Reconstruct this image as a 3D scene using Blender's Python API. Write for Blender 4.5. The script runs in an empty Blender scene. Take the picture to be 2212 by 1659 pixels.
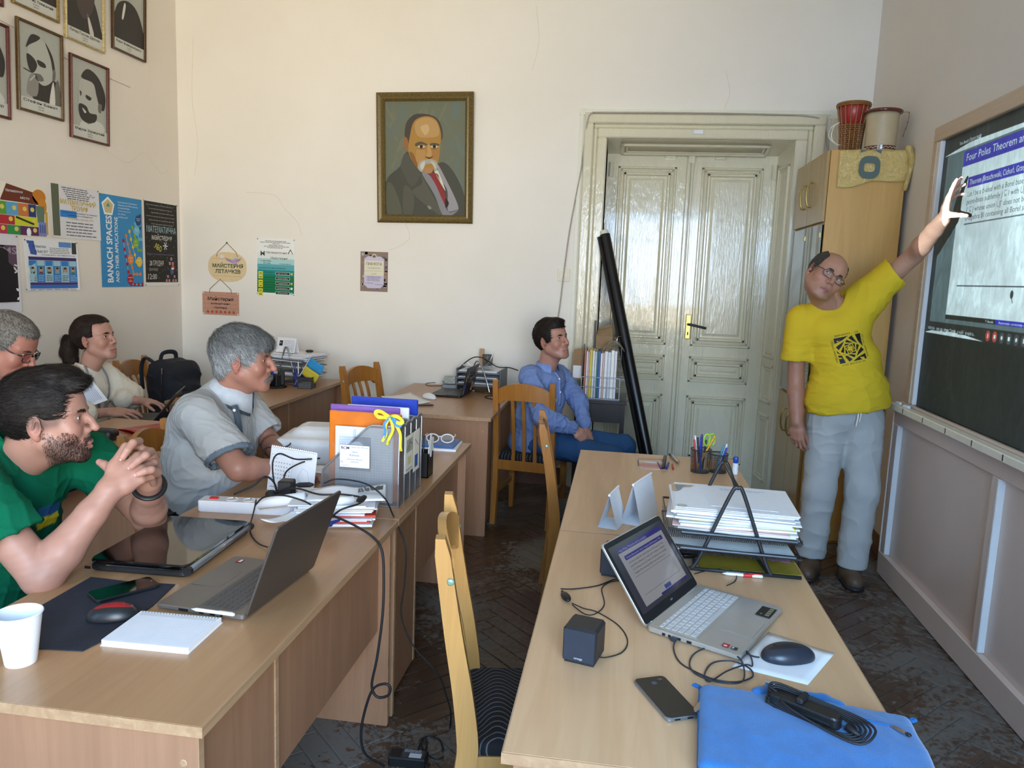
import bpy,bmesh,math,random
import numpy as np
from mathutils import Vector,Matrix,Euler
from math import sin,cos,pi,radians
SC=bpy.context.scene
COL=SC.collection
rnd=random.Random(7)
# ------------------------------------------------------------------ camera, world, lights, exposure
cam=bpy.data.cameras.new('camera')
camo=bpy.data.objects.new('camera',cam)
COL.objects.link(camo)
cam.sensor_fit='HORIZONTAL'
cam.sensor_width=36.0
cam.lens=36.0*1661.0/2212.0
cam.clip_start=.05
camo.matrix_world=Matrix(((.988832,-.057279,.137586,.000000),(.144080,.131384,-.980805,.000000),(.038103,.989675,.138170,1.600000),(.000000,.000000,.000000,1.000000)))
SC.camera=camo
SC.view_settings.view_transform='Standard'
SC.view_settings.look='None'
SC.view_settings.gamma=1.0
SC.view_settings.use_curve_mapping= False
SC.view_settings.exposure=.16
SC.render.film_transparent= False
SC.cycles.max_bounces=8
SC.cycles.diffuse_bounces=5
SC.cycles.glossy_bounces=3
SC.cycles.transparent_max_bounces=12
SC.cycles.sample_clamp_indirect=4.0
SC.cycles.caustics_reflective= False
SC.cycles.caustics_refractive= False
world=bpy.data.worlds.new('daylight')
SC.world=world
world.use_nodes= True
world.node_tree.nodes['Background'].inputs[0].default_value=(.55,.72,1.0,1)
world.node_tree.nodes['Background'].inputs[1].default_value=1.0
def area_light(name,loc,target,sx,sy,power,color,spread=180):
 l=bpy.data.lights.new(name,'AREA')
 l.shape='RECTANGLE';l.size=sx;l.size_y=sy
 l.energy=power;l.color=color;l.spread=radians(spread)
 o=bpy.data.objects.new(name,l);COL.objects.link(o)
 o.location=loc
 d=Vector(target)-Vector(loc)
 o.rotation_euler=d.to_track_quat('-Z','Y').to_euler()
 return o
# two tall windows behind the photographer: blue sky from above, warm sunlit street from below
for wx,ww,ks,kw,aim in((.55,1.8,1.0,1.0,(-3.1,5.8,3.2)),(-2.30,1.25,.32,.35,(-2.0,5.8,3.6))):
 area_light('window_sky_light',(wx,-1.62,1.95),(wx*.6-.2,3.2,-2.0),ww,2.0,165*ks,(.34,.62,1.0),150)
 area_light('window_street_light',(wx,-1.66,1.75),aim,ww,1.9,44*kw,(1.0,.76,.4),76)
# ------------------------------------------------------------------ small toolkit
def lin(h):
 h=h.lstrip('#')
 c=[int(h[i:i+2],16)/255 for i in(0,2,4)]
 return tuple((x/12.92 if x<=.04045 else((x+.055)/1.055)**2.4)for x in c)
class NT:
 """terse node builder"""
 def __init__(s,name):
  s.m=bpy.data.materials.new(name);s.m.use_nodes= True
  s.t=s.m.node_tree;s.b=s.t.nodes['Principled BSDF']
 def n(s,kind,**kw):
  nd=s.t.nodes.new(kind)
  for k,v in kw.items():
   if k.startswith('i_'):
    key=k[2:];key=int(key)if key.isdigit()else key.replace('_',' ')
    nd.inputs[key].default_value=v
   else:setattr(nd,k,v)
  return nd
 def l(s,a,b):s.t.links.new(a,b)
 def ramp(s,fac,stops,interp='LINEAR'):
  r=s.n('ShaderNodeValToRGB');r.color_ramp.interpolation=interp
  e=r.color_ramp.elements
  while len(e)<len(stops):e.new(.5)
  for el,(p,c)in zip(e,stops):
   el.position=p;el.color=(*c,1)if len(c)==3 else c
  s.l(fac,r.inputs[0]); return r.outputs[0]
 def coord(s,scale=(1,1,1),which='Object',rot=(0,0,0)):
  tc=s.n('ShaderNodeTexCoord');mp=s.n('ShaderNodeMapping')
  mp.inputs['Scale'].default_value=scale;mp.inputs['Rotation'].default_value=rot
  s.l(tc.outputs[which],mp.inputs[0]); return mp.outputs[0]
 def noise(s,vec,scale,detail=4,rough=.55,dist=.0):
  nd=s.n('ShaderNodeTexNoise');nd.inputs['Scale'].default_value=scale
  nd.inputs['Detail'].default_value=detail;nd.inputs['Roughness'].default_value=rough
  nd.inputs['Distortion'].default_value=dist
  if vec is not None:s.l(vec,nd.inputs['Vector'])
  return nd.outputs['Fac']
 def bump(s,h,strength=.2,dist=.01):
  b=s.n('ShaderNodeBump');b.inputs['Strength'].default_value=strength;b.inputs['Distance'].default_value=dist
  s.l(h,b.inputs['Height']);s.l(b.outputs[0],s.b.inputs['Normal'])
 def mix(s,fac,a,b):
  m=s.n('ShaderNodeMix',data_type='RGBA')
  if isinstance(fac,float):m.inputs[0].default_value=fac
  else:s.l(fac,m.inputs[0])
  for i,v in((6,a),(7,b)):
   if isinstance(v,tuple):m.inputs[i].default_value=(*v[:3],1)
   else:s.l(v,m.inputs[i])
  return m.outputs[2]
 def base(s,c):
  if isinstance(c,tuple):s.b.inputs['Base Color'].default_value=(*c[:3],1)
  else:s.l(c,s.b.inputs['Base Color'])
M={}
def plain(name,col,rough=.5,metal=.0,spec=.5,vary=.08,scale=40,bump=.0,sheen=.0,coat=.0,trans=.0,alpha=1.0,emit=None,estr=.0):
 t=NT(name)
 c=lin(col)if isinstance(col,str)else col
 if vary:
  v=t.coord();f=t.noise(v,scale,4)
  lo=tuple(x*(1-vary)for x in c);hi=tuple(min(1,x*(1+vary))for x in c)
  t.base(t.ramp(f,[(.3,lo),(.7,hi)]))
  if bump:t.bump(f,bump,.003)
 else:t.base(c)
 b=t.b.inputs
 b['Roughness'].default_value=rough;b['Metallic'].default_value=metal
 b['Specular IOR Level'].default_value=spec
 b['Sheen Weight'].default_value=sheen;b['Coat Weight'].default_value=coat
 b['Transmission Weight'].default_value=trans;b['Alpha'].default_value=alpha
 if emit:
  b['Emission Color'].default_value=(*lin(emit),1);b['Emission Strength'].default_value=estr
 M[name]=t.m
 return t.m
def wood(name,c0,c1,rough=.35,axis=1,scale=1.0,spec=.5,coat=.0):
 t=NT(name)
 sc=[26*scale]*3;sc[axis]=1.6*scale
 v=t.coord(tuple(sc));f=t.noise(v,1.0,6,.6,1.2)
 v2=t.coord(tuple(x*.16 for x in sc));f2=t.noise(v2,1.0,3,.5,2.0)
 a=t.ramp(f,[(.30,lin(c0)),(.72,lin(c1))])
 dark=tuple(x*.86 for x in lin(c0))
 g=t.ramp(f2,[(.38,(.0,.0,.0)),(.75,(.55,.55,.55))])
 t.base(t.mix(g,a,dark))
 t.bump(f,.04,.002)
 t.b.inputs['Roughness'].default_value=rough;t.b.inputs['Specular IOR Level'].default_value=spec
 t.b.inputs['Coat Weight'].default_value=coat
 M[name]=t.m
 return t.m
def vcol_mat(name,rough=.6,spec=.3,bump=.0,bscale=300,sss=.0,vary=.0,coat=.0):
 t=NT(name)
 a=t.n('ShaderNodeAttribute',attribute_name='Col')
 out=a.outputs['Color']
 v=t.coord()
 f=t.noise(v,bscale,3)
 if vary:
  out=t.mix(t.ramp(f,[(.35,(0,0,0)),(.7,(vary,)*3)]),out,(.02,.015,.01))
 t.base(out)
 if bump:t.bump(f,bump,.002)
 b=t.b.inputs
 b['Roughness'].default_value=rough;b['Specular IOR Level'].default_value=spec
 b['Subsurface Weight'].default_value=sss;b['Subsurface Radius'].default_value=(.012,.005,.003)
 b['Subsurface Scale'].default_value=.5;b['Coat Weight'].default_value=coat
 M[name]=t.m
 return t.m
class MB:
 """collects vertices and faces of one mesh; optional colour per face"""
 def __init__(s):s.v=[];s.f=[];s.c=[];s.mi=[]
 def add(s,vs,fs,mat=None,col=None,mi=0):
  o=len(s.v)
  s.v+=[tuple(mat@Vector(p))for p in vs]if mat is not None else[tuple(p)for p in vs]
  s.f+=[tuple(i+o for i in f)for f in fs]
  s.c+=[col]*len(fs);s.mi+=[mi]*len(fs)
  return s
 def box(s,c,d,mat=None,col=None,mi=0,bev=.0):
  x,y,z=(k/2 for k in d)
  if bev>0:
   b=min(bev,x*.9,y*.9,z*.9)
   vs=[];idx={}
   for sx in(-1,1):
    for sy in(-1,1):
     for sz in(-1,1):
      for ax in range(3):
       p=[sx*(x-b),sy*(y-b),sz*(z-b)]
       p[ax]=(sx*x,sy*y,sz*z)[ax]
       idx[(sx,sy,sz,ax)]=len(vs);vs.append([p[i]+c[i]for i in range(3)])
   fs=[]
   for ax in range(3):
    a1,a2=[(1,2),(2,0),(0,1)][ax]
    for sg in(-1,1):
     q=[]
     for u,w in((-1,-1),(1,-1),(1,1),(-1,1)):
      k=[0,0,0];k[ax]=sg;k[a1]=u;k[a2]=w
      q.append(idx[(*k,ax)])
     fs.append(tuple(q if sg>0 else q[::-1]))
    for u in(-1,1):
     for w in(-1,1):
      k0=[0,0,0];k1=[0,0,0]
      k0[ax]=-1;k1[ax]=1
      for k in(k0,k1):k[a1]=u;k[a2]=w
      q=(idx[(*k0,a1)],idx[(*k1,a1)],idx[(*k1,a2)],idx[(*k0,a2)])
      fs.append(q if u*w<0 else q[::-1])
   for sx in(-1,1):
    for sy in(-1,1):
     for sz in(-1,1):
      q=tuple(idx[(sx,sy,sz,a)]for a in range(3))
      fs.append(q if sx*sy*sz>0 else q[::-1])
   return s.add(vs,fs,mat,col,mi)
  vs=[(c[0]+i*x,c[1]+j*y,c[2]+k*z)for i in(-1,1)for j in(-1,1)for k in(-1,1)]
  fs=[(0,1,3,2),(4,6,7,5),(0,4,5,1),(2,3,7,6),(0,2,6,4),(1,5,7,3)]
  return s.add(vs,fs,mat,col,mi)
 def bx(s,x0,x1,y0,y1,z0,z1,**k):
  return s.box(((x0+x1)/2,(y0+y1)/2,(z0+z1)/2),(x1-x0,y1-y0,z1-z0),**k)
 def tube(s,path,r,n=8,mat=None,col=None,caps=True,closed=False,flat=1.0,up=None):
  P=[Vector(p)for p in path];m=len(P)
  R=r if isinstance(r,(list,tuple))else[r]*m
  vs=[];prev= None
  for i,p in enumerate(P):
   if closed:t=P[(i+1)%m]-P[i-1]
   else:t=P[min(i+1,m-1)]-P[max(i-1,0)]
   if t.length<1e-9:t=Vector((0,0,1))
   t.normalize()
   if up is not None:a=Vector(up)
   elif prev is None:a=Vector((0,0,1))if abs(t.z)<.9 else Vector((1,0,0))
   else:a=prev
   a=a-t*a.dot(t)
   if a.length<1e-6:a=t.orthogonal()
   a.normalize();prev=a;b=t.cross(a)
   for k in range(n):
    w=2*pi*k/n
    vs.append(p+a*cos(w)*R[i]*flat+b*sin(w)*R[i])
  fs=[]
  for i in range(m if closed else m-1):
   j=(i+1)%m
   for k in range(n):
    fs.append((i*n+k,i*n+(k+1)%n,j*n+(k+1)%n,j*n+k))
  if caps and not closed:
   fs.append(tuple(range(n))[::-1]);fs.append(tuple((m-1)*n+k for k in range(n)))
  return s.add(vs,fs,mat,col)
 def lathe(s,prof,n=24,mat=None,col=None,cap=True):
  vs=[];fs=[]
  for r,z in prof:
   for k in range(n):
    w=2*pi*k/n;vs.append((r*cos(w),r*sin(w),z))
  for i in range(len(prof)-1):
   for k in range(n):
    fs.append((i*n+k,i*n+(k+1)%n,(i+1)*n+(k+1)%n,(i+1)*n+k))
  if cap:
   fs.append(tuple(range(n))[::-1]);fs.append(tuple((len(prof)-1)*n+k for k in range(n)))
  return s.add(vs,fs,mat,col)
 def prism(s,poly,h,mat=None,col=None,z0=.0):
  n=len(poly)
  vs=[(x,y,z0)for x,y in poly]+[(x,y,z0+h)for x,y in poly]
  fs=[tuple(range(n))[::-1],tuple(range(n,2*n))]+[(i,(i+1)%n,n+(i+1)%n,n+i)for i in range(n)]
  return s.add(vs,fs,mat,col)
 def grid(s,fn,nu,nv,thick=None,mat=None,col=None):
  vs=[fn(i/nu,j/nv)for j in range(nv+1)for i in range(nu+1)]
  w=nu+1
  fs=[(j*w+i,j*w+i+1,(j+1)*w+i+1,(j+1)*w+i)for j in range(nv)for i in range(nu)]
  s.add(vs,fs,mat,col)
  if thick:
   t=Vector(thick);k=len(vs)
   vs2=[tuple(Vector(p)-t)for p in vs]
   f2=[f[::-1]for f in fs]
   ring=[i for i in range(w)]+[j*w+nu for j in range(1,nv+1)]+[nv*w+i for i in range(nu-1,-1,-1)]+[j*w for j in range(nv-1,0,-1)]
   s.add(vs2,f2,mat,col)
   o=len(s.v)-2*k
   for a,b in zip(ring,ring[1:]+ring[:1]):
    s.f.append((o+b,o+a,o+k+a,o+k+b));s.c.append(col);s.mi.append(0)
  return s
def obj(name,mb,mat=None,parent=None,smooth=False,loc=None,rot=None,kind=None,label=None,angle=None):
 me=bpy.data.meshes.new(name)
 me.from_pydata(mb.v,[],mb.f)
 if any(c is not None for c in mb.c):
  a=me.color_attributes.new('Col','FLOAT_COLOR','CORNER')
  arr=np.concatenate([np.tile(np.array([*(c or(1,1,1)),1.0],np.float32),(len(f),1))for c,f in zip(mb.c,mb.f)])
  a.data.foreach_set('color',arr.ravel())
 if mat is not None:
  for mm in(mat if isinstance(mat,list)else[mat]):me.materials.append(mm)
  if isinstance(mat,list):me.polygons.foreach_set('material_index',mb.mi)
 if smooth or angle:
  me.shade_smooth()
  if angle:me.set_sharp_from_angle(angle=radians(angle))
 me.update()
 o=bpy.data.objects.new(name,me);COL.objects.link(o)
 if loc is not None:o.location=loc
 if rot is not None:o.rotation_euler=rot
 if parent is not None:o.parent=parent
 if kind:o['kind']=kind
 if label:o['label']=label
 return o
def tag(o,label,cat,group=None):
 o['label']=label;o['category']=cat
 if group:o['group']=group
 return o
def thing(name,label,cat,loc=(0,0,0),rotz=.0,group=None,rot=None):
 o=bpy.data.objects.new(name, None);COL.objects.link(o)
 o.empty_display_size=.05
 o.location=loc;o.rotation_euler=rot if rot else(0,0,rotz)
 return tag(o,label,cat,group)
def struct(name,mb,mat,parent=None,**k):
 return obj(name,mb,mat,parent,kind=None if parent else 'structure',**k)
def dup(root,loc=None,rotz=None,label=None,group=None):
 r=root.copy();COL.objects.link(r)
 if loc is not None:r.location=loc
 if rotz is not None:r.rotation_euler=(0,0,rotz)
 if label:r['label']=label
 if group:r['group']=group
 for ch in list(root.children):
  c=ch.copy();COL.objects.link(c);c.parent=r
  for g in list(ch.children):
   d=g.copy();COL.objects.link(d);d.parent=c
 return r
def smooth_path(pts,n=6,closed=False):
 P=[Vector(p)for p in pts];m=len(P);out=[]
 for i in range(m if closed else m-1):
  p0=P[i-1]if(i>0 or closed)else P[0];p1=P[i];p2=P[(i+1)%m]
  p3=P[(i+2)%m]if(closed or i+2<m)else P[-1]
  for k in range(n):
   t=k/n
   out.append(.5*((2*p1)+(p2-p0)*t+(2*p0-5*p1+4*p2-p3)*t*t+(3*p1-p0-3*p2+p3)*t**3))
 if not closed:out.append(P[-1])
 return out
# ---- flat print: coloured polygons and lettering on sheets, signs, screens and labels
_txt={}
def text_mesh(s,bold=.0):
 key=(s,bold)
 if key not in _txt:
  cu=bpy.data.curves.new('lettering','FONT');cu.body=s;cu.size=1.0
  cu.align_x='LEFT';cu.resolution_u=2;cu.offset=bold*.45
  ob=bpy.data.objects.new('lettering',cu)
  me=bpy.data.meshes.new_from_object(ob)
  n=len(me.vertices);a=np.zeros(n*3,np.float32);me.vertices.foreach_get('co',a)
  v=a.reshape(-1,3)[:,:2]
  f=[tuple(p.vertices)for p in me.polygons]
  _txt[key]=(v,f)
  bpy.data.objects.remove(ob);bpy.data.curves.remove(cu);bpy.data.meshes.remove(me)
 return _txt[key]
class Print:
 STEP=.00035
 def __init__(s,xf=None):s.mb=MB();s.xf=xf
 def poly(s,pts,col,layer=1):
  col=lin(col)if isinstance(col,str)else col
  vs=[(x,y,layer*s.STEP)for x,y in pts]
  s.mb.add([s.xf(*p)for p in vs]if s.xf else vs,[tuple(range(len(vs)))], None,col); return s
 def rect(s,x0,y0,x1,y1,col,layer=1): return s.poly([(x0,y0),(x1,y0),(x1,y1),(x0,y1)],col,layer)
 def ell(s,cx,cy,rx,ry,col,layer=1,n=20,a0=.0,rot=.0):
  return s.poly([(cx+rx*cos(w)*cos(rot)-ry*sin(w)*sin(rot),cy+rx*cos(w)*sin(rot)+ry*sin(w)*cos(rot))for w in(a0+2*pi*k/n for k in range(n))],col,layer)
 def line(s,pts,w,col,layer=2):
  P=[Vector((x,y))for x,y in pts]
  for a,b in zip(P,P[1:]):
   d=b-a
   if d.length<1e-9: continue
   n=Vector((-d.y,d.x)).normalized()*w/2
   s.poly([a-n,b-n,b+n,a+n],col,layer)
  return s
 def text(s,t,x,y,size,col,align='L',width=None,bold=.0,rot=.0,shear=.0,layer=3,sx=1.0):
  """size = cap height, width = wanted total width"""
  v,f=text_mesh(t,bold)
  if not len(v): return s
  k=size/.727
  w0=v[:,0].max()-v[:,0].min()
  kx=(width/max(w0,1e-6))if width else k*sx
  px=(v[:,0]-v[:,0].min())*kx+shear*v[:,1]*k;py=v[:,1]*k
  W=w0*kx
  if align=='C':px=px-W/2
  if align=='R':px=px-W
  c,sn=cos(rot),sin(rot)
  X=x+px*c-py*sn;Y=y+px*sn+py*c
  col=lin(col)if isinstance(col,str)else col
  vs=[(float(a),float(b),layer*s.STEP)for a,b in zip(X,Y)]
  s.mb.add([s.xf(*p)for p in vs]if s.xf else vs,f, None,col); return s
 def small(s,x0,x1,y,h,col,layer=2,seed=0,fill=.9,words=None):
  """a row of print too small to read, as word-length dashes"""
  r=random.Random(seed*977+int(y*1e4));x=x0
  while x<x0+(x1-x0)*fill:
   w=min(r.uniform(1.5,6)*h,x1-x)
   s.rect(x,y,x+w,y+h*.62,col,layer);x+=w+h*.7
  return s
 def build(s,parent,name='print',mat=None,**k):
  return obj(name,s.mb,mat or M['ink'],parent,**k)
# ------------------------------------------------------------------ signed distance modelling for bodies, clothes, soft things
def vnoise(p,f,seed=0):
 r=np.random.RandomState(seed);out=0
 for i in range(5):
  k=r.normal(size=3);k=k/np.linalg.norm(k)*f*r.uniform(.6,1.7)
  out=out+np.sin(p[...,0]*k[0]+p[...,1]*k[1]+p[...,2]*k[2]+r.uniform(0,6.28))
 return out/2.5
class Vol:
 def __init__(s,lo,hi,h):
  s.lo=np.array(lo,float);s.h=h
  s.n=np.ceil((np.array(hi,float)-s.lo)/h).astype(int)+1
  s.D=np.full(s.n,.08,np.float32)
  s.ax=[s.lo[i]+h*np.arange(s.n[i])for i in range(3)]
 def _blk(s,lo,hi,m):
  a=np.clip(np.floor((np.array(lo)-m-s.lo)/s.h).astype(int),0,s.n)
  b=np.clip(np.ceil((np.array(hi)+m-s.lo)/s.h).astype(int)+1,0,s.n)
  if np.any(b<=a): return None
  return tuple(slice(i,j)for i,j in zip(a,b))
 def put(s,fn,lo,hi,k=.01,op='+'):
  sl=s._blk(lo,hi,k+2.5*s.h)
  if sl is None: return s
  x=s.ax[0][sl[0]][:, None, None];y=s.ax[1][sl[1]][None,:, None];z=s.ax[2][sl[2]][None, None,:]
  d=fn(x,y,z);D=s.D[sl];k=max(k,1e-5)
  if op=='+':
   h=np.clip(.5+.5*(D-d)/k,0,1);s.D[sl]=D*(1-h)+d*h-k*h*(1-h)
  else:
   h=np.clip(.5-.5*(D+d)/k,0,1);s.D[sl]=D*(1-h)-d*h+k*h*(1-h)
  return s
 def cap(s,a,b,ra,rb=None,k=.01,op='+'):
  a=np.array(a,float);b=np.array(b,float);rb=ra if rb is None else rb
  ab=b-a;L=max(float(ab@ab),1e-12)
  def fn(x,y,z):
   px,py,pz=x-a[0],y-a[1],z-a[2]
   t=np.clip((px*ab[0]+py*ab[1]+pz*ab[2])/L,0,1)
   return np.sqrt((px-t*ab[0])**2+(py-t*ab[1])**2+(pz-t*ab[2])**2)-(ra+(rb-ra)*t)
  r=max(ra,rb)
  return s.put(fn,np.minimum(a,b)-r,np.maximum(a,b)+r,k,op)
 def chain(s,pts,rs,k=.01,op='+'):
  for i in range(len(pts)-1):s.cap(pts[i],pts[i+1],rs[i],rs[i+1],k,op)
  return s
 def ell(s,c,r,R=None,k=.01,op='+'):
  c=np.array(c,float);r=np.array(r,float)
  Q=np.eye(3)if R is None else np.array(R,float) # columns = local axes in volume space
  def fn(x,y,z):
   d=(x-c[0],y-c[1],z-c[2])
   u=[(d[0]*Q[0,i]+d[1]*Q[1,i]+d[2]*Q[2,i])for i in range(3)]
   k0=np.sqrt((u[0]/r[0])**2+(u[1]/r[1])**2+(u[2]/r[2])**2)
   k1=np.sqrt((u[0]/r[0]**2)**2+(u[1]/r[1]**2)**2+(u[2]/r[2]**2)**2)
   return k0*(k0-1)/np.maximum(k1,1e-6)
  e=np.sqrt((Q**2)@(r**2))
  return s.put(fn,c-e,c+e,k,op)
 def box(s,c,d,R=None,rad=.01,k=.01,op='+'):
  c=np.array(c,float);d=np.array(d,float)-rad
  Q=np.eye(3)if R is None else np.array(R,float)
  def fn(x,y,z):
   p=(x-c[0],y-c[1],z-c[2])
   u=[np.abs(p[0]*Q[0,i]+p[1]*Q[1,i]+p[2]*Q[2,i])-d[i]for i in range(3)]
   o=np.sqrt(sum(np.maximum(q,0)**2 for q in u))
   return o+np.minimum(np.maximum(np.maximum(u[0],u[1]),u[2]),0)-rad
  e=np.abs(Q)@(d+rad)
  return s.put(fn,c-e,c+e,k,op)
 def cut(s,p,n,k=.002,lo=None,hi=None):
  """remove the side the normal points to"""
  p=np.array(p,float);n=np.array(n,float);n=n/np.linalg.norm(n)
  fn= lambda x,y,z:-((x-p[0])*n[0]+(y-p[1])*n[1]+(z-p[2])*n[2])
  return s.put(fn,s.lo if lo is None else lo,s.lo+s.h*s.n if hi is None else hi,k,'-')
 def mesh(s):
  D=s.D.copy()
  for ax in range(3):
   for e in(0,-1):
    sl=[slice(None)]*3;sl[ax]=e;D[tuple(sl)]=np.maximum(D[tuple(sl)],1e-4)
  S=D<0
  nx,ny,nz=(np.array(D.shape)-1)
  cnt=np.zeros((nx,ny,nz),np.int8);offs=[(i,j,k)for i in(0,1)for j in(0,1)for k in(0,1)]
  for i,j,k in offs:cnt+=S[i:i+nx,j:j+ny,k:k+nz]
  I=np.argwhere((cnt>0)&(cnt<8))
  val=np.stack([D[I[:,0]+i,I[:,1]+j,I[:,2]+k]for i,j,k in offs],1)
  acc=np.zeros((len(I),3));num=np.zeros(len(I))
  O=np.array(offs,float)
  for a in range(8):
   for b in range(a+1,8):
    if np.abs(O[a]-O[b]).sum()==1:
     va,vb=val[:,a],val[:,b];m=(va<0)!=(vb<0)
     t=np.where(m,va/np.where(m,va-vb,1),0)
     acc+=np.where(m[:, None],O[a]+(O[b]-O[a])*t[:, None],0);num+=m
  V=s.lo+(I+acc/num[:, None])*s.h
  idx=np.full((nx,ny,nz),-1,np.int32);idx[I[:,0],I[:,1],I[:,2]]=np.arange(len(I))
  F=[]
  for ax in range(3):
   u,w=[(1,2),(2,0),(0,1)][ax]
   sl0=[slice(0,n)for n in(nx,ny,nz)];sl0[u]=slice(1, None if False else(nx,ny,nz)[u]);sl0[w]=slice(1,(nx,ny,nz)[w])
   sl1=list(sl0);sl1[ax]=slice(1,(nx,ny,nz)[ax]+1)
   A=S[tuple(sl0)];B=S[tuple(sl1)]
   E=np.argwhere(A!=B)
   base=E.copy();base[:,u]+=1;base[:,w]+=1
   flip=A[E[:,0],E[:,1],E[:,2]]
   q=[]
   for du,dw in((-1,-1),(0,-1),(0,0),(-1,0)):
    c=base.copy();c[:,u]+=du;c[:,w]+=dw
    q.append(idx[c[:,0],c[:,1],c[:,2]])
   q=np.stack(q,1);q[~flip]=q[~flip][:,::-1]
   F.append(q[(q>=0).all(1)])
  return V,np.concatenate(F)
def relax(V,F,n=1,lam=.5):
 for _ in range(n):
  acc=np.zeros_like(V);c=np.zeros(len(V))
  for a,b in((0,1),(1,2),(2,3),(3,0)):
   np.add.at(acc,F[:,a],V[F[:,b]]);np.add.at(acc,F[:,b],V[F[:,a]])
   np.add.at(c,F[:,a],1);np.add.at(c,F[:,b],1)
  V=V+lam*(acc/np.maximum(c,1)[:, None]-V)
 return V
def vnormals(V,F):
 n=np.cross(V[F[:,2]]-V[F[:,0]],V[F[:,3]]-V[F[:,1]])
 N=np.zeros_like(V)
 for i in range(4):np.add.at(N,F[:,i],n)
 return N/np.maximum(np.linalg.norm(N,axis=1),1e-9)[:, None]
def npmesh(name,V,F,mat,parent=None,col=None,smooth=True,loc=None,rot=None):
 me=bpy.data.meshes.new(name)
 V=np.asarray(V,np.float32);F=np.asarray(F,np.int32);k=F.shape[1]
 me.vertices.add(len(V));me.vertices.foreach_set('co',V.ravel())
 me.loops.add(F.size);me.loops.foreach_set('vertex_index',F.ravel())
 me.polygons.add(len(F));me.polygons.foreach_set('loop_start',np.arange(0,F.size,k,dtype=np.int32))
 me.update(calc_edges=True)
 if col is not None:
  a=me.color_attributes.new('Col','FLOAT_COLOR','POINT')
  c=np.ones((len(V),4),np.float32);c[:,:3]=col;a.data.foreach_set('color',c.ravel())
 me.materials.append(mat)
 if smooth:me.shade_smooth()
 o=bpy.data.objects.new(name,me);COL.objects.link(o)
 if parent is not None:o.parent=parent
 if loc is not None:o.location=loc
 if rot is not None:o.rotation_euler=rot
 return o
# ------------------------------------------------------------------ materials
vcol_mat('ink',.55,.25)
def wall_mat(name,c0,c1,bscale=14):
 t=NT(name);v=t.coord()
 f=t.noise(v,1.3,4,.6);f2=t.noise(v,90,4,.6)
 t.base(t.ramp(f,[(.3,lin(c0)),(.7,lin(c1))]))
 mx=t.n('ShaderNodeMath',operation='MULTIPLY_ADD');t.l(f2,mx.inputs[0]);mx.inputs[1].default_value=.25
 f3=t.noise(v,bscale,3);t.l(f3,mx.inputs[2])
 t.bump(mx.outputs[0],.10,.01)
 t.b.inputs['Roughness'].default_value=.62;t.b.inputs['Specular IOR Level'].default_value=.25
 M[name]=t.m
wall_mat('wall_paint','#e7e2d8','#ece8df')
wall_mat('side_wall_paint','#e0d9cf','#e6dfd6')
plain('ceiling_paint','#e9e2d2',.8)
def gloss_paint(name,c,bump=.35):
 t=NT(name)
 v=t.coord((1,1,.35));f=t.noise(v,30,4,.55,.6)
 v2=t.coord((1.4,1.4,.12));f2=t.noise(v2,60,3,.5,1.0)
 a=t.n('ShaderNodeMath',operation='ADD');t.l(f,a.inputs[0]);t.l(f2,a.inputs[1])
 t.base(t.ramp(f,[(.25,tuple(x*.95 for x in lin(c))),(.7,lin(c))]))
 t.bump(a.outputs[0],bump,.008)
 t.b.inputs['Roughness'].default_value=.14;t.b.inputs['Specular IOR Level'].default_value=.6
 t.b.inputs['Coat Weight'].default_value=.4;t.b.inputs['Coat Roughness'].default_value=.05
 M[name]=t.m
gloss_paint('door_paint','#ddd7bd')
plain('panel_paint','#dac5b8',.30,vary=.03,scale=5,spec=.5)
plain('panel_paint_light','#e0dad6',.22,vary=.03,scale=8)
plain('trunking','#dcdccb',.4,vary=.03)
plain('brass','#b49a56',.28,.9)
plain('chrome','#c9cbcf',.16,1.0,vary=.0)
plain('steel_grey','#8d9299',.35,.8)
plain('dark_steel','#3a3c40',.38,.6)
plain('black_plastic','#141517',.42,vary=.15)
plain('black_gloss','#08080a',.06,vary=.0,coat=.6)
plain('white_plastic','#e4e6e8',.35,vary=.03)
plain('white_paper','#eceef2',.7,vary=.02)
plain('cream_paper','#e9e3d2',.7,vary=.03)
plain('rubber','#17181b',.6,vary=.1)
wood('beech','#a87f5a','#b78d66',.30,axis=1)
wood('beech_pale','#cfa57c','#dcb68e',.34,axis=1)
wood('beech_end','#9a7256','#aa8062',.38,axis=2)
wood('beech_edge','#a58160','#c0a07c',.4,axis=1,scale=1.5)
wood('chair_wood','#9c6426','#b27838',.32,axis=2,scale=1.5,coat=.3)
wood('chair_wood_pale','#b5854a','#c69757',.34,axis=2,scale=1.5,coat=.3)
wood('cabinet_wood','#c9994f','#d6aa64',.40,axis=2,scale=.8)
wood('cabinet_front','#a98a58','#b89a66',.24,axis=2,scale=.8)
XL,XR,YB,YF,ZC=-3.565,1.63,5.85,-1.7,4.0
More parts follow.
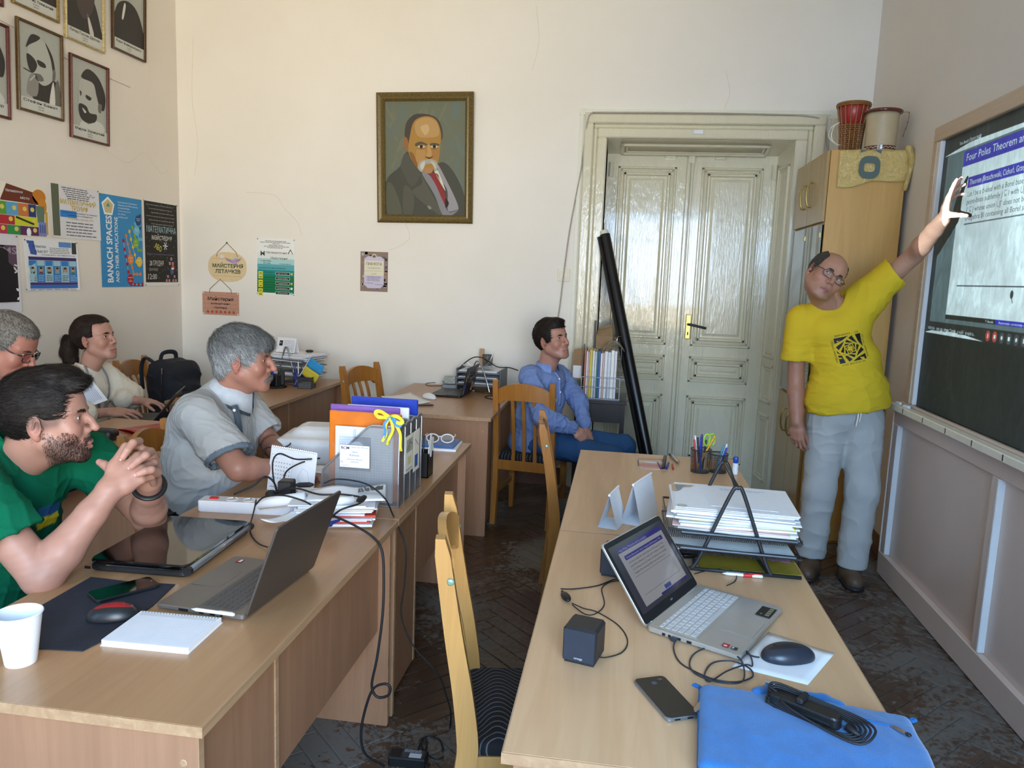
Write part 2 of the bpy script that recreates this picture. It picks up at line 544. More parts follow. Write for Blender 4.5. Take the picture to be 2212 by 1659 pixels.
# ------------------------------------------------------------------ shell
floor_mat=plain('subfloor','#77716a',.8)
struct('floor',MB().bx(XL-.3,XR+.3,YF-.3,YB+1.0,-.12,-.005),floor_mat)
struct('ceiling',MB().bx(XL-.3,XR+.3,YF-.3,YB+.6,ZC,ZC+.12),M['ceiling_paint'])
struct('wall_left',MB().bx(XL-.3,XL,YF-.3,YB+.6,-.1,ZC+.05),M['side_wall_paint'])
struct('wall_right',MB().bx(XR,XR+.3,YF-.3,YB+.6,-.1,ZC+.05),M['side_wall_paint'])
DX0,DX1,DZ=-.187,1.13,2.625
b=MB().bx(XL,DX0,YB,YB+.55,-.1,ZC+.05).bx(DX1,XR,YB,YB+.55,-.1,ZC+.05).bx(DX0,DX1,YB,YB+.55,DZ,ZC+.05)
struct('wall_back',b,M['wall_paint'])
# wall behind the photographer with two window openings
b=MB();xs=[XL,-2.95,-1.65,-.4,1.5,XR]
for i in(0,2,4):b.bx(xs[i],xs[i+1],YF-.3,YF,-.1,ZC+.05)
for i in(1,3):b.bx(xs[i],xs[i+1],YF-.3,YF,-.1,.85);b.bx(xs[i],xs[i+1],YF-.3,YF,3.1,ZC+.05)
struct('wall_front',b,M['side_wall_paint'])
for i,(x0,x1)in enumerate(((-2.95,-1.65),(-.4,1.5))):
 b=MB().bx(x0,x0+.06,YF-.2,YF-.12,.85,3.1).bx(x1-.06,x1,YF-.2,YF-.12,.85,3.1).bx(x0,x1,YF-.2,YF-.12,.85,.92).bx(x0,x1,YF-.2,YF-.12,3.03,3.1)
 b.bx((x0+x1)/2-.04,(x0+x1)/2+.04,YF-.2,YF-.12,.85,3.1).bx(x0,x1,YF-.2,YF-.12,2.3,2.36)
 struct('window_%d'%(i+1),b,M['door_paint'])
b=MB().bx(XR-.02,XR,4.62,YB,0,.12)
struct('baseboard_right',b,plain('brown_board','#6a4a36',.45))
struct('baseboard_back',MB().bx(XL,-.4,YB-.02,YB,0,.14),M['brown_board'])
struct('baseboard_left',MB().bx(XL,XL+.02,0,YB-.02,0,.14),M['brown_board'])
# cracks in the plaster (thin recessed lines)
def crack(pts,place,name):
 m=MB();m.tube([place(*p)for p in pts],.0016,4)
 return m
plain('crack','#cfc3a8',.9)
cr=[((-3.42,3.35),(-3.44,2.9),(-3.40,2.55),(-3.43,2.3)),((-3.0,2.18),(-2.76,2.16),(-2.68,2.06),(-2.58,1.97),(-2.53,1.85)),((-1.70,1.98),(-1.66,1.87),(-1.74,1.80),(-1.82,1.77)),
      ((.62,3.1),(.66,2.95),(.63,2.82),(.68,2.7)),((-.75,3.55),(-.72,3.3),(-.76,3.1))]
trim=1
for c in cr:
 m=MB();m.tube(smooth_path([(x,YB-.0002,z)for x,z in c],5),.0010,4)
 struct('trim_%d'%trim,m,M['crack']);trim+=1
for c in(((4.95,2.36),(5.2,2.30),(5.4,2.4),(5.6,2.28),(5.7,2.32)),((5.45,3.2),(5.5,2.95),(5.42,2.75))):
 m=MB();m.tube(smooth_path([(XL+.0002,y,z)for y,z in c],5),.0009,4)
 struct('trim_%d'%trim,m,M['crack']);trim+=1
# ------------------------------------------------------------------ parquet in herringbone
t=NT('parquet')
oi=t.n('ShaderNodeObjectInfo')
v=t.coord((1.2,16,8));f=t.noise(v,3.0,5,.6,.8)
c=t.ramp(f,[(.25,lin('#3a2a20')),(.75,lin('#5e4330'))])
tone=t.ramp(oi.outputs['Random'],[(.0,(.25,.25,.25)),(1.0,(1.0,1.0,1.0))])
c=t.mix(tone,t.mix(.45,c,lin('#30241e')),c)
tc=t.n('ShaderNodeNewGeometry');mp=t.n('ShaderNodeMapping');t.l(tc.outputs['Position'],mp.inputs[0])
w1=t.noise(mp.outputs[0],1.6,3,.5);w2=t.noise(mp.outputs[0],38,6,.7,.5)
ad=t.n('ShaderNodeMath',operation='MULTIPLY_ADD');t.l(w1,ad.inputs[0]);ad.inputs[1].default_value=1.3;t.l(w2,ad.inputs[2])
msk=t.ramp(ad.outputs[0],[(.535,(0,0,0)),(.60,(1,1,1))]) # replaced below by a scaled mask
sc_=t.n('ShaderNodeMath',operation='MULTIPLY');t.l(ad.outputs[0],sc_.inputs[0]);sc_.inputs[1].default_value=.5
msk=t.ramp(sc_.outputs[0],[(.575,(0,0,0)),(.62,(.85,.85,.85))])
t.base(t.mix(msk,c,lin('#6e6a64')))
rr=t.ramp(msk,[(.0,(.34,)*3),(1.0,(.75,)*3)]);t.l(rr,t.b.inputs['Roughness'])
t.bump(f,.15,.004);M['parquet']=t.m
FL=bpy.data.objects['floor']
PL,PW=.332,.083
pm=MB().box((0,0,-.006),(PL-.005,PW-.005,.012),bev=.0015)
plank_mesh= None
planks=[]
c45=cos(pi/4)
n_=26
for i in range(-80,80):
 for j in range(-19,19):
  for orient in(0,1):
   # herringbone lattice: two perpendicular planks per cell
   ax=i*PW+j*PL*1.0;ay=i*PW-j*PL*1.0
   if orient==0:cx_,cy_,r_=ax+PL/2,ay+PW/2,0
   else:cx_,cy_,r_=ax+PW/2+PL,ay+PL/2-PL+PW,pi/2
   X=(cx_-cy_)*c45+.2;Y=(cx_+cy_)*c45+2.5
   if not(XL<X<XR+.1 and .6<Y<YB+.5): continue
   planks.append((X,Y,r_+pi/4))
def seen_floor(X,Y):
 if .5<X<1.6 and 1.5<Y<5.1: return 0
 if -.8<X<-.12 and 1.75<Y<5.2: return 0
 return 1
planks.sort(key=lambda p:(seen_floor(p[0],p[1]),p[1]))
stuff=MB()
for k,(X,Y,r_)in enumerate(planks):
 if k<290 and not seen_floor(X,Y):
  if plank_mesh is None:
   o=obj('plank',pm,M['parquet'],FL);plank_mesh=o.data
  else:
   o=bpy.data.objects.new('plank',plank_mesh);COL.objects.link(o);o.parent=FL
  o.location=(X,Y,rnd.uniform(-.001,.0));o.rotation_euler=(0,0,r_)
 else:
  stuff.add(pm.v,pm.f,Matrix.Translation((X,Y,0))@Matrix.Rotation(r_,4,'Z'))
obj('parquet_field',stuff,M['parquet'],FL,kind='stuff')
# ------------------------------------------------------------------ double door in its panelled reveal
D=bpy.data.objects.new('door_1', None);COL.objects.link(D);D['kind']='structure'
YD=6.15
dp=M['door_paint']
# architrave of stepped mouldings around the opening
b=MB()
for(a,bb,p)in((.0,.07,.045),(.07,.10,.03),(.10,.165,.055)):
 b.bx(DX0-bb,DX0-a,YB-p,YB,0,DZ+a,bev=.008)
 b.bx(DX1+a*1.18,DX1+bb*1.18,YB-p,YB,0,DZ+a,bev=.008)
 b.bx(DX0-bb,DX1+bb*1.18,YB-p,YB,DZ+a,DZ+bb,bev=.008)
obj('architrave',b,dp,D)
# reveal boards with raised mouldings
RX0,RX1=DX0+.0,DX1-.05
def frame_rings(b,place,w,h,steps):
 """raised rectangular mouldings; place(u, v, d) -> xyz"""
 for(ins,wd,d0)in steps:
  for(u0,u1,v0,v1)in((ins,w-ins,ins,ins+wd),(ins,w-ins,h-ins-wd,h-ins),(ins,ins+wd,ins,h-ins),(w-ins-wd,w-ins,ins,h-ins)):
   q=wd*.3
   vs=[place(*p)for p in((u0,v0,0),(u1,v0,0),(u1,v1,0),(u0,v1,0),(u0+q,v0+q,d0),(u1-q,v0+q,d0),(u1-q,v1-q,d0),(u0+q,v1-q,d0))]
   b.add(vs,[(4,5,6,7),(0,1,5,4),(1,2,6,5),(2,3,7,6),(3,0,4,7)])
b=MB()
b.add([(DX1,YB,0),(RX1,YD,0),(RX1,YD,DZ),(DX1,YB,DZ)],[(0,1,2,3)])
b.add([(DX0,YB,0),(DX0,YD,0),(DX0,YD,DZ),(DX0,YB,DZ)],[(3,2,1,0)])
b.add([(DX0,YB,DZ),(DX1,YB,DZ),(RX1,YD,DZ-.06),(DX0,YD,DZ-.06)],[(0,1,2,3)])
rp= lambda z0:(lambda u,v,d:(DX1-.05*(u/.3)-d,YB+u,z0+v))
for z0,h in((1.06,1.42),(.72,.30),(.12,.52)):
 pl=rp(z0);frame_rings(b, lambda u,v,d:pl(u+.04,v,d),.22,h,((0,.03,.012),(.035,.018,.006)))
frame_rings(b, lambda u,v,d:(DX0+.1+u,YB+.06+v,DZ-.012-.06*(.06+v)/.3-d),1.08,.2,((0,.03,.012),(.035,.018,.006)))
obj('reveal',b,dp,D)
def leaf(x0,x1,ztop,name):
 b=MB().bx(x0,x1,YD,YD+.045,.01,ztop)
 w=x1-x0
 return b
def panel(b,x0,x1,z0,z1):
 pl= lambda u,v,d:(x0+u,YD-d,z0+v)
 frame_rings(b,pl,x1-x0,z1-z0,((0,.022,.016),(.024,.014,.010),(.042,.03,.020)))
 # raised field with chamfered edge
 i=.085;w,h=x1-x0,z1-z0
 vs=[pl(*p)for p in((i,i,0),(w-i,i,0),(w-i,h-i,0),(i,h-i,0),(i+.02,i+.02,.012),(w-i-.02,i+.02,.012),(w-i-.02,h-i-.02,.012),(i+.02,h-i-.02,.012))]
 b.add(vs,[(4,5,6,7),(0,1,5,4),(1,2,6,5),(2,3,7,6),(3,0,4,7)])
for(x0,x1,px0,px1,nm)in((DX0,.437,-.10,.345,'left'),(.437,RX1,.53,.985,'right')):
 lf=obj('door_leaf',leaf(x0,x1,DZ-.06,nm),dp,D)
 for z0,z1 in((1.115,2.475),(.832,1.037),(.19,.727)):
  b=MB();panel(b,px0,px1,z0,z1);obj('panel',b,dp,lf)
b=MB().bx(.415,.445,YD-.028,YD,.01,DZ-.06,bev=.006).bx(.450,.468,YD-.02,YD,.01,DZ-.06,bev=.005)
obj('astragal',b,dp,D)
b=MB().bx(.42,.47,YD-.05,YD-.02,2.50,2.56,bev=.004).bx(.25,.33,YD-.03,YD,2.535,2.555,bev=.003).bx(.62,.70,YD-.03,YD,2.53,2.55,bev=.003)
obj('latch',b,dp,D)
b=MB()
for hx in(DX0+.035,RX1-.02):b.tube([(hx,YD-.02,2.39),(hx,YD-.02,2.50)],.02,10)
obj('hinge',b,dp,D)
h=obj('handle_plate',MB().bx(.487,.527,YD-.012,YD,1.17,1.36,bev=.004),M['brass'],D)
obj('handle',MB().tube(smooth_path([(.507,YD-.01,1.285),(.507,YD-.05,1.285),(.53,YD-.06,1.283),(.64,YD-.055,1.262)]),.0095,10),M['dark_steel'],h,smooth=True)
obj('keyhole',MB().bx(.502,.512,YD-.0135,YD-.011,1.20,1.225),M['black_plastic'],h)
obj('magnet_contact',MB().bx(.42,.49,YB-.062,YB-.05,DZ+.03,DZ+.06,bev=.003),M['white_plastic'],D)
# cable duct round the door, loose cable and light switch
b=MB().bx(DX0-.205,DX0-.18,YB-.014,YB,.3,DZ+.205).bx(DX0-.205,DX1+.26,YB-.014,YB,DZ+.18,DZ+.205).bx(DX1+.235,DX1+.27,YB-.014,YB,2.4,DZ+.21)
b.bx(DX0-.21,DX0-.17,YB-.016,YB,DZ+.165,DZ+.21).bx(DX1+.225,DX1+.275,YB-.016,YB,DZ+.15,DZ+.212)
tag(obj('cable_duct',b,M['trunking']),'off-white plastic cable duct running round the tall double door','duct')
cab=smooth_path([(-.3,YB-.075,2.79),(-.333,YB-.06,2.74),(-.36,YB-.02,2.45),(-.393,YB-.012,2.22),(-.43,YB-.012,1.95),(-.458,YB-.022,1.63),(-.476,YB-.012,1.40),(-.488,YB-.012,1.29),(-.51,YB-.012,1.0)])
tag(obj('cable',MB().tube(cab,.0055,6),plain('grey_cable','#a79f92',.6),smooth=True),'thin grey cable hanging down the wall across the light switch','cable')
cab=smooth_path([(-.3,YB-.06,2.795),(.3,YB-.05,2.80),(.9,YB-.05,2.795),(1.22,YB-.06,2.78),(1.31,YB-.03,2.74),(1.345,YB-.03,2.6),(1.37,YB-.03,2.44)])
tag(obj('cable',MB().tube(cab,.006,6),M['grey_cable'],smooth=True),'grey cable lying along the top of the door architrave','cable')
sw=thing('light_switch','cream square light switch on the wall left of the door','switch',(-.458,YB-.006,1.627))
obj('base',MB().box((0,0,0),(.095,.012,.095),bev=.004),M['cream_paper'],sw)
for dx in(-.017,.017):obj('rocker',MB().box((dx,-.008,0),(.031,.008,.06),bev=.002),M['cream_paper'],sw)
# ------------------------------------------------------------------ desks
def desk(name,label,x0,x1,y0,y1,h=.75,ped=.42,side=1,group=None,ped_end=0,top='beech'):
 """office desk: long side along y; pedestal at one end, modesty panel on the aisle side"""
 cx_,cy_=(x0+x1)/2,(y0+y1)/2
 t=thing(name,label,'desk',(cx_,cy_,0),group=group)
 W,L=x1-x0,y1-y0
 # top slab with pale edge band
 obj('tabletop',MB().box((0,0,h-.011),(W-.004,L-.004,.022),bev=.001),M[top],t)
 e=MB().bx(-W/2,-W/2+.004,-L/2,L/2,h-.022,h-.0004).bx(W/2-.004,W/2,-L/2,L/2,h-.022,h-.0004)
 e.bx(-W/2+.004,W/2-.004,-L/2,-L/2+.004,h-.022,h-.0004).bx(-W/2+.004,W/2-.004,L/2-.004,L/2,h-.022,h-.0004)
 obj('edge_band',e,M['beech_edge'],t)
 for s in(-1,1):
  yy=s*(L/2-.028)
  ep=obj('end_panel',MB().bx(-W/2+.02,W/2-.02,yy-.009,yy+.009,.0,h-.022,bev=.0008),M['beech_end'],t)
  obj('edge_strip',MB().bx(W/2-.02,W/2-.0185,yy-.009,yy+.009,.004,h-.024),M['beech_edge'],ep)
  obj('screw_cap',MB().lathe([(.008,0),(.008,.001),(.006,.002)],12,Matrix.Translation((W/2-.05,yy+s*.0092,h-.09))@Matrix.Rotation(-s*pi/2,4,'X')),M['beech_edge'],ep)
 sx=side
 fx=W/2-.05
 ya,yb=(-L/2+.037,-L/2+ped)if ped_end==0 else(L/2-ped,L/2-.037)
 if ped:
  p=obj('pedestal',MB().bx(sx*fx-.35*(sx>0),sx*fx+.35*(sx<0),ya,yb,.02,h-.022,bev=.001),M['beech_end'],t)
  obj('edge_strip',MB().bx(sx*fx-.002,sx*fx+.003,yb-.016,yb+.0015,.02,h-.024),M['beech_edge'],p)
 obj('modesty_panel',MB().bx(sx*(fx-.016)-.008,sx*(fx-.016)+.008,-L/2+.037,L/2-.037,.355,h-.022),M['beech_end'],t)
 return t
G='row of beech office desks'
desk('desk','beech office desk at lower left under the paper cup and open grey laptop',-1.46,-.728,1.232,2.495)
desk('desk','beech office desk in the left row under the mesh magazine files and printer',-1.46,-.728,2.50,3.78)
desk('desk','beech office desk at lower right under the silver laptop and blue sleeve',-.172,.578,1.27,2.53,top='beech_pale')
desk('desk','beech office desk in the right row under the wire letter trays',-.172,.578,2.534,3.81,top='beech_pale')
desk('desk','beech desk by the back wall holding the black stickered laptop',-1.58,-.752,4.50,5.78)
desk('desk','beech desk in the back corner holding letter trays and the small flag',-2.80,-2.12,4.38,5.72)
desk('desk','beech desk behind the man in the grey polo, red folder on top',-2.72,-1.98,2.98,3.80,ped=0)
# ------------------------------------------------------------------ wooden chairs
t=NT('seat_fabric')
v=t.coord((1,1,1))
sp=t.n('ShaderNodeSeparateXYZ');t.l(v,sp.inputs[0])
s1=t.n('ShaderNodeMath',operation='MULTIPLY');t.l(sp.outputs[1],s1.inputs[0]);s1.inputs[1].default_value=42
s2=t.n('ShaderNodeMath',operation='SINE');t.l(s1.outputs[0],s2.inputs[0])
s3=t.n('ShaderNodeMath',operation='MULTIPLY_ADD');t.l(s2.outputs[0],s3.inputs[0]);s3.inputs[1].default_value=.032;t.l(sp.outputs[0],s3.inputs[2])
nz=t.noise(v,9,2);s3b=t.n('ShaderNodeMath',operation='MULTIPLY_ADD');t.l(nz,s3b.inputs[0]);s3b.inputs[1].default_value=.03;t.l(s3.outputs[0],s3b.inputs[2])
s4=t.n('ShaderNodeMath',operation='MULTIPLY');t.l(s3b.outputs[0],s4.inputs[0]);s4.inputs[1].default_value=300
s5=t.n('ShaderNodeMath',operation='SINE');t.l(s4.outputs[0],s5.inputs[0])
t.base(t.ramp(s5.outputs[0],[(.70,lin('#0c0c0f')),(.86,lin('#55565c'))]))
t.b.inputs['Roughness'].default_value=.9;M['seat_fabric']=t.m
plain('screw_green','#8fae9a',.25,.3)
def chair(label,x,y,rz,h=.93,wood_='chair_wood',lean=.075,group=None):
 """front faces local +y; origin under the seat centre"""
 t=thing('dining_chair',label,'chair',(x,y,0),rz,group)
 w=M[wood_]
 W,Dp=.185,.19 # half width, half depth
 for s in(-1,1):
  # rear post: straight leg splayed back, bent at the seat, leaning back above
  path=[(s*W,-Dp-.035,0),(s*W,-Dp-.01,.22),(s*W,-Dp,.40),(s*W,-Dp+.004,.47),(s*W,-Dp-.012,.60),(s*W,-Dp-.04,.76),(s*W,-Dp-lean,h-.012)]
  b=MB()
  P=smooth_path(path,4)
  vs,fs=[],[]
  for i,p in enumerate(P):
   z=p.z;wd=.017;dp=.020 if z<.40 else .026-.008*max(0,(z-.5))/.45
   if z>h-.05:k=max(.25,1-((z-(h-.05))/.05)**2*.6);dp*=k
   for a,c in((-1,-1),(1,-1),(1,1),(-1,1)):vs.append((p.x+a*wd,p.y+c*dp,p.z))
  n=len(P)
  for i in range(n-1):
   for k in range(4):fs.append((i*4+k,i*4+(k+1)%4,i*4+4+(k+1)%4,i*4+4+k))
  fs+=[(3,2,1,0),tuple((n-1)*4+k for k in range(4))]
  b.add(vs,fs)
  p=obj('back_post',b,w,t,angle=40)
  obj('screw_cap',MB().lathe([(.0095,0),(.009,.003),(.005,.0055)],12,Matrix.Translation((s*(W+.017),-Dp-.048,h-.115))@Matrix.Rotation(s*pi/2,4,'Y')),M['screw_green'],p,smooth=True)
  b=MB()
  vs,fs=[],[]
  for z,q in((0,.014),(.2,.018),(.425,.021)):
   for a,c in((-1,-1),(1,-1),(1,1),(-1,1)):vs.append((s*(W-.003)+a*q,Dp+c*q,z))
  for i in range(2):
   for k in range(4):fs.append((i*4+k,i*4+(k+1)%4,i*4+4+(k+1)%4,i*4+4+k))
  fs+=[(3,2,1,0),(8,9,10,11)]
  obj('leg',b.add(vs,fs),w,t)
  obj('side_rail',MB().bx(s*W-.011,s*W+.011,-Dp,Dp,.385,.435,bev=.002),w,t)
  obj('stretcher',MB().bx(s*W-.008,s*W+.008,-Dp,Dp,.19,.225,bev=.002),w,t)
 obj('front_rail',MB().bx(-W,W,Dp-.012,Dp+.012,.385,.435,bev=.002),w,t)
 obj('rear_rail',MB().bx(-W,W,-Dp-.012,-Dp+.012,.36,.425,bev=.002),w,t)
 # arched top rail
 b=MB();n=16;vs,fs=[],[]
 for i in range(n+1):
  u=-1+2*i/n;x_=u*(W-.016);yb_=-Dp-.052-.028*(1-u*u)
  top=h-.075+.05*(1-u*u)**.8
  bot=h-.165+.012*(1-u*u)+(.018 if abs(u)<.82 else 0)
  for yy,zz in((yb_-.011,bot),(yb_+.011,bot),(yb_+.009,top),(yb_-.013,top)):vs.append((x_,yy,zz))
 for i in range(n):
  for k in range(4):fs.append((i*4+k,i*4+(k+1)%4,i*4+4+(k+1)%4,i*4+4+k))
 fs+=[(3,2,1,0),tuple(n*4+k for k in range(4))]
 obj('top_rail',b.add(vs,[f[::-1]for f in fs]),w,t,angle=35)
 for u in(-.42,0,.42):
  x_=u*(W-.016)
  P=smooth_path([(x_,-Dp,.41),(x_,-Dp-.018,.6),(x_,-Dp-.05,.75),(x_,-Dp-.06-.02*(1-u*u),h-.135)],4)
  b=MB();vs,fs=[],[]
  for p in P:
   for a,c in((-1,-1),(1,-1),(1,1),(-1,1)):vs.append((p.x+a*.011,p.y+c*.006,p.z))
  for i in range(len(P)-1):
   for k in range(4):fs.append((i*4+k,i*4+(k+1)%4,i*4+4+(k+1)%4,i*4+4+k))
  obj('slat',b.add(vs,fs),w,t)
 # upholstered seat
 V=Vol((-.22,-.24,.40),(.22,.24,.50),.009);V.box((0,.0,.445),(W+.006,Dp+.008,.026),rad=.022,k=.004);V.ell((0,0,.455),(.17,.18,.028),k=.02)
 v_,f_=V.mesh();npmesh('seat',v_,f_,M['seat_fabric'],t)
 return t
chair('pale wooden chair with green screw cap in the aisle by the lower right desk',-.165,1.93,radians(-80),h=1.0,wood_='chair_wood_pale')
chair('wooden slat-back chair the man in the blue shirt sits on',-.55,4.99,radians(-8),h=.965)
chair('wooden chair seen edge-on against the far end of the right desk row',-.10,3.72,radians(-84),h=.94)
chair('wooden chair standing against the back wall between the two back desks',-1.56,5.07,radians(-110),h=.965)
chair('wooden chair under the man in the grey polo',-1.70,2.96,radians(-82),h=.93)
chair('wooden chair in the corner carrying the dark blue backpack',-3.12,4.93,radians(-84),h=.95)
# ------------------------------------------------------------------ wardrobe by the door
CX0,CX1,CY0,CY1,CZ=1.15,1.60,4.94,5.74,2.42
t=thing('wardrobe','tall beech wardrobe between the double door and the right wall','wardrobe',(0,0,0))
obj('side_panel',MB().bx(CX0+.02,CX1,CY0,CY0+.018,.02,CZ,bev=.001),M['cabinet_wood'],t)
obj('side_panel',MB().bx(CX0+.02,CX1,CY1-.018,CY1,.02,CZ),M['cabinet_wood'],t)
obj('top_panel',MB().bx(CX0+.02,CX1,CY0+.018,CY1-.018,CZ-.018,CZ),M['cabinet_wood'],t)
obj('back_panel',MB().bx(CX1-.006,CX1,CY0+.018,CY1-.018,.02,CZ-.018),M['cabinet_wood'],t)
obj('plinth',MB().bx(CX0+.03,CX1-.01,CY0+.018,CY1-.018,.0,.06),M['cabinet_wood'],t)
for z in(.88,2.00):obj('shelf',MB().bx(CX0+.022,CX1-.01,CY0+.018,CY1-.018,z-.016,z),M['cabinet_wood'],t)
def cab_handle(d,y,z):
 for k in(0,1):
  q=.012*k
  pts=[(CX0+.002,y+q,z-.075),(CX0-.02,y+q,z-.072),(CX0-.032,y+q*1.2,z-.04),(CX0-.035,y+q*1.3,z),(CX0-.032,y+q*1.2,z+.04),(CX0-.02,y+q,z+.072),(CX0+.002,y+q,z+.075)]
  obj('handle',MB().tube(smooth_path(pts),.0045,8),M['brass'],d,smooth=True)
ym=(CY0+CY1)/2
for(z0,z1,hz,glass)in((2.0,CZ-.004,2.19,0),(.06,.872,.70,0),(.89,1.985,1.35,1)):
 for(a,bb,hy)in((CY0+.006,ym-.002,ym-.09),(ym+.002,CY1-.004,ym+.08)):
  if not glass:
   d=obj('door',MB().bx(CX0,CX0+.018,a,bb,z0,z1,bev=.002),M['cabinet_front'],t)
   cab_handle(d,hy,hz)
  else:
   d=obj('door',MB().bx(CX0+.003,CX0+.009,a,bb,z0,z1),plain('glass_door','#5b5a4e',.06,vary=0,spec=.9,coat=.5)if 'glass_door' not in M else M['glass_door'],t,label='dark glass door')
   obj('hinge',MB().bx(CX0-.002,CX0+.01,a+.01,a+.03,z1-.08,z1-.05,bev=.001),M['brass'],d)
# ------------------------------------------------------------------ blackboard assembly on the right wall
BX=1.52
BY0,BY1=.9,4.49
t=thing('wainscot','pinkish painted wooden panelling with white strips under the blackboard','panelling',(0,0,0))
obj('panel_sheet',MB().bx(BX+.03,XR-.001,BY0,BY1-.01,.0,.965),M['panel_paint'],t)
obj('bottom_rail',MB().bx(BX,BX+.03,BY0,BY1,.004,.135,bev=.004),M['panel_paint'],t)
obj('top_rail',MB().bx(BX+.004,BX+.03,BY0,BY1,.875,.965,bev=.004),M['panel_paint'],t)
obj('end_stile',MB().bx(BX,XR-.001,BY1-.012,BY1,.004,.965,bev=.002),M['panel_paint'],t)
for y in(4.44,3.28,2.12):
 s_=obj('stile',MB().bx(BX+.004,BX+.03,y-.022,y+.022,.135,.875,bev=.002),M['panel_paint'],t)
 obj('white_strip',MB().bx(BX+.002,BX+.032,y-.040,y-.0225,.137,.873,bev=.003),M['panel_paint_light'],s_,label='glossy white strip')
t=thing('chalk_tray','long cream painted ledge with grooves under the blackboard','ledge',(0,0,0))
obj('ledge',MB().bx(BX-.045,XR-.001,BY0,BY1+.02,.967,.985,bev=.003),M['cream_paper'],t)
obj('lip',MB().bx(BX-.05,BX-.03,BY0,BY1+.02,.965,1.0,bev=.004),M['cream_paper'],t)
obj('rail',MB().bx(BX+.03,BX+.05,BY0,BY1,.986,1.0,bev=.003),M['panel_paint'],t)
for k in range(7):obj('nick',MB().bx(BX-.0515,BX-.049,4.2-k*.27,4.206-k*.27,.972,.997),M['black_plastic'],t)
b=thing('blackboard','large blackboard with projected lecture slide in a pale wooden frame','blackboard',(0,0,0))
FX=1.565
zb0,zb1=1.0,2.45
tt=NT('slate');v=tt.coord((1,1.0,1.0));f=tt.noise(v,2.2,5,.6,1.0)
v2=tt.coord((1,9,3),rot=(.5,0,0));f2=tt.noise(v2,2.4,5,.65,1.2)
m_=tt.n('ShaderNodeMath',operation='MULTIPLY');tt.l(f,m_.inputs[0]);tt.l(f2,m_.inputs[1])
tt.base(tt.ramp(m_.outputs[0],[(.10,lin('#3a3f3d')),(.27,lin('#454c4a')),(.46,lin('#555e5d'))]))
tt.b.inputs['Roughness'].default_value=.55;tt.b.inputs['Specular IOR Level'].default_value=.25;M['slate']=tt.m
obj('slate',MB().bx(FX+.015,FX+.03,BY0,4.335,zb0+.0,zb1-.07),M['slate'],b)
obj('frame_rail',MB().bx(FX-.01,XR-.001,BY0,4.43,zb1-.075,zb1,bev=.004),wood('pale_frame','#c3a98c','#d6bea2',.45,axis=1),b)
obj('frame_stile',MB().bx(FX-.005,FX+.03,4.34,4.375,zb0+.001,zb1-.076,bev=.003),M['panel_paint_light'],b,label='glossy white inner stile')
obj('frame_stile',MB().bx(FX-.01,XR-.001,4.377,4.43,zb0+.001,zb1-.076,bev=.003),M['pale_frame'],b)
for k,(y,l_,r_)in enumerate(((4.30,.05,.3),(4.42,.045,.12))):
 V=MB().box((0,0,.0085),(.017,l_,.017),bev=.004)
 tag(obj('chalk_stick',V,M['white_paper'],loc=(BX+.0,y,.9855),rot=(0,0,r_)),('stick of white chalk on the ledge below the blackboard','small crumb of chalk at the far end of the ledge')[k],'chalk')
# ------------------------------------------------------------------ people
vcol_mat('skin',.46,.38,bump=.12,bscale=420,sss=.10)
vcol_mat('hair',.60,.22)
vcol_mat('cloth_knit',.92,.1,bump=.35,bscale=260)
vcol_mat('cloth_weave',.88,.12,bump=.22,bscale=520)
vcol_mat('leather',.5,.4,bump=.3,bscale=160)
plain('eye_white','#dcd8d2',.12,vary=0)
plain('iris','#2b1d14',.08,vary=0)
def clear_mat(name,tint,refl=.06,rough=.02):
 t=NT(name);t.t.nodes.remove(t.b)
 a=t.n('ShaderNodeBsdfTransparent');a.inputs[0].default_value=(*tint,1)
 b=t.n('ShaderNodeBsdfGlossy');b.inputs['Roughness'].default_value=rough
 f=t.n('ShaderNodeFresnel');f.inputs[0].default_value=1.45
 m=t.n('ShaderNodeMixShader');t.l(f.outputs[0],m.inputs[0]);t.l(a.outputs[0],m.inputs[1]);t.l(b.outputs[0],m.inputs[2])
 t.l(m.outputs[0],t.t.nodes['Material Output'].inputs[0]);M[name]=t.m
clear_mat('spectacle_lens',(.95,.96,.97));clear_mat('clear_film',(.93,.94,.95))
def unit(v):v=np.array(v,float); return v/np.linalg.norm(v)
def frame(fwd,roll=.0,up=(0,0,1)):
 """columns: right, forward, up"""
 y=unit(fwd);x=unit(np.cross(y,up));z=np.cross(x,y)
 c,s=cos(roll),sin(roll)
 return np.stack([x*c-z*s,y,z*c+x*s],1) # positive roll leans the crown to the right side
def sstep(a,b,x):t=np.clip((x-a)/(b-a),0,1); return t*t*(3-2*t)
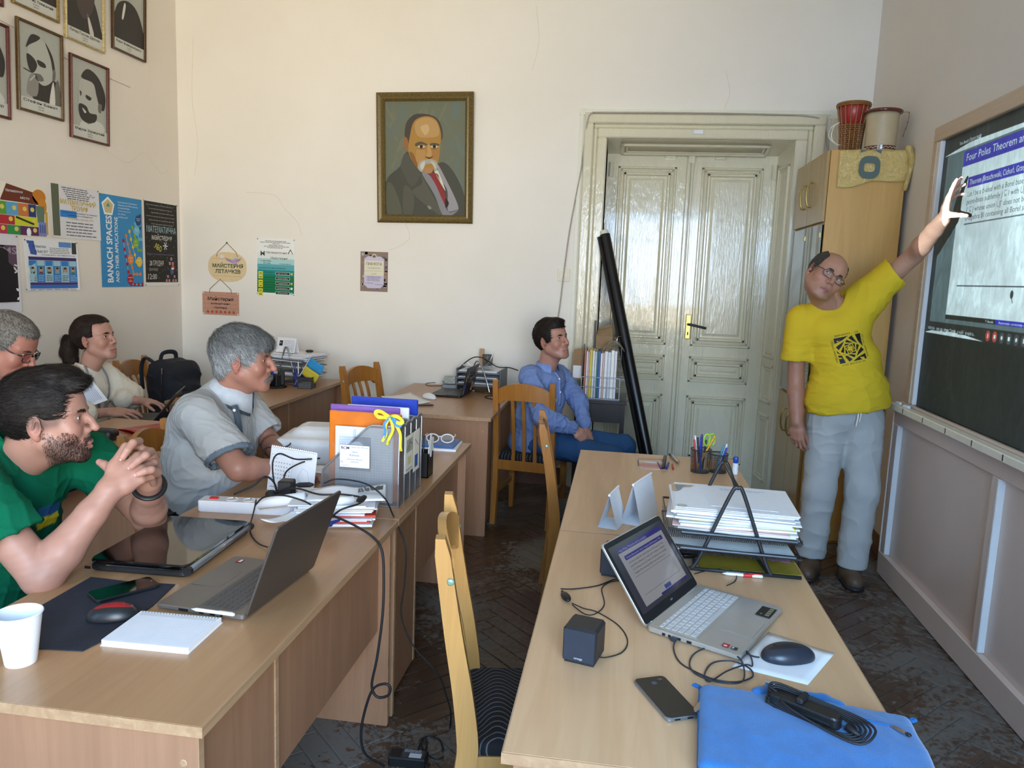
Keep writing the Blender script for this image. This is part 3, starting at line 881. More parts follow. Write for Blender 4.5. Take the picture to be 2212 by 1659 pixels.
def head_mesh(p,h=.0024):
 """head in its own frame: +y face, +z crown, x to the person's right; about .23 tall"""
 V=Vol((-.14,-.17,-.25),(.14,.145,.145),h)
 g=p.get
 jw=g('jaw',1.0);fat=g('fat',.0)
 V.ell((0,-.020,.036),(.077,.097,.086),k=.01)
 V.ell((0,.032,.040),(.066,.058,.066),k=.03)
 V.ell((0,.030,-.030),(.0635+fat,.058,.078),k=.03)
 for s in(-1,1):
  V.cap((s*.052*jw,.004,-.052),(s*.026*jw,.070,-.094),.021+fat,.017,k=.026)
  V.ell((s*.042,.062,-.026),(.024+fat,.022,.026),k=.022)
  V.cap((s*.050,.064,.026),(s*.012,.084,.022),.009,.0105,k=.014)
 V.ell((0,.080,-.101),(.024*jw,.016+fat*.4,.016),k=.02)
 V.ell((0,.078,-.064),(.034,.022,.030),k=.018)
 # neck
 nk=g('neck_dir',(0,-.25,-1));nk=unit(nk)
 nr=g('neck_r',.056)
 a=np.array((0,-.022,-.050));b_=a+nk*g('neck_len',.15)
 V.cap(a,b_,nr*.96,nr*1.08,k=.022)
 V.cap((0,.030,-.080),a+nk*.095+np.array((0,.020,0)),.030+fat,.036,k=.03)
 # eye sockets
 for s in(-1,1):
  V.ell((s*.032,.096,.008),(.021,.017,.0125),k=.016,op='-')
 # nose
 nl,nw=g('nose',1.0),g('nose_w',1.0)
 V.chain([(0,.082,.022),(0,.095+.005*nl,-.004),(0,.099+.0115*nl,-.026)],(.0072,.0078*nw,.0100*nw),k=.010)
 for s in(-1,1):
  V.ell((s*.0120*nw,.0945,-.0305),(.0070*nw,.0095,.0078),k=.010)
  V.ell((s*.0062*nw,.1010,-.0395),(.0035,.005,.003),k=.002,op='-')
 # lids: a ball over each eye opened by an almond
 for s in(-1,1):
  op=g('eye_open',1.0)
  V.ell((s*.032,.0695,.008),(.0148,.0146,.0142),k=.005)
  V.cap((s*.019,.0800,.0135),(s*.045,.0740,.0125),.0032,.0030,k=.006)
  V.ell((s*.0318,.0845,.0075),(.0135,.0105,.0052*op),R=frame((s*.12,1,0),s*-.10),k=.0015,op='-')
 # mouth
 mz=-.0665
 V.chain([(-.024,.0865,mz),(-.010,.0975,mz+.0025),(0,.0985,mz+.001),(.010,.0975,mz+.0025),(.024,.0865,mz)],(.0025,.0050,.0048,.0050,.0025),k=.005)
 V.chain([(-.021,.0865,mz-.006),(0,.0965,mz-.0095),(.021,.0865,mz-.006)],(.003,.0062,.003),k=.005)
 V.chain([(-.027,.089,mz-.003),(0,.1035,mz-.0035),(.027,.089,mz-.003)],(.0018,.0018,.0018),k=.0035,op='-')
 # ears
 for s in(-1,1):
  e=g('ear',1.0)
  Q=np.array(frame((s*.35,.94,0),0))
  V.ell((s*.0800,-.012,-.004),(.0065,.0195*e,.0315*e),R=Q,k=.008)
  V.ell((s*.0775,-.008,-.033*e),(.006,.009,.010),k=.006)
  V.ell((s*.0885,-.008,.000),(.0085,.0125*e,.0215*e),R=Q,k=.004,op='-')
  V.chain([(s*.080,.002,.010),(s*.084,-.008,.012),(s*.083,-.014,-.008)],(.0028,.003,.0028),k=.003)
  V.ell((s*.079,.004,-.010),(.004,.005,.007),k=.004)
 v,f=V.mesh();v=relax(v,f,1,.4)
 # colour
 sk=np.array(lin(g('skin','#c39a86')))
 col=np.tile(sk,(len(v),1)).astype(float)
 x,y,z=v[:,0],v[:,1],v[:,2];ax=np.abs(x)
 def blend(w,c):
  nonlocal col
  w=np.clip(w,0,1)[:, None];col=col*(1-w)+np.array(lin(c))*w
 red=g('red','#b56a5e')
 blend(.34*np.exp(-(((ax-.045)/.026)**2+((y-.075)/.03)**2+((z+.03)/.028)**2)),red)
 blend(.34*np.exp(-((ax/.016)**2+((y-.112)/.018)**2+((z+.028)/.02)**2)),red)
 blend(.4*sstep(.072,.082,ax)*sstep(.04,.02,np.abs(y+.01)),red)
 blend(.35*np.exp(-(((ax-.032)/.02)**2+((z-.0)/.013)**2))*sstep(.06,.08,y),'#8a5a50')
 lipw=sstep(.0275,.022,ax)*sstep(.0135,.0085,np.abs(z-mz+.003+.004*(ax/.025)**2))*sstep(.084,.090,y)
 blend(.6*lipw,g("lip","#9c5a55"))
 n1=vnoise(v,90,3)
 col*=(1+.035*n1)[:, None]
 if g('stubble'):
  st,sc_=g('stubble')
  w=sstep(-.030,-.060,z+.25*np.maximum(0,.03-y)*0)*sstep(-.005,.02,y)*sstep(-.15,-.118,z)
  w=np.maximum(w,sstep(.045,.03,ax)*sstep(-.030,-.045,z)*sstep(.07,.08,y))
  w*=(1-lipw)
  # clear cheeks above the beard line
  line=-.062+.9*np.clip(ax-.030,0,.05)+.0
  w*=sstep(0,-.014,z-np.where(ax<.028,-.040,line))
  w*=np.random.RandomState(9).uniform(.45,1.1,len(v))
  blend(st*w,sc_)
 if g('fade'): # cropped hair on the temples
  a_,c_=g('fade')
  w=sstep(.052,.064,ax)*sstep(-.05,.0,z)*sstep(.055,.035,y)*(sstep(-.02,.0,z)+sstep(.02,-.0,y)*0)
  blend(a_*np.clip(w,0,1),c_)
 return v,f,col
def ball(c,r,n=16):
 vs=[];fs=[]
 m=n//2
 for i in range(m+1):
  for k in range(n):
   a=pi*i/m;w=2*pi*k/n
   vs.append((c[0]+r*sin(a)*cos(w),c[1]+r*cos(a),c[2]+r*sin(a)*sin(w)))
 for i in range(m):
  for k in range(n):fs.append((i*n+k,(i+1)*n+k,(i+1)*n+(k+1)%n,i*n+(k+1)%n))
 return np.array(vs),np.array(fs)
def strands(P,N,T,length,width,lift,colfn,seed=0,curl=.25):
 """thin ribbons lying along T over a surface"""
 r=np.random.RandomState(seed);n=len(P)
 L=length*r.uniform(.6,1.25,n);seg=4
 T=T-N*(T*N).sum(1)[:, None];T=T/np.maximum(np.linalg.norm(T,axis=1),1e-6)[:, None]
 B=np.cross(N,T)
 T=T+B*r.normal(0,curl,n)[:, None]+N*r.normal(0,.06,n)[:, None]
 T/=np.linalg.norm(T,axis=1)[:, None]
 W=width*r.uniform(.6,1.4,n)
 pts=[]
 for i in range(seg+1):
  u=i/seg
  pts.append(P+T*(L*u)[:, None]+N*((lift*(.25+r.uniform(.2,1.0,n))*sin(pi*min(u,.92))-.35*(L*u)**2/.09))[:, None])
 vs=[];
 for i in range(seg+1):
  w=W*(1-.8*(i/seg)**2)/2
  vs+=[pts[i]-B*w[:, None],pts[i]+B*w[:, None]]
 Vv=np.stack(vs,1).reshape(-1,3);k=2*(seg+1)
 base=(np.arange(n)*k)[:, None]
 F=np.concatenate([base+np.array([2*i,2*i+1,2*i+3,2*i+2])for i in range(seg)])
 col=np.repeat(colfn(P,r),k,axis=0)
 return Vv,F,col
def hair_mesh(p,h=.004):
 """scalp shell + strands; p: thick, top (extra lift), line (front hairline z), nape z, comb, colours"""
 g=p.get
 th=g('thick',.008)
 V=Vol((-.13,-.17,-.12),(.13,.16,.18),h)
 V.ell((0,-.022,.038),(.0775+th,.0975+th,.0865+th+g('top',0)),k=.01)
 V.ell((0,.028,.046),(.066+th*.8,.060+th*.7,.064+th+g('top',0)),k=.025)
 for(c,r)in g('bumps',[]):V.ell(c,r,k=.02)
 # uncover the face
 lz=g('line',.075)
 V.put(lambda x,y,z:np.maximum(np.maximum(z-lz-g('peak',0)*np.abs(x)*4,.048-y-g('temple',.0)-.0*x),0*x-1),(-.12,.0,-.12),(.12,.16,lz),k=.010,op='-')
 # below the sideburn line in front of the ears, and the nape
 V.put(lambda x,y,z:np.maximum(z-g('side',-.005)-.0*x,-.022-y),(-.13,-.04,-.12),(.13,.16,g('side',-.005)+.03),k=.008,op='-')
 V.put(lambda x,y,z:z-g('nape',-.055)+0*x+0*y,(-.13,-.17,-.12),(.13,.0,g('nape',-.055)),k=.012,op='-')
 for s in(-1,1):V.ell((s*.09,-.010,-.010),(.03,.022,.030),k=.01,op='-')
 if g('bald'):c,r=g('bald');V.ell(c,r,k=.008,op='-')
 v,f=V.mesh();N=vnormals(v,f)
 comb=g('comb')
 T=comb(v)
 d=vnoise(v*np.array(g('aniso',(1,.35,1))),260,5)*.0012+vnoise(v,120,6)*.0016
 v=v+N*(d*g('rough',1.0))[:, None]
 c0,c1=np.array(lin(g('c0','#141210'))),np.array(lin(g('c1','#2c2622')))
 cf=g('colfn')
 def colfn(P,r):
  t_=r.uniform(0,1,len(P))[:, None]
  c=c0*(1-t_)+c1*t_
  return cf(P,c,r)if cf else c
 col=colfn(v,np.random.RandomState(1))*.8
 r=np.random.RandomState(3)
 n=g('n',3500);i=r.randint(0,len(v),n)
 i=i[N[i,2]*0+r.uniform(0,1,n)>-1]
 sv,sf,sc_=strands(v[i]-N[i]*.001,N[i],T[i],g('len',.022),g('width',.0016),g('lift',.003),colfn,4,g('curl',.25))
 return np.concatenate([v,sv]),np.concatenate([f,sf+len(v)]),np.concatenate([col,sc_])
ORG=np.zeros(3)
class Fig:
 """one person: gathers skin, then children (clothes, hair, spectacles)"""
 def __init__(s,name,label,base):
  s.base=np.array(base,float);s.parts=[];s.name,s.label=name,label;s.kids=[];s.calm= None
 def skin(s,v,f,col):s.parts.append((v,f,col)); return s
 def body(s,V,tone,nails=()):
  v,f=V.mesh();v=relax(v,f,1,.35)
  c=np.tile(np.array(lin(tone)),(len(v),1));c*=(1+.05*vnoise(v,60,2)+.03*vnoise(v,230,4))[:, None]
  for(q,r_)in nails:
   w=np.exp(-(((v-np.array(q))**2).sum(1)/r_**2))[:, None]*.6
   c=c*(1-w)+np.array(lin('#c98f86'))*w
  s.parts.append((v,f,c)); return s
 def finish(s):
  o=0;vs,fs,cs=[],[],[]
  for v,f,c in s.parts:vs.append(v);fs.append(f+o);cs.append(c);o+=len(v)
  s.o=npmesh(s.name,np.concatenate(vs)-s.base,np.concatenate(fs),M['skin'], None,np.concatenate(cs),loc=tuple(s.base))
  tag(s.o,s.label,'person')
  for n,v,f,m,c,l in s.kids:
   k=npmesh(n,v-s.base,f,m,s.o,c)
   if l:k['label']=l
  return s.o
 def kid(s,n,v,f,m,c=None,label=None):s.kids.append((n,np.asarray(v,float),f,M[m],c,label)); return s
 def cloth(s,n,V,mat,tone,folds=(),colfn=None,smooth_n=1,label=None):
  v,f=V.mesh();v=relax(v,f,smooth_n,.5);N=vnormals(v,f)
  d=np.zeros(len(v))
  for(amp,fr,an,sd,mask)in folds:
   w=np.stack([vnoise(v,22,sd+50),vnoise(v,20,sd+51),vnoise(v,24,sd+52)],1)
   q=v*np.array(an)+w*.030
   n_=vnoise(q,fr*1.75,sd)
   m=mask(v)if mask else 1.0
   if s.calm is not None:m=m*sstep(s.calm[1]*.6,s.calm[1]*1.5,np.linalg.norm(v-s.calm[0],axis=1))
   d+=amp*(np.exp(-np.abs(n_)*2.6)-.28)*m
  v=v+N*d[:, None]
  c=np.tile(np.array(lin(tone)),(len(v),1));c*=(1+.03*vnoise(v,45,8))[:, None]
  if colfn:c=colfn(v,c)
  return s.kid(n,v,f,mat,c,label)
 def head(s,p,pos,R,scale=1.07):
  s.hp,s.hR,s.hs=np.array(pos,float),R,scale
  if 'neck_to' in p:
   s.calm=(np.array(p['neck_to'],float),.10)
   q=R.T@(np.array(p['neck_to'],float)-s.hp)/scale-np.array((0,-.022,-.050))
   p['neck_len']=float(np.linalg.norm(q));p['neck_dir']=tuple(q/p['neck_len'])
  v,f,c=head_mesh(p,p.get('res',.0024));s.parts.append((s.hw(v),f,c))
  look=p.get('look',(0,1,0))
  for sd in(-1,1):
   c0=np.array((sd*.032,.0695,.008))
   bv,bf=ball((0,0,0),.0128);s.kid('eye',s.hw(bv+c0),bf,'eye_white')
   l=unit(look);Q=frame(l)
   iv,if_=ball((0,0,0),.0062);iv=iv*np.array((1,.45,1));iv=(iv+np.array((0,.0112,0)))@Q.T
   s.kid('iris',s.hw(iv+c0),if_,'iris')
   if p.get('brow', True):
    r=np.random.RandomState(11+sd);n=p.get('brow_n',130)
    u=r.uniform(0,1,n);
    P=np.stack([sd*(.012+.040*u),.0935-.026*u**1.8-.0,.0225+.008*np.sin(u*2.2)-.006*u+r.normal(0,.0017,n)],1)
    N=np.stack([sd*.5*u,np.ones(n),.15+0*u],1);N/=np.linalg.norm(N,axis=1)[:, None]
    T=np.stack([sd*np.ones(n),-.3-.6*u,.25-.5*u],1)
    bc=np.array(lin(p.get('brow_c','#2a211c')))
    bv,bf,bcol=strands(P,N,T,.010,.0016,.0015, lambda P_,r_:np.tile(bc,(len(P_),1)),5,.2)
    s.kid('eyebrow',s.hw(bv),bf,'hair',bcol)
  return s
 def hw(s,v): return(np.asarray(v,float)*s.hs)@s.hR.T+s.hp
 def hair(s,p,label=None):
  v,f,c=hair_mesh(p); return s.kid('hair',s.hw(v),f,'hair',c,label)
 def glasses(s,col_mat,w=.027,hh=.018,drop=.0,r=.0014):
  m=MB();y0=.101
  for sd in(-1,1):
   pts=[]
   for k in range(20):
    a=2*pi*k/20
    ex,ez=np.sign(cos(a))*abs(cos(a))**.7,np.sign(sin(a))*abs(sin(a))**.7
    pts.append((sd*.0335+w*ex,y0-.0-.35*max(0,(abs(sd*.0335+w*ex)-.03))*.6,.004+drop+hh*ez))
   m.tube([s.hw([q])[0]-s.base for q in pts],r*s.hs,6,closed=True)
   pl=[s.hw([q])[0]-s.base for q in pts]
   m2=MB();m2.add(pl,[tuple(range(20))])
   s.lens=getattr(s,'lens',[])+[m2]
   m.tube([s.hw([q])[0]-s.base for q in smooth_path([(sd*.060,y0-.012,.012+drop),(sd*.071,y0-.02,.013+drop),(sd*.080,.05,.012+drop*.5),(sd*.084,-.005,.018),(sd*.080,-.030,.000)])],r*1.15*s.hs,6)
  m.tube([s.hw([q])[0]-s.base for q in smooth_path([(-.0075,y0,.008+drop),(0,y0+.003,.012+drop),(.0075,y0,.008+drop)])],r*s.hs,6)
  s.gl=(m,col_mat); return s
 def put_glasses(s):
  m,cm=s.gl
  g_=obj('glasses',m,M[cm],s.o,smooth=True)
  for q in s.lens:obj('lens',q,M['spectacle_lens'],g_)
def hand(V,wrist,d,back,thumb,curl=(.35,.35,.4,.45),thumb_pose=(.5,.4),tz=.35,spread=1.0,s=1.07,k=.006,nails=None):
 """five-fingered hand. d: towards fingers, back: out of the back of the hand, thumb: towards the thumb side"""
 y=unit(d);z=unit(np.array(back)-y*np.dot(back,y));x=np.cross(y,z)
 if np.dot(x,thumb)<0:x=-x
 W=np.array(wrist,float)
 P= lambda a,b,c:W+s*(x*a+y*b+z*c)
 base=((.026,.090,.000),(.008,.095,.003),(-.011,.090,.001),(-.028,.080,-.003))
 lens=((.043,.026,.021),(.047,.030,.022),(.043,.028,.021),(.034,.021,.019))
 rad=(.0088,.0090,.0085,.0076)
 st=((.014,.006,0),(.005,.004,.002),(-.006,.004,.001),(-.014,.006,-.002))
 for i in range(4):
  V.chain([P(*st[i]),P(*(np.array(base[i])*(1,.55,1)+(0,0,.001))),P(*base[i])],(.0145*s,.0135*s,.0108*s),k=.012)
 V.cap(P(-.010,.03,-.004),P(.004,.070,-.006),.0145*s,.013*s,k=.015)
 tips=[]
 for i in range(4):
  c=curl[i];c=c if isinstance(c,(tuple,list))else(c,c*1.25,c*.8)
  a=0;p0=np.array(base[i]);pts=[P(*p0)];sp=spread*(.16,.03,-.08,-.20)[i]
  for j in range(3):
   a+=c[j]
   dv=np.array((sin(sp)*cos(a),cos(sp)*cos(a),-sin(a)))
   p0=p0+dv*lens[i][j];pts.append(P(*p0))
  r_=rad[i]*s
  V.chain(pts,(r_*1.08,r_*.98,r_*.9,r_*.74),k=.003 if c[0]<.8 else .002)
  tips.append((pts[-1],pts[-2],z))
 t0,t1=thumb_pose # t0 opening to the side, t1 flexion across the palm
 p0=np.array((.018,.022,-.006));pts=[P(*p0)]
 dv=np.array((sin(t0),cos(t0),-tz));dv=dv/np.linalg.norm(dv)
 p1=p0+dv*.046;pts.append(P(*p1))
 dv=np.array((sin(t0-t1*.5),cos(t0-t1*.5),-tz-t1*.35));dv=dv/np.linalg.norm(dv)
 p2=p1+dv*.034;pts.append(P(*p2))
 dv=np.array((sin(t0-t1),cos(t0-t1),-tz*.9-t1*.6));dv=dv/np.linalg.norm(dv)
 p3=p2+dv*.026;pts.append(P(*p3))
 V.cap(pts[0],pts[1],.0165*s,.0118*s,k=.014)
 V.chain(pts[1:],(.0112*s,.0102*s,.0082*s),k=.004)
 return tips+[(pts[-1],pts[-2],z)]
def arm(V,sh,el,wr,s=1.07,up=(.050,.042),fore=(.041,.044,.028),flat=True):
 sh,el,wr=(np.array(q,float)for q in(sh,el,wr))
 V.cap(sh,el,up[0]*s,up[1]*s*.95,k=.01)
 m=el+(wr-el)*.28
 V.chain([el,m,el+(wr-el)*.72,wr],(fore[0]*s,fore[1]*s,(fore[2]+.005)*s,fore[2]*s),k=.012)
def sleeve(V,sh,el,t,r0,r1,tilt=(0,0,0),k=.03):
 """short sleeve following the upper arm, open at fraction t; call before the trunk is added"""
 sh,el=np.array(sh,float),np.array(el,float);d=el-sh;L=np.linalg.norm(d);d/=L
 V.cap(sh,sh+d*(L*t+.05),r0,r1+(r1-r0)*.05/(L*t),k=k)
 e=sh+d*L*t;n=unit(d+np.array(tilt));b=r1*1.9
 V.put(lambda x,y,z:-((x-e[0])*n[0]+(y-e[1])*n[1]+(z-e[2])*n[2]),e-b,e+b,.002,'-')
 V.cap(e-d*.012,e+d*.06,r1-.017,r1-.013,k=.004,op='-')
def nail_meshes(fig,tips,s=1.0):
 for tip,prev,z in tips:
  d=unit(tip-prev);n=unit(z-d*np.dot(z,d));b=np.cross(d,n)
  c=tip+n*.0058*s+d*.0035*s
  vs=[]
  for i in range(4):
   for j in range(4):
    u,w=(i/3-.5),(j/3-.5)
    vs.append(c+d*u*.011*s+b*w*.009*s-n*(w*w*.008+u*u*.003)*s)
  fs=np.array([(i*4+j,i*4+j+1,i*4+j+5,i*4+j+4)for i in range(3)for j in range(3)])
  fig.kid('fingernail',np.array(vs),fs,'nail')
plain('nail','#c9958c',.25,vary=0)
def A(*p): return np.array(p,float)
fold_h= lambda a,f=16,sd=1,mask=None:(a,f,(1,1,2.2),sd,mask) # folds lying across
fold_v= lambda a,f=16,sd=1,mask=None:(a,f,(2.2,2.2,.7),sd,mask) # folds hanging down
def comb_field(c,fwd=.0,down=.0,out=1.0):
 """hair grows away from the whorl c, plus a forward and downward set"""
 c=np.array(c)
 return lambda v:unitv((v-c)*out+np.array((0,fwd,-down)))
def unitv(a): return a/np.maximum(np.linalg.norm(a,axis=1),1e-6)[:, None]
def shoe(fig,heel,toe,col,w=.052,hgt=.09,strap=True):
 heel,toe=A(*heel),A(*toe);d=unit(toe-heel);L=np.linalg.norm(toe-heel)
 lo=np.minimum(heel,toe)-.08;hi=np.maximum(heel,toe)+.08;lo[2]=-.02;hi[2]=.2
 V=Vol(lo,hi,.0055)
 sd=np.array((-d[1],d[0],0))
 P= lambda u,z,s=0:heel+d*(u*L)+np.array((0,0,z))+sd*s
 V.cap(P(.15,.052),P(.45,.050),.046,.052,k=.02);V.cap(P(.45,.045),P(.84,.036),.052,.046,k=.03)
 V.cap(P(.16,.08),P(.22,.12),.045,.042,k=.02)
 V.cut((0,0,.008),(0,0,-1))
 v,f=V.mesh();v=relax(v,f,1)
 c=np.tile(np.array(lin(col)),(len(v),1));c*=(1+.18*vnoise(v,30,3))[:, None]
 fig.kid('shoe',v,f,'leather',c)
 V=Vol(lo,hi,.0055);V.cap(P(.14,.012),P(.48,.012),.049,.056,k=.01);V.cap(P(.48,.012),P(.86,.012),.056,.050,k=.01)
 V.cut((0,0,.022),(0,0,1));V.cut((0,0,.002),(0,0,-1))
 v,f=V.mesh();fig.kid('sole',v,f,'leather',np.tile(np.array(lin('#23201f')),(len(v),1)))
 if strap:
  V=Vol(lo,hi,.005);V.cap(P(.47,.060,-.045),P(.47,.095,0),.012,.012,k=.01);V.cap(P(.47,.095,0),P(.47,.060,.045),.012,.012,k=.01)
  v,f=V.mesh();fig.kid('strap',v,f,'leather',np.tile(np.array(lin(col))*.8,(len(v),1)))
# ================================================================== the speaker at the blackboard
f=Fig('person','standing man in a yellow T-shirt and pale trousers pointing up at the blackboard',(1.24,4.36,0))
SK='#b08068'
R=frame((.20,-.97,-.06),radians(-31))
f.head(dict(skin=SK,red='#b8685a',lip='#96505a',jaw=1.02,fat=.005,nose_w=1.12,neck_to=(1.115,4.40,1.475),neck_r=.060,brow_c='#3c332c',eye_open=.55,stubble=(.22,'#6d5f58'),look=(.7,1,-.1),fade=(.5,'#4a4440')),(1.049,4.330,1.665),R,1.09)
f.hair(dict(thick=.006,line=.10,bald=((0,.060,.112),(.060,.130,.082)),comb=comb_field((0,-.05,.12),.1,.03),c0='#2a2622',c1='#5a544e',len=.010,width=.0012,n=3200,lift=.002,nape=-.045,side=.004,temple=-.0,rough=.6),'short dark hair around a bald crown')
f.glasses('dark_steel',.0265,.016,-.004)
V=Vol((.84,3.85,.70),(1.62,4.50,1.75),.0042)
# raised left arm
el,wr=A(*(1.457,4.250,1.786)),A(*(1.494,4.030,1.951))
arm(V,(1.30,4.35,1.585),el,wr,1.07,fore=(.040,.043,.030))
V2=Vol((1.25,3.78,1.5),(1.66,4.5,2.25),.0034)
arm(V2,(1.30,4.35,1.585),el,wr,1.07,up=(.050,.045),fore=(.042,.044,.031))
tips=hand(V2,wr,(.10,-.12,1),(-1,.30,.02),(.1,-1,-.3),curl=((.05,.1,.1),(.25,.15,.1),(.45,.25,.2),(.62,.4,.3)),thumb_pose=(1.45,-.1),tz=1.1,spread=1.5,s=1.06)
f.body(V2,SK,[(q[0],.012)for q in tips])
V3=Vol((.84,4.18,.70),(1.10,4.50,1.45),.0034)
arm(V3,(.95,4.40,1.43),(.966,4.40,1.09),(.978,4.34,.868),1.05,up=(.050,.043),fore=(.041,.043,.031))
t2=hand(V3,(.978,4.34,.868),(.10,-.14,-1),(-.62,-1,-.05),(1,-.3,0),curl=((.35,.6,.5),(.45,.7,.5),(.5,.75,.6),(.55,.8,.6)),thumb_pose=(.30,.25),spread=.8,s=1.02)
f.body(V3,'#a87660',[(q[0],.012)for q in t2])
V=Vol((.85,4.1,.05),(1.6,4.6,1.75),.012) # trunk and legs under the clothes
V.ell((1.22,4.39,1.15),(.15,.10,.32),k=.05);V.cap((1.0,4.40,1.43),(1.27,4.37,1.55),.05,k=.04);V.cap((1.12,4.40,1.45),(1.09,4.37,1.57),.055,k=.03)
V.chain([(1.15,4.39,.9),(1.135,4.36,.5),(1.13,4.40,.10)],(.085,.06,.045),k=.04);V.chain([(1.33,4.38,.9),(1.345,4.32,.52),(1.325,4.32,.10)],(.085,.06,.045),k=.04)
f.body(V,SK)
V=Vol((.80,4.02,.86),(1.62,4.66,1.86),.0058)
sleeve(V,(.956,4.40,1.43),(.966,4.40,1.09),.67,.070,.084)
sleeve(V,(1.295,4.355,1.58),el,.60,.088,.082,(.35,0,.1))
V.ell((1.232,4.36,1.07),(.206,.165,.16),k=.04);V.ell((1.21,4.37,1.21),(.182,.145,.16),k=.04);V.ell((1.150,4.385,1.37),(.172,.125,.13),k=.04)
V.cap((.985,4.40,1.445),(1.09,4.40,1.490),.060,.062,k=.04);V.cap((1.12,4.40,1.50),(1.285,4.36,1.575),.062,.070,k=.05)
V.cap((1.20,4.38,1.40),(1.29,4.36,1.55),.10,.085,k=.05)
V.ell((1.235,4.365,.985),(.222,.172,.15),k=.04)
V.cut((1.22,4.37,.952),(.16,0,-1))
V.cap((1.108,4.39,1.515),(1.085,4.33,1.62),.069,.076,k=.008,op='-')
f.cloth('shirt',V,'cloth_knit','#d6b42e',[fold_h(.0045,20,3, lambda v:sstep(1.36,1.15,v[:,2])*.8+.15),(.006,11,(1.2,1,1.9),5, lambda v:sstep(1.3,1.1,v[:,2])),(.005,24,(.6,1,2.6),7, lambda v:sstep(.24,.10,np.abs(v[:,0]-1.0))*sstep(1.40,1.30,v[:,2])),(.004,22,(2.4,1,.6),9, lambda v:sstep(1.38,1.48,v[:,2]))],label='yellow T-shirt')
V=Vol((.95,4.15,.05),(1.55,4.62,1.05),.0066)
V.ell((1.243,4.385,.93),(.185,.135,.13),k=.03)
V.chain([(1.155,4.395,.88),(1.135,4.365,.50),(1.128,4.41,.08)],(.112,.084,.082),k=.035)
V.chain([(1.330,4.385,.88),(1.348,4.325,.52),(1.328,4.315,.06)],(.112,.084,.080),k=.035)
V.cut((1.13,4.4,.098),(-.05,0,-1),lo=(.9,4.1,0),hi=(1.235,4.7,.14));V.cut((1.33,4.3,.085),(0,0,-1),lo=(1.2,4.1,0),hi=(1.6,4.7,.12))
f.cloth('trousers',V,'cloth_weave','#b3b1ac',[fold_h(.004,26,13),(.008,10,(1.2,1,1.5),15, lambda v:sstep(.6,.3,v[:,2])),(.006,18,(.7,.7,2.4),17, lambda v:sstep(.60,.75,v[:,2])*sstep(.92,.8,v[:,2]))],label='pale grey linen trousers')
shoe(f,(1.165,4.47,0),(1.075,4.235,0),'#54402f');shoe(f,(1.325,4.42,0),(1.318,4.155,0),'#584535')
m=MB();m.tube(smooth_path([(1.262,4.235,.985),(1.258,4.225,.93),(1.256,4.235,.885)]),.005,6);m.tube(smooth_path([(1.272,4.235,.985),(1.272,4.225,.95),(1.270,4.235,.91)]),.004,6)
o=f.finish();f.put_glasses()
obj('drawstring',m,M['cream_paper'],o,loc=tuple(-f.base))
# print on the chest: nested tilted squares, projected onto the shirt surface
sh=[c for c in o.children if c.name.startswith('shirt')][0]
def on_cloth(ob,origin,u,w,depth=.004):
 """place flat print coordinates on a cloth surface by casting along the sheet normal"""
 n_=Vector(u).cross(Vector(w)).normalized();O_=Vector(origin)-Vector(ob.parent.location)
 def xf(x,y,z):
  p=O_+Vector(u)*x+Vector(w)*y
  hit,loc,nor,_=ob.ray_cast(p+n_*.25,-n_)
  return tuple((loc if hit else p)+n_*(.0012+z))
 return xf
u_=Vector((.955,.02,.27)).normalized();w_=Vector((-.27,.06,.955));w_=(w_-u_*w_.dot(u_)).normalized()
pr=Print(on_cloth(sh,(1.192,4.2,1.297),u_,w_))
S_=.068;K='#17171a';ang=.0
def tess(pts,n=5):
 out=[]
 for i in range(len(pts)):
  a,b_=pts[i],pts[(i+1)%len(pts)]
  out+=[(a[0]+(b_[0]-a[0])*k/n,a[1]+(b_[1]-a[1])*k/n)for k in range(n)]
 return out
for lv in range(6):
 sq=[(S_*1.414*cos(ang+pi/4+k*pi/2),S_*1.414*sin(ang+pi/4+k*pi/2))for k in range(4)]
 S2,a2=S_*.735,ang+radians(27)
 sq2=[(S2*1.414*cos(a2+pi/4+k*pi/2),S2*1.414*sin(a2+pi/4+k*pi/2))for k in range(4)]
 for k in range(4):
  a,b_,c_=sq[k],sq[(k+1)%4],sq2[k]
  # corner triangle with a curved yellow blade left free
  q=sq2[(k-1)%4]
  tri=[a,tuple(A(*a)*.38+A(*c_)*.62),tuple(A(*q)*.80+A(*a)*.20)]
  g_=[tri[0],tuple(A(*tri[0])*.45+A(*tri[1])*.55),tri[1],tuple((A(*tri[1])+A(*tri[2]))/2*.93),tri[2],tuple(A(*tri[0])*.5+A(*tri[2])*.5)]
  pr.poly(g_,K,1)
 S_,ang=S2*.98,a2
for k,(s_,sz)in enumerate((('BANACH – 125',.0105),('AT LVIV, UKRAINE',.009),('26–29 JUNE 2017',.009),('INTERNATIONAL CONFERENCE',.010))):
 r_=-k*pi/2;d_=.074
 c_,s2=cos(r_),sin(r_);x0,y0=(-.06,d_)
 pr.text(s_,x0*c_-y0*s2,x0*s2+y0*c_,sz,K,width=.12,rot=r_,layer=1)
pr.build(sh,'chest_print')
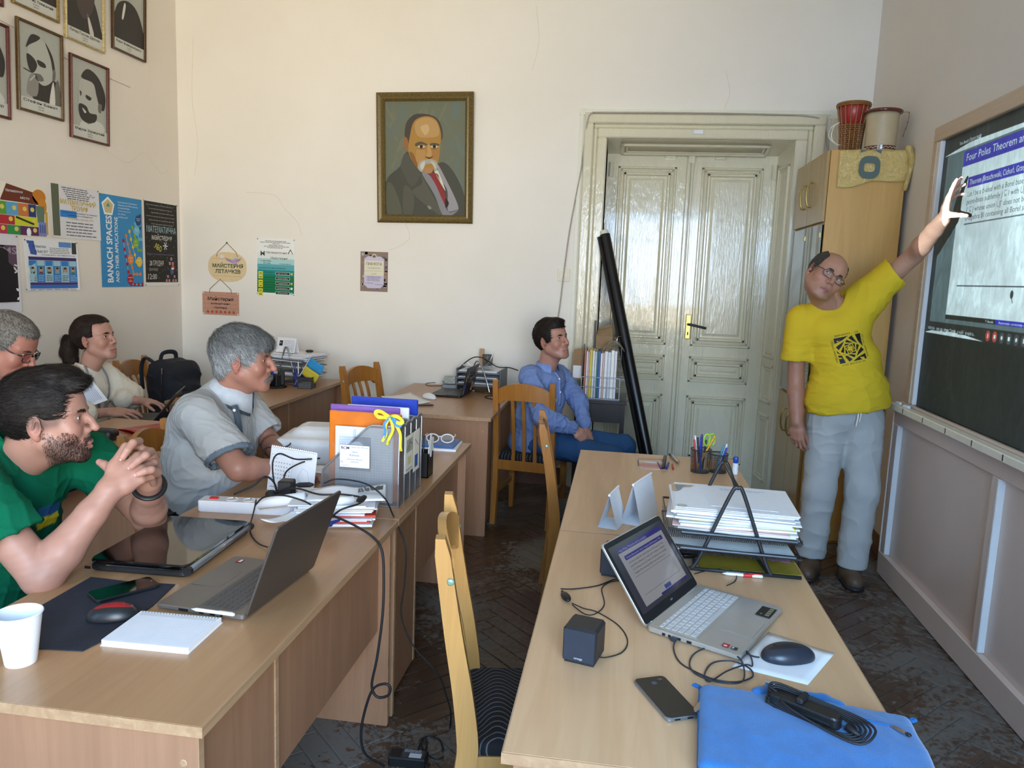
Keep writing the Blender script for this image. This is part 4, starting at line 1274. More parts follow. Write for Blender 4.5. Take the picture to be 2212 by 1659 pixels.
# ================================================================== young man in the blue shirt
f=Fig('person','dark-haired young man in a blue shirt seated on a wooden chair by the door',(-.48,4.98,0))
SK='#b08270'
f.head(dict(skin=SK,red='#b06a60',lip='#9a5f5c',nose=1.1,jaw=1.0,neck_to=(-.478,5.01,.985),neck_r=.055,brow_c='#1d1714',look=(.1,1,.2),stubble=(.22,'#5a4a44'),eye_open=.95),(-.443,4.950,1.200),frame((.82,-.54,.19),radians(3)),1.07)
f.hair(dict(thick=.008,top=.012,line=.068,peak=-.0,comb=comb_field((.0,-.07,.10),.30,.10),c0='#0d0b0a',c1='#2b221d',len=.026,n=3600,nape=-.06,side=-.012,temple=-.002,bumps=[((.0,.055,.108),(.055,.04,.022))]),'short dark brown hair')
el,wr=A(*(-.445,4.740,.723)),A(*(-.266,4.800,.661))
V=Vol((-.7,4.55,.52),(.0,5.3,1.05),.0036)
wl=A(*(-.204,4.930,.653))
V.chain([el,wr],(.038,.029),k=.01);t1=hand(V,wr,(.62,.10,-.55),(-.1,-.62,.78),(.6,.75,.3),curl=((.5,.7,.5),(.6,.8,.5),(.7,.8,.5),(.7,.8,.5)),thumb_pose=(.45,.5),s=1.0)
V.cap(A(*(-.245,5.050,.790)),wl,.035,.028,k=.01);t2=hand(V,wl,(.45,-.45,-.75),(.7,-.15,.7),(.3,.9,.2),curl=((.5,.8,.6),(.6,.8,.6),(.7,.9,.6),(.8,.9,.6)),thumb_pose=(.4,.6),s=1.0)
f.body(V,SK,[(q[0],.010)for q in t1+t2])
V=Vol((-.75,4.6,.05),(.25,5.4,1.12),.013)
V.ell((-.5,5.02,.78),(.12,.14,.26),k=.05);V.cap((-.55,4.95,.96),(-.42,5.15,.95),.05,k=.05);V.cap((-.48,5.0,.95),(-.47,5.0,1.08),.05,k=.03)
kR,kL=A(-.02,4.76,.50),A(*(.051,5.050,.512))
V.chain([(-.5,4.92,.52),kR,(-.22,4.74,.10)],(.07,.05,.04),k=.03);V.chain([(-.48,5.12,.53),kL,(.10,5.08,.10)],(.07,.05,.04),k=.03)
f.body(V,SK)
V=Vol((-.85,4.5,.42),(.0,5.45,1.12),.0062)
V.ell((-.525,5.02,.66),(.155,.175,.17),k=.05);V.ell((-.50,5.03,.82),(.150,.180,.17),k=.05);V.ell((-.480,5.035,.94),(.125,.165,.085),k=.05)
V.cap((-.555,4.925,.975),(-.41,5.16,.965),.055,.055,k=.05);V.cap((-.49,5.02,1.0),(-.47,5.0,1.045),.066,.062,k=.02)
V.chain([(-.575,4.905,.965),el+A(-.01,0,.01),el+(wr-el)*.25,wr+(wr-el)*.0],(.072,.066,.062,.041),k=.03)
V.chain([(-.40,5.17,.95),(-.258,5.060,.794),wl+A(-.005,.0,.022)],(.068,.058,.042),k=.03)
V.ell((-.56,4.97,.52),(.15,.13,.11),k=.04)
V.cut((-.55,5.0,.455),(.1,0,-1));V.cap((-.468,4.995,1.03),(-.455,4.985,1.12),.060,.064,k=.006,op='-')
V.cap(wr,wr+unit(wr-el)*.05,.034,.036,k=.004,op='-')
f.cloth('shirt',V,'cloth_weave','#7186b6',[(.007,17,(1.2,1.2,1.7),21, None),(.006,26,(1.5,1,1.2),23, lambda v:sstep(-.42,-.36,v[:,0])+sstep(4.95,4.85,v[:,1])),(.004,34,(2,1,.8),25, None)],label='blue button-down shirt')
V=Vol((-.72,4.6,.06),(.25,5.35,.72),.007)
V.ell((-.52,5.0,.52),(.16,.17,.085),k=.03)
V.chain([(-.46,4.92,.53),kR,(-.20,4.74,.10)],(.092,.075,.06),k=.03);V.chain([(-.46,5.10,.54),kL,(.10,5.08,.10)],(.092,.078,.06),k=.03)
f.cloth('jeans',V,'cloth_weave','#2f5078',[(.006,22,(1.6,1,1.4),31, None)],label='blue jeans')
shoe(f,(-.28,4.74,0),(-.10,4.62,0),'#1c2233',strap=False);shoe(f,(.05,5.10,0),(.28,5.02,0),'#1c2233',strap=False)
o=f.finish()
BLUE_COLLAR=o
# ================================================================== grey-haired man in the grey polo
f=Fig('person','grey-haired man with a moustache in a light grey polo shirt, seen in profile',(-1.70,2.95,0))
SK='#a87866'
f.head(dict(skin=SK,red='#b0645c',lip='#8f5a56',nose=1.25,nose_w=1.15,jaw=1.0,fat=.005,neck_to=(-1.618,2.962,1.045),neck_r=.060,brow_c='#5b4a40',look=(0,1,-.05),eye_open=.7),(-1.528,2.950,1.219),frame((.965,.25,-.05)),1.08)
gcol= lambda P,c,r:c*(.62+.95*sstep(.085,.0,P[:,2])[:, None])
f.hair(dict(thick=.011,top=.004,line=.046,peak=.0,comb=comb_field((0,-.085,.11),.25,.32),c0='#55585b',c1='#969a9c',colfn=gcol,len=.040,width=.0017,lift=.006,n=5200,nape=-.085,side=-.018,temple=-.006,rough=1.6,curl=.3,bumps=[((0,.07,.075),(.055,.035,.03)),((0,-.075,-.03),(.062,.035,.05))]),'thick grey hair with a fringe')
r_=np.random.RandomState(5);n=900;uu=r_.uniform(-1,1,n)
Pm=np.stack([uu*.030,.1035-.018*np.abs(uu)**1.5+r_.uniform(-.002,.004,n),-.051-.010*np.abs(uu)+r_.uniform(-.004,.003,n)],1)
Nm=np.stack([uu*.5,np.ones(n),.1+0*uu],1);Nm/=np.linalg.norm(Nm,axis=1)[:, None];Tm=np.stack([uu*.6,0*uu,-np.ones(n)],1)
mv,mf,mc=strands(Pm,Nm,Tm,.016,.0019,.003, lambda P,r:np.array(lin('#8f8f8c'))*r.uniform(.6,1.3,len(P))[:, None],6,.3)
f.kid('moustache',f.hw(mv),mf,'hair',mc,'grey moustache')
shR,elR,wrR=A(-1.600,2.735,1.01),A(*(-1.404,2.660,.843)),A(*(-1.313,2.800,.815))
V=Vol((-1.75,2.5,.70),(-1.0,3.35,1.1),.0042)
arm(V,shR,elR,wrR,1.08,up=(.052,.048));t1=hand(V,wrR,(.9,.35,-.18),(.05,-.1,1),(-.2,1,0),curl=(.3,.35,.4,.45),s=1.02)
elL,wrL=A(-1.50,3.14,.83),A(*(-1.401,2.980,.828))
arm(V,(-1.66,3.17,1.0),elL,wrL,1.05);t2=hand(V,wrL,(.9,-.2,-.15),(.05,.1,1),(-.2,-1,0),s=1.02)
f.body(V,'#9a6e5d',[])
V=Vol((-2.0,2.5,.05),(-1.1,3.4,1.2),.014)
V.ell((-1.68,2.95,.82),(.12,.16,.25),k=.05);V.cap((-1.62,2.78,.98),(-1.65,3.13,.97),.05,k=.04);V.cap((-1.62,2.95,1.0),(-1.58,2.96,1.10),.05,k=.03)
for y in(2.86,3.06):V.chain([(-1.68,y,.56),(-1.22,y,.52),(-1.24,y,.08)],(.08,.06,.045),k=.04)
f.body(V,SK)
V=Vol((-2.02,2.45,.52),(-1.28,3.45,1.2),.0058)
sleeve(V,shR,elR,.80,.084,.090,(-.2,0,-.15));sleeve(V,(-1.66,3.17,1.0),elL,.8,.082,.086)
dS=unit(elR-shR);eS=shR+(elR-shR)*.80
V.ell((-1.690,2.93,.68),(.165,.215,.16),k=.06);V.ell((-1.685,2.95,.82),(.172,.215,.17),k=.06);V.ell((-1.680,2.955,.955),(.150,.205,.12),k=.06)
V.cap((-1.655,2.80,1.015),(-1.675,3.11,1.01),.080,.080,k=.06);V.cap((-1.635,2.96,1.06),(-1.605,2.965,1.095),.078,.072,k=.03)
V.cap((-1.64,2.80,.80),(-1.56,2.9,.72),.10,.09,k=.05)
V.cut((-1.7,2.95,.60),(-.3,-.1,-1))
V.cap((-1.605,2.965,1.09),(-1.555,2.985,1.19),.068,.072,k=.006,op='-')
def polo_col(v,c):
 q=(v-eS)@unit(dS+A(-.2,0,-.15))
 w=(q>-.020)&(v[:,1]<2.80)&(v[:,0]>-1.62)&(np.linalg.norm(v-eS,axis=1)<.13)
 c[w]=np.array(lin('#5f6c78')); return c
f.cloth('polo_shirt',V,'cloth_knit','#a9acae',[(.008,13,(1.1,1,1.9),41, lambda v:sstep(1.0,.85,v[:,2])),(.004,26,(1.2,1,2.0),43, lambda v:sstep(.85,.7,v[:,2])),(.004,30,(2.2,2,.8),45, None)],polo_col,label='light grey polo shirt with darker cuffs')
V=Vol((-2.0,2.65,.35),(-1.1,3.25,.70),.008)
V.ell((-1.70,2.95,.58),(.165,.20,.09),k=.03)
for y in(2.85,3.07):V.cap((-1.66,y,.57),(-1.20,y,.54),.095,.08,k=.03)
f.cloth('trousers',V,'cloth_weave','#1e222c',[(.004,20,(1.4,1,1.4),47, None)])
o=f.finish()
m=MB();pts=[(-1.70+.168*cos(a)-.01,2.94+.205*sin(a),.625+.02*cos(a))for a in[2*pi*k/28 for k in range(28)]]
m.tube([Vector(p)-Vector(o.location)for p in pts],.018,8,closed=True,flat=.35,up=(1,0,0));obj('belt',m,M['black_plastic'],o,smooth=True)
def collar(o,c,ax,r0,r1,h0,h1,mat,fwd,gap=.5,name='collar',n=26):
 """turned-down shirt collar round a neck axis, open at the front"""
 c=Vector(c)-Vector(o.location);ax=Vector(ax).normalized();fw=Vector(fwd);fw=(fw-ax*fw.dot(ax)).normalized();sdv=ax.cross(fw)
 m=MB();vs,fs=[],[]
 for i in range(n+1):
  a=gap/2+(2*pi-gap)*i/n;d=fw*cos(a)+sdv*sin(a);pt=max(0,cos(a))**3
  for r,h in((r0,-.01),(r0+.002,h1),(r0+.008,h1),(r1+.012*pt,-h0-.018*pt),(r1-.004+.012*pt,-h0-.018*pt),(r0+.004,h1-.006)):
   vs.append(c+d*r+ax*h)
 k=6
 for i in range(n):
  for j in range(k-1):fs.append((i*k+j,i*k+j+1,(i+1)*k+j+1,(i+1)*k+j))
 return obj(name,m.add(vs,fs),mat,o,smooth=True)
collar(o,(-1.590,2.968,1.085),(.42,.06,.9),.073,.106,.030,.034,plain('collar_pale','#b9c0c8',.85),(.9,.3,-.2),.55)
collar(o,(-1.590,2.968,1.085),(.42,.06,.9),.071,.104,.044,.024,plain('collar_dark','#46525e',.85),(.9,.3,-.2),.55,'collar_edge')
obj('placket',MB().tube([Vector(p)-Vector(o.location)for p in smooth_path([(-1.525,2.86,1.045),(-1.508,2.855,1.0),(-1.497,2.85,.93)])],.016,6,flat=.3,up=(1,-.5,0)),M['collar_dark'],o)
obj('button',MB().lathe([(.006,0),(.006,.003)],10,Matrix.Translation(Vector((-1.512,2.838,1.03))-Vector(o.location))@Matrix.Rotation(pi/2,4,'X')),M['white_plastic'],o)
plain('shirt_blue','#7890c8',.85)
collar(BLUE_COLLAR,(-.474,4.995,1.020),(.10,-.03,1),.063,.090,.040,.030,M['shirt_blue'],(.82,-.55,0),1.0)
def drape(ob,pts,n_=(1,-.6,.3),off=.003,k=6):
 n_=Vector(n_).normalized();out=[]
 for p in smooth_path(pts,k):
  q=Vector(p)-Vector(ob.parent.location);hit,loc,nor,_=ob.ray_cast(q+n_*.3,-n_)
  out.append((loc if hit else q)+n_*off)
 return out
bs_=[c for c in BLUE_COLLAR.children if c.name.startswith('shirt')][0]
obj('placket',MB().tube(drape(bs_,[(-.42,4.95,1.0),(-.38,4.93,.90),(-.37,4.93,.78)],(.8,-.6,.1),.001),.014,6,flat=.25,up=(.8,-.6,0)),M['shirt_blue'],BLUE_COLLAR,smooth=True)
for q in drape(bs_,[(-.405,4.94,.955),(-.385,4.935,.87)],(.8,-.6,.1),.004,1):obj('button',MB().lathe([(.006,0),(.006,.002),(.004,.003)],10,Matrix.Translation(q)@Matrix.Rotation(pi/2,4,'X')),M['white_plastic'],BLUE_COLLAR)
# ================================================================== bearded man in the green T-shirt
f=Fig('person','dark-haired bearded man in a green T-shirt with clasped hands at lower left',(-1.80,1.92,0))
SK='#ad8272'
f.head(dict(skin=SK,red='#b57468',lip='#a06660',nose=1.2,nose_w=1.0,jaw=1.04,neck_to=(-1.735,1.945,.985),neck_r=.060,brow_c='#2a211d',look=(-.25,1,.05),stubble=(.82,'#2c2422'),fade=(.6,'#4c4744'),eye_open=.75,res=.0022,brow_n=200),(-1.592,1.930,1.150),frame((.90,.43,.02)),1.07)
gc= lambda P,c,r:c*(1+.9*sstep(.045,.0,P[:,2])*sstep(-.08,0,P[:,1]))[:, None]
f.hair(dict(thick=.0055,top=.009,line=.072,peak=.0,comb=comb_field((0,-.11,.085),.55,-.02),c0='#0c0b0b',c1='#2a2422',colfn=gc,len=.030,width=.0013,lift=.004,n=9000,nape=-.062,side=.012,temple=-.010,rough=1.3,h=.003,bumps=[((0,.075,.098),(.055,.030,.024)),((0,.03,.125),(.060,.05,.02))]),'thick black hair cut short at the sides')
r_=np.random.RandomState(8);n=8000
ang_=r_.uniform(-1.35,1.35,n);zz=r_.uniform(-.112,-.062,n)
# beard strands spread over the jaw, thinner towards the ears
V_= None
hv,hf,_c=head_mesh(dict(jaw=1.04,neck_dir=(0,-.42,-1)),.004);hN=vnormals(hv,hf)
ax_=np.abs(hv[:,0]);lw=(hv[:,2]<-.058-.0*ax_+.9*np.clip(ax_-.03,0,.05))&(hv[:,2]>-.118)&(hv[:,1]>.004)
lw|=(ax_<.032)&(hv[:,2]<-.046)&(hv[:,2]>-.060)&(hv[:,1]>.085)
lw&=~((ax_<.022)&(hv[:,2]>-.078)&(hv[:,2]<-.058)&(hv[:,1]>.088))
idx_=np.argwhere(lw)[:,0];pk=idx_[r_.randint(0,len(idx_),n)]
keep=r_.uniform(0,1,n)<.35+.65*sstep(.02,.07,hv[pk,1]);pk=pk[keep]
bv,bf,bc=strands(hv[pk],hN[pk],np.stack([0*pk,-.1+0*pk,-1+0*pk],1).astype(float),.0065,.00065,.0012, lambda P,r:np.array(lin('#1d1715'))*r.uniform(.6,2.2,len(P))[:, None],9,.35)
f.kid('beard',f.hw(bv),bf,'hair',bc,'short dark beard')
GR=dict(elR=A(*(-1.467,1.735,.774)),wrR=A(*(-1.362,1.870,.980)),elL=A(*(-1.449,2.170,.800)),wrL=A(*(-1.346,2.020,.965)))
V=Vol((-1.85,1.55,.72),(-1.15,2.40,1.14),.0030)
arm(V,(-1.645,1.72,.99),GR['elR'],GR['wrR'],1.12,up=(.046,.047),fore=(.045,.047,.030))
arm(V,(-1.64,2.17,.975),GR['elL'],GR['wrL'],1.12,up=(.044,.046),fore=(.045,.046,.030))
# right hand: palm away from us, knuckles up to the right
kn=[(-1.357,1.935,1.087),(-1.315,1.925,1.066),(-1.294,1.915,1.034),(-1.296,1.910,1.003)]
kb=[(-1.368,1.900,1.035),(-1.345,1.895,1.018),(-1.331,1.890,1.001),(-1.328,1.888,.986)]
for q,b_ in zip(kn,kb):V.chain([A(*GR['wrR']),b_,q],(.029,.0190,.0125),k=.014)
# its fingers fold over the back of the left hand, away from us
for q,q1,q2 in((kn[0],(-1.344,1.975,1.083),(-1.352,2.010,1.044)),(kn[1],(-1.310,1.970,1.069),(-1.323,2.005,1.026)),(kn[2],(-1.290,1.960,1.039),(-1.305,1.990,1.001)),(kn[3],(-1.290,1.945,1.003),(-1.302,1.975,.974))):
 V.chain([q,q1,q2],(.0112,.0105,.0095),k=.004)
V.chain([(-1.390,1.915,1.019),(-1.417,1.925,1.033),(-1.436,1.930,1.038)],(.0135,.0115,.0098),k=.006) # thumb tip on the far side
# left hand: palm behind, four fingers wrapped over the right hand towards us
V.chain([GR['wrL'],(-1.328,1.995,1.012),(-1.326,1.985,1.051)],(.030,.030,.026),k=.014)
LF=(((-1.330,1.955,1.100),(-1.314,1.905,1.107),(-1.318,1.886,1.091),(-1.327,1.878,1.072)),
      ((-1.288,1.945,1.076),(-1.269,1.893,1.078),(-1.280,1.878,1.067),(-1.296,1.870,1.051)),
      ((-1.260,1.930,1.020),(-1.251,1.888,1.040),(-1.260,1.874,1.039),(-1.274,1.866,1.032)))
tips=[]
for q in LF:
 V.chain([A(*p)for p in q],(.0120,.0112,.0106,.0092),k=.0025);tips.append((A(*q[3]),A(*q[2]),A(-.25,-1,.35)))
f.body(V,SK,[(q[0],.011)for q in tips]+[((-1.433,1.925,1.040),.014)])
nail_meshes(f,tips,1.15)
V=Vol((-2.1,1.5,.40),(-1.5,2.4,1.12),.014)
V.ell((-1.80,1.95,.80),(.12,.17,.27),k=.05);V.cap((-1.68,1.76,.97),(-1.72,2.13,.96),.05,k=.04);V.cap((-1.72,1.94,.95),(-1.69,1.95,1.06),.055,k=.03)
f.body(V,SK)
V=Vol((-2.25,1.40,.45),(-1.38,2.50,1.20),.0056)
sleeve(V,(-1.650,1.72,.995),GR['elR'],.55,.082,.088,(0,0,-.2));sleeve(V,(-1.65,2.17,.98),GR['elL'],.52,.080,.084)
V.ell((-1.86,1.92,.62),(.17,.21,.19),k=.06);V.ell((-1.81,1.94,.80),(.165,.215,.18),k=.06);V.ell((-1.765,1.955,.93),(.135,.200,.11),k=.06)
V.cap((-1.70,1.765,1.0),(-1.73,2.13,.99),.070,.070,k=.05);V.cap((-1.745,1.94,1.035),(-1.73,1.95,1.06),.082,.076,k=.04)
V.cut((-1.8,1.9,.50),(0,0,-1))
V.cap((-1.722,1.955,1.035),(-1.665,1.985,1.16),.066,.086,k=.008,op='-')
def green_col(v,c):
 # small blue over yellow flag patch on the chest
 q=v-A(*(-1.573,1.950,.867));u=unit((.55,.80,.12));w=unit((-.25,.0,1));a,b=q@u,q@w
 m1=(np.abs(a)<.060)&(np.abs(b)<.030)&(v[:,0]>-1.78)&(np.abs(q@np.cross(u,w))<.12)
 c[m1&(b>0)]=np.array(lin('#2c5f94'));c[m1&(b<=0)]=np.array(lin('#d6c32c')); return c
f.cloth('t_shirt',V,'cloth_knit','#0b6045',[(.007,18,(1.2,1,1.6),51, None),(.004,30,(1.8,1.5,.9),53, None)],green_col,label='green T-shirt with a blue and yellow patch')
o=f.finish()
m=MB();
aL,bL=GR['wrL'],GR['elL'];axw=Vector(unit(bL-aL));cW=Vector(aL)+axw*.028-Vector(o.location);e1=axw.orthogonal().normalized();e2=axw.cross(e1)
m.tube([cW+e1*.0385*cos(a)+e2*.0385*sin(a)for a in[2*pi*k/24 for k in range(24)]],.012,8,closed=True,flat=.42)
obj('wristband',m,M['black_plastic'],o,smooth=True,label='black wristband')
# ================================================================== woman with the white sweater
f=Fig('person','woman with a dark ponytail in a cream sweater typing on a laptop',(-3.05,4.02,0))
SK='#b08473'
f.head(dict(skin=SK,red='#b27066',lip='#9c5a58',nose=.8,nose_w=.82,jaw=.84,neck_to=(-3.03,4.005,.955),neck_r=.045,brow_c='#1c1411',look=(.05,1,.12),eye_open=1.05,ear=.9),(-2.973,4.000,1.155),frame((.985,.06,.16)),1.05)
f.hair(dict(thick=.010,top=.004,line=.085,peak=-.02,comb=lambda v:np.stack([-v[:,0]*1.5,-np.ones(len(v)),-.25+0*v[:,0]],1),c0='#120d0b',c1='#33251e',len=.035,width=.0012,lift=.0015,n=3800,nape=-.05,side=.012,temple=.010,curl=.10,rough=.7,bumps=[((0,-.125,.020),(.026,.030,.026))]),'dark hair pulled back')
V=Vol((-.1,-.26,-.19),(.1,-.07,.07),.0045)
V.chain([(0,-.118,.022),(.0,-.150,.005),(.0,-.165,-.05),(.005,-.160,-.10),(.01,-.150,-.135)],(.022,.036,.042,.034,.012),k=.02)
hv,hf=V.mesh();N=vnormals(hv,hf);hv=hv+N*(vnoise(hv*A(1,1,.4),160,4)*.003)[:, None]
r_=np.random.RandomState(2);i=r_.randint(0,len(hv),1600)
cfn= lambda P,r:np.array(lin('#120d0b'))*(1-(q:=r.uniform(0,1,len(P))[:, None]))+np.array(lin('#3a2a21'))*q
sv,sf,sc_=strands(hv[i],N[i],np.tile(A(0,-.15,-1),(len(i),1)),.045,.0013,.004,cfn,3,.3)
f.kid('ponytail',f.hw(np.concatenate([hv,sv])),np.concatenate([hf,sf+len(hv)]),'hair',np.concatenate([cfn(hv,r_),sc_]))
elR,wrR=A(*(-2.886,3.720,.761)),A(*(-2.812,3.860,.767));elL,wrL=A(*(-2.909,4.120,.795)),A(*(-2.808,4.160,.784))
V=Vol((-3.25,3.6,.60),(-2.5,4.35,1.0),.0040)
V.cap(elR,wrR,.036,.025,k=.01);t1=hand(V,wrR,(.80,.42,-.02),(-.1,-.45,.9),(.3,.8,.5),curl=((.25,.3,.2),(.25,.3,.2),(.3,.35,.2),(.4,.4,.2)),s=.95)
V.cap(elL,wrL,.033,.025,k=.01);t2=hand(V,wrL,(.95,.10,-.05),(-.1,.1,1),(.1,-1,.2),curl=((.3,.4,.2),(.3,.4,.2),(.35,.4,.2),(.4,.4,.2)),s=.95)
f.body(V,SK,[])
V=Vol((-3.4,3.6,.4),(-2.6,4.4,1.1),.014);V.ell((-3.06,4.01,.80),(.09,.13,.2),k=.05);V.cap((-3.04,3.9,.94),(-3.02,4.12,.93),.04,k=.04);V.cap((-3.03,4.0,.92),(-3.015,4.0,1.05),.042,k=.03)
f.body(V,SK)
V=Vol((-3.4,3.55,.48),(-2.65,4.45,1.08),.0062)
V.ell((-3.08,4.01,.66),(.13,.155,.16),k=.05);V.ell((-3.05,4.01,.84),(.120,.150,.13),k=.05)
V.cap((-3.045,3.88,.962),(-3.02,4.13,.952),.052,.052,k=.05);V.cap((-3.04,4.0,.975),(-3.03,4.0,1.005),.066,.060,k=.03)
V.chain([(-3.06,3.83,.91),A(-2.99,3.74,.80),elR+A(.02,.02,.01)],(.075,.088,.068),k=.03);V.chain([(-3.0,4.16,.90),A(-2.93,4.2,.80),elL+A(.015,0,.005)],(.072,.086,.058),k=.03)
V.cap((-3.03,4.0,1.0),(-3.005,4.0,1.07),.058,.064,k=.006,op='-');V.cut((-3.05,4,.54),(0,0,-1))
f.cloth('sweater',V,'cloth_knit','#d9d3c4',[(.006,16,(1.4,1,1.4),61, None),(.004,30,(2,1,1),63, None)],label='fluffy cream sweater')
V=Vol((-3.3,3.7,.38),(-2.4,4.4,.70),.008)
V.ell((-3.08,4.0,.54),(.15,.18,.09),k=.03);V.cap((-3.05,3.90,.56),(-2.62,3.90,.60),.085,.075,k=.03);V.cap((-3.05,4.12,.56),(-2.58,4.14,.60),.085,.075,k=.03)
V.chain([(-2.62,3.90,.60),(-2.58,3.92,.39)],(.075,.06),k=.03);V.chain([(-2.58,4.14,.60),(-2.55,4.14,.39)],(.075,.06),k=.03)
f.cloth('jeans',V,'cloth_weave','#2f4a6e',[(.008,20,(1.5,1,1.4),65, None)],label='blue jeans')
o=f.finish()
m=MB()
for P in(((-3.0,3.92,1.0),(-2.945,3.92,.93),(-2.925,3.955,.83),(-2.915,3.99,.72)),((-3.0,4.08,.995),(-2.935,4.08,.92),(-2.925,4.05,.82),(-2.915,4.0,.72))):
 pass
swt=[c for c in o.children if c.name.startswith('sweater')][0]
for P in(((-3.02,3.95,1.0),(-2.96,3.93,.93),(-2.95,3.95,.84),(-2.93,3.98,.74)),((-3.0,4.06,.99),(-2.94,4.06,.92),(-2.93,4.03,.82),(-2.93,3.99,.74))):
 m.tube(drape(swt,P),.007,6,flat=.35,up=(1,-.6,.3))
obj('lanyard',m,plain('lanyard_grey','#83828c',.8),o,smooth=True)
# ================================================================== man with glasses at the left edge
f=Fig('person','man with black-framed glasses looking down at the left edge of the room',(-2.72,2.95,0))
SK='#ad7665'
f.head(dict(skin=SK,red='#b8625a',lip='#8f5450',nose=1.2,nose_w=1.1,neck_to=(-2.72,2.95,1.05),neck_r=.058,brow_c='#4a3d35',look=(0,1,-.5),eye_open=.6,fat=.004),(-2.580,2.920,1.225),frame((.88,.20,-.44)),1.08)
f.hair(dict(thick=.007,top=.006,line=.080,comb=comb_field((0,-.08,.10),.2,.2),c0='#4a4540',c1='#908a82',len=.022,n=3600,nape=-.06,side=-.005,temple=.004),'short greying hair')
f.glasses('black_gloss',.027,.019,-.002,.0019)
V=Vol((-3.0,2.6,.5),(-2.4,3.4,1.2),.014);V.ell((-2.74,2.95,.8),(.12,.16,.26),k=.05);V.cap((-2.74,2.94,1.0),(-2.66,2.94,1.12),.055,k=.03);f.body(V,SK)
V=Vol((-3.1,2.55,.45),(-2.3,3.45,1.2),.008)
V.ell((-2.78,2.95,.70),(.17,.21,.22),k=.06);V.ell((-2.755,2.95,.90),(.14,.20,.14),k=.06);V.cap((-2.74,2.76,1.0),(-2.74,3.14,1.0),.075,k=.05);V.cap((-2.72,2.95,1.03),(-2.68,2.95,1.10),.078,.072,k=.02)
V.chain([(-2.72,2.73,.98),(-2.60,2.68,.74),(-2.42,2.82,.66)],(.075,.065,.05),k=.03);V.chain([(-2.72,3.17,.98),(-2.6,3.2,.78)],(.075,.062),k=.03)
V.cap((-2.675,2.95,1.09),(-2.63,2.95,1.17),.066,.070,k=.006,op='-');V.cut((-2.7,2.95,.5),(0,0,-1))
f.cloth('shirt',V,'cloth_weave','#a8c2da',[(.006,16,(1.3,1,1.4),71, None)],label='light blue shirt')
V=Vol((-3.0,2.4,.35),(-2.0,3.2,.75),.009)
V.ell((-2.74,2.93,.52),(.17,.2,.09),k=.03);V.cap((-2.68,2.80,.56),(-1.988,2.720,.836),.095,.085,k=.03);V.cap((-2.68,3.05,.55),(-2.3,3.12,.52),.095,.08,k=.03)
f.cloth('trousers',V,'cloth_weave','#24366a',[(.006,18,(1.4,1,1.3),73, None)],label='dark blue trousers')
f.finish();f.put_glasses()
# ------------------------------------------------------------------ helpers for small things
TZ=.7502
def rbox(w,d,h,r,n=5,z0=.0,top_bev=.0):
 """rounded-corner slab, outline rounded in plan"""
 pts=[]
 for cx_,cy_,a0 in((w/2-r,d/2-r,0),(-w/2+r,d/2-r,pi/2),(-w/2+r,-d/2+r,pi),(w/2-r,-d/2+r,1.5*pi)):
  for k in range(n+1):a=a0+pi/2*k/n;pts.append((cx_+r*cos(a),cy_+r*sin(a)))
 m=MB();N=len(pts)
 if not top_bev: return m.prism(pts,h,z0=z0)
 q=1-2*top_bev/max(w,d)
 rings=[([(x*q,y*q)for x,y in pts],z0),(pts,z0+top_bev),(pts,z0+h-top_bev),([(x*q,y*q)for x,y in pts],z0+h)]
 vs=[(x,y,z)for P,z in rings for x,y in P];fs=[]
 for i in range(3):
  for k in range(N):fs.append((i*N+k,i*N+(k+1)%N,(i+1)*N+(k+1)%N,(i+1)*N+k))
 fs+=[tuple(range(N))[::-1],tuple(range(3*N,4*N))]
 return m.add(vs,fs)
def cable(name,label,pts,r=.0025,mat='rubber',n=6,k=8,cat='cable',group=None):
 return tag(obj(name,MB().tube(smooth_path(pts,k),r,n),M[mat],smooth=True),label,cat,group)
def sheet(name,label,pts,z,mat='white_paper',th=.0004,cat='paper',group=None,curl=.0,seed=0):
 """loose sheet of paper from its four table corners"""
 P=[Vector((p[0],p[1],0))for p in pts];c=sum(P,Vector())/4
 r=random.Random(seed)
 k=[r.uniform(0,1)for _ in range(4)]
 def fn(u,v):
  p=(P[0]*(1-u)+P[1]*u)*(1-v)+(P[3]*(1-u)+P[2]*u)*v-c
  w=curl*(k[0]*(2*u-1)**2*(2*v-1)**2+.4*k[1]*(2*v-1)**2)
  return(p.x,p.y,w)
 m=MB().grid(fn,8,8,(0,0,th))
 return tag(obj(name,m,M[mat]if isinstance(mat,str)else mat,loc=(c.x,c.y,z+th),smooth=True),label,cat,group)
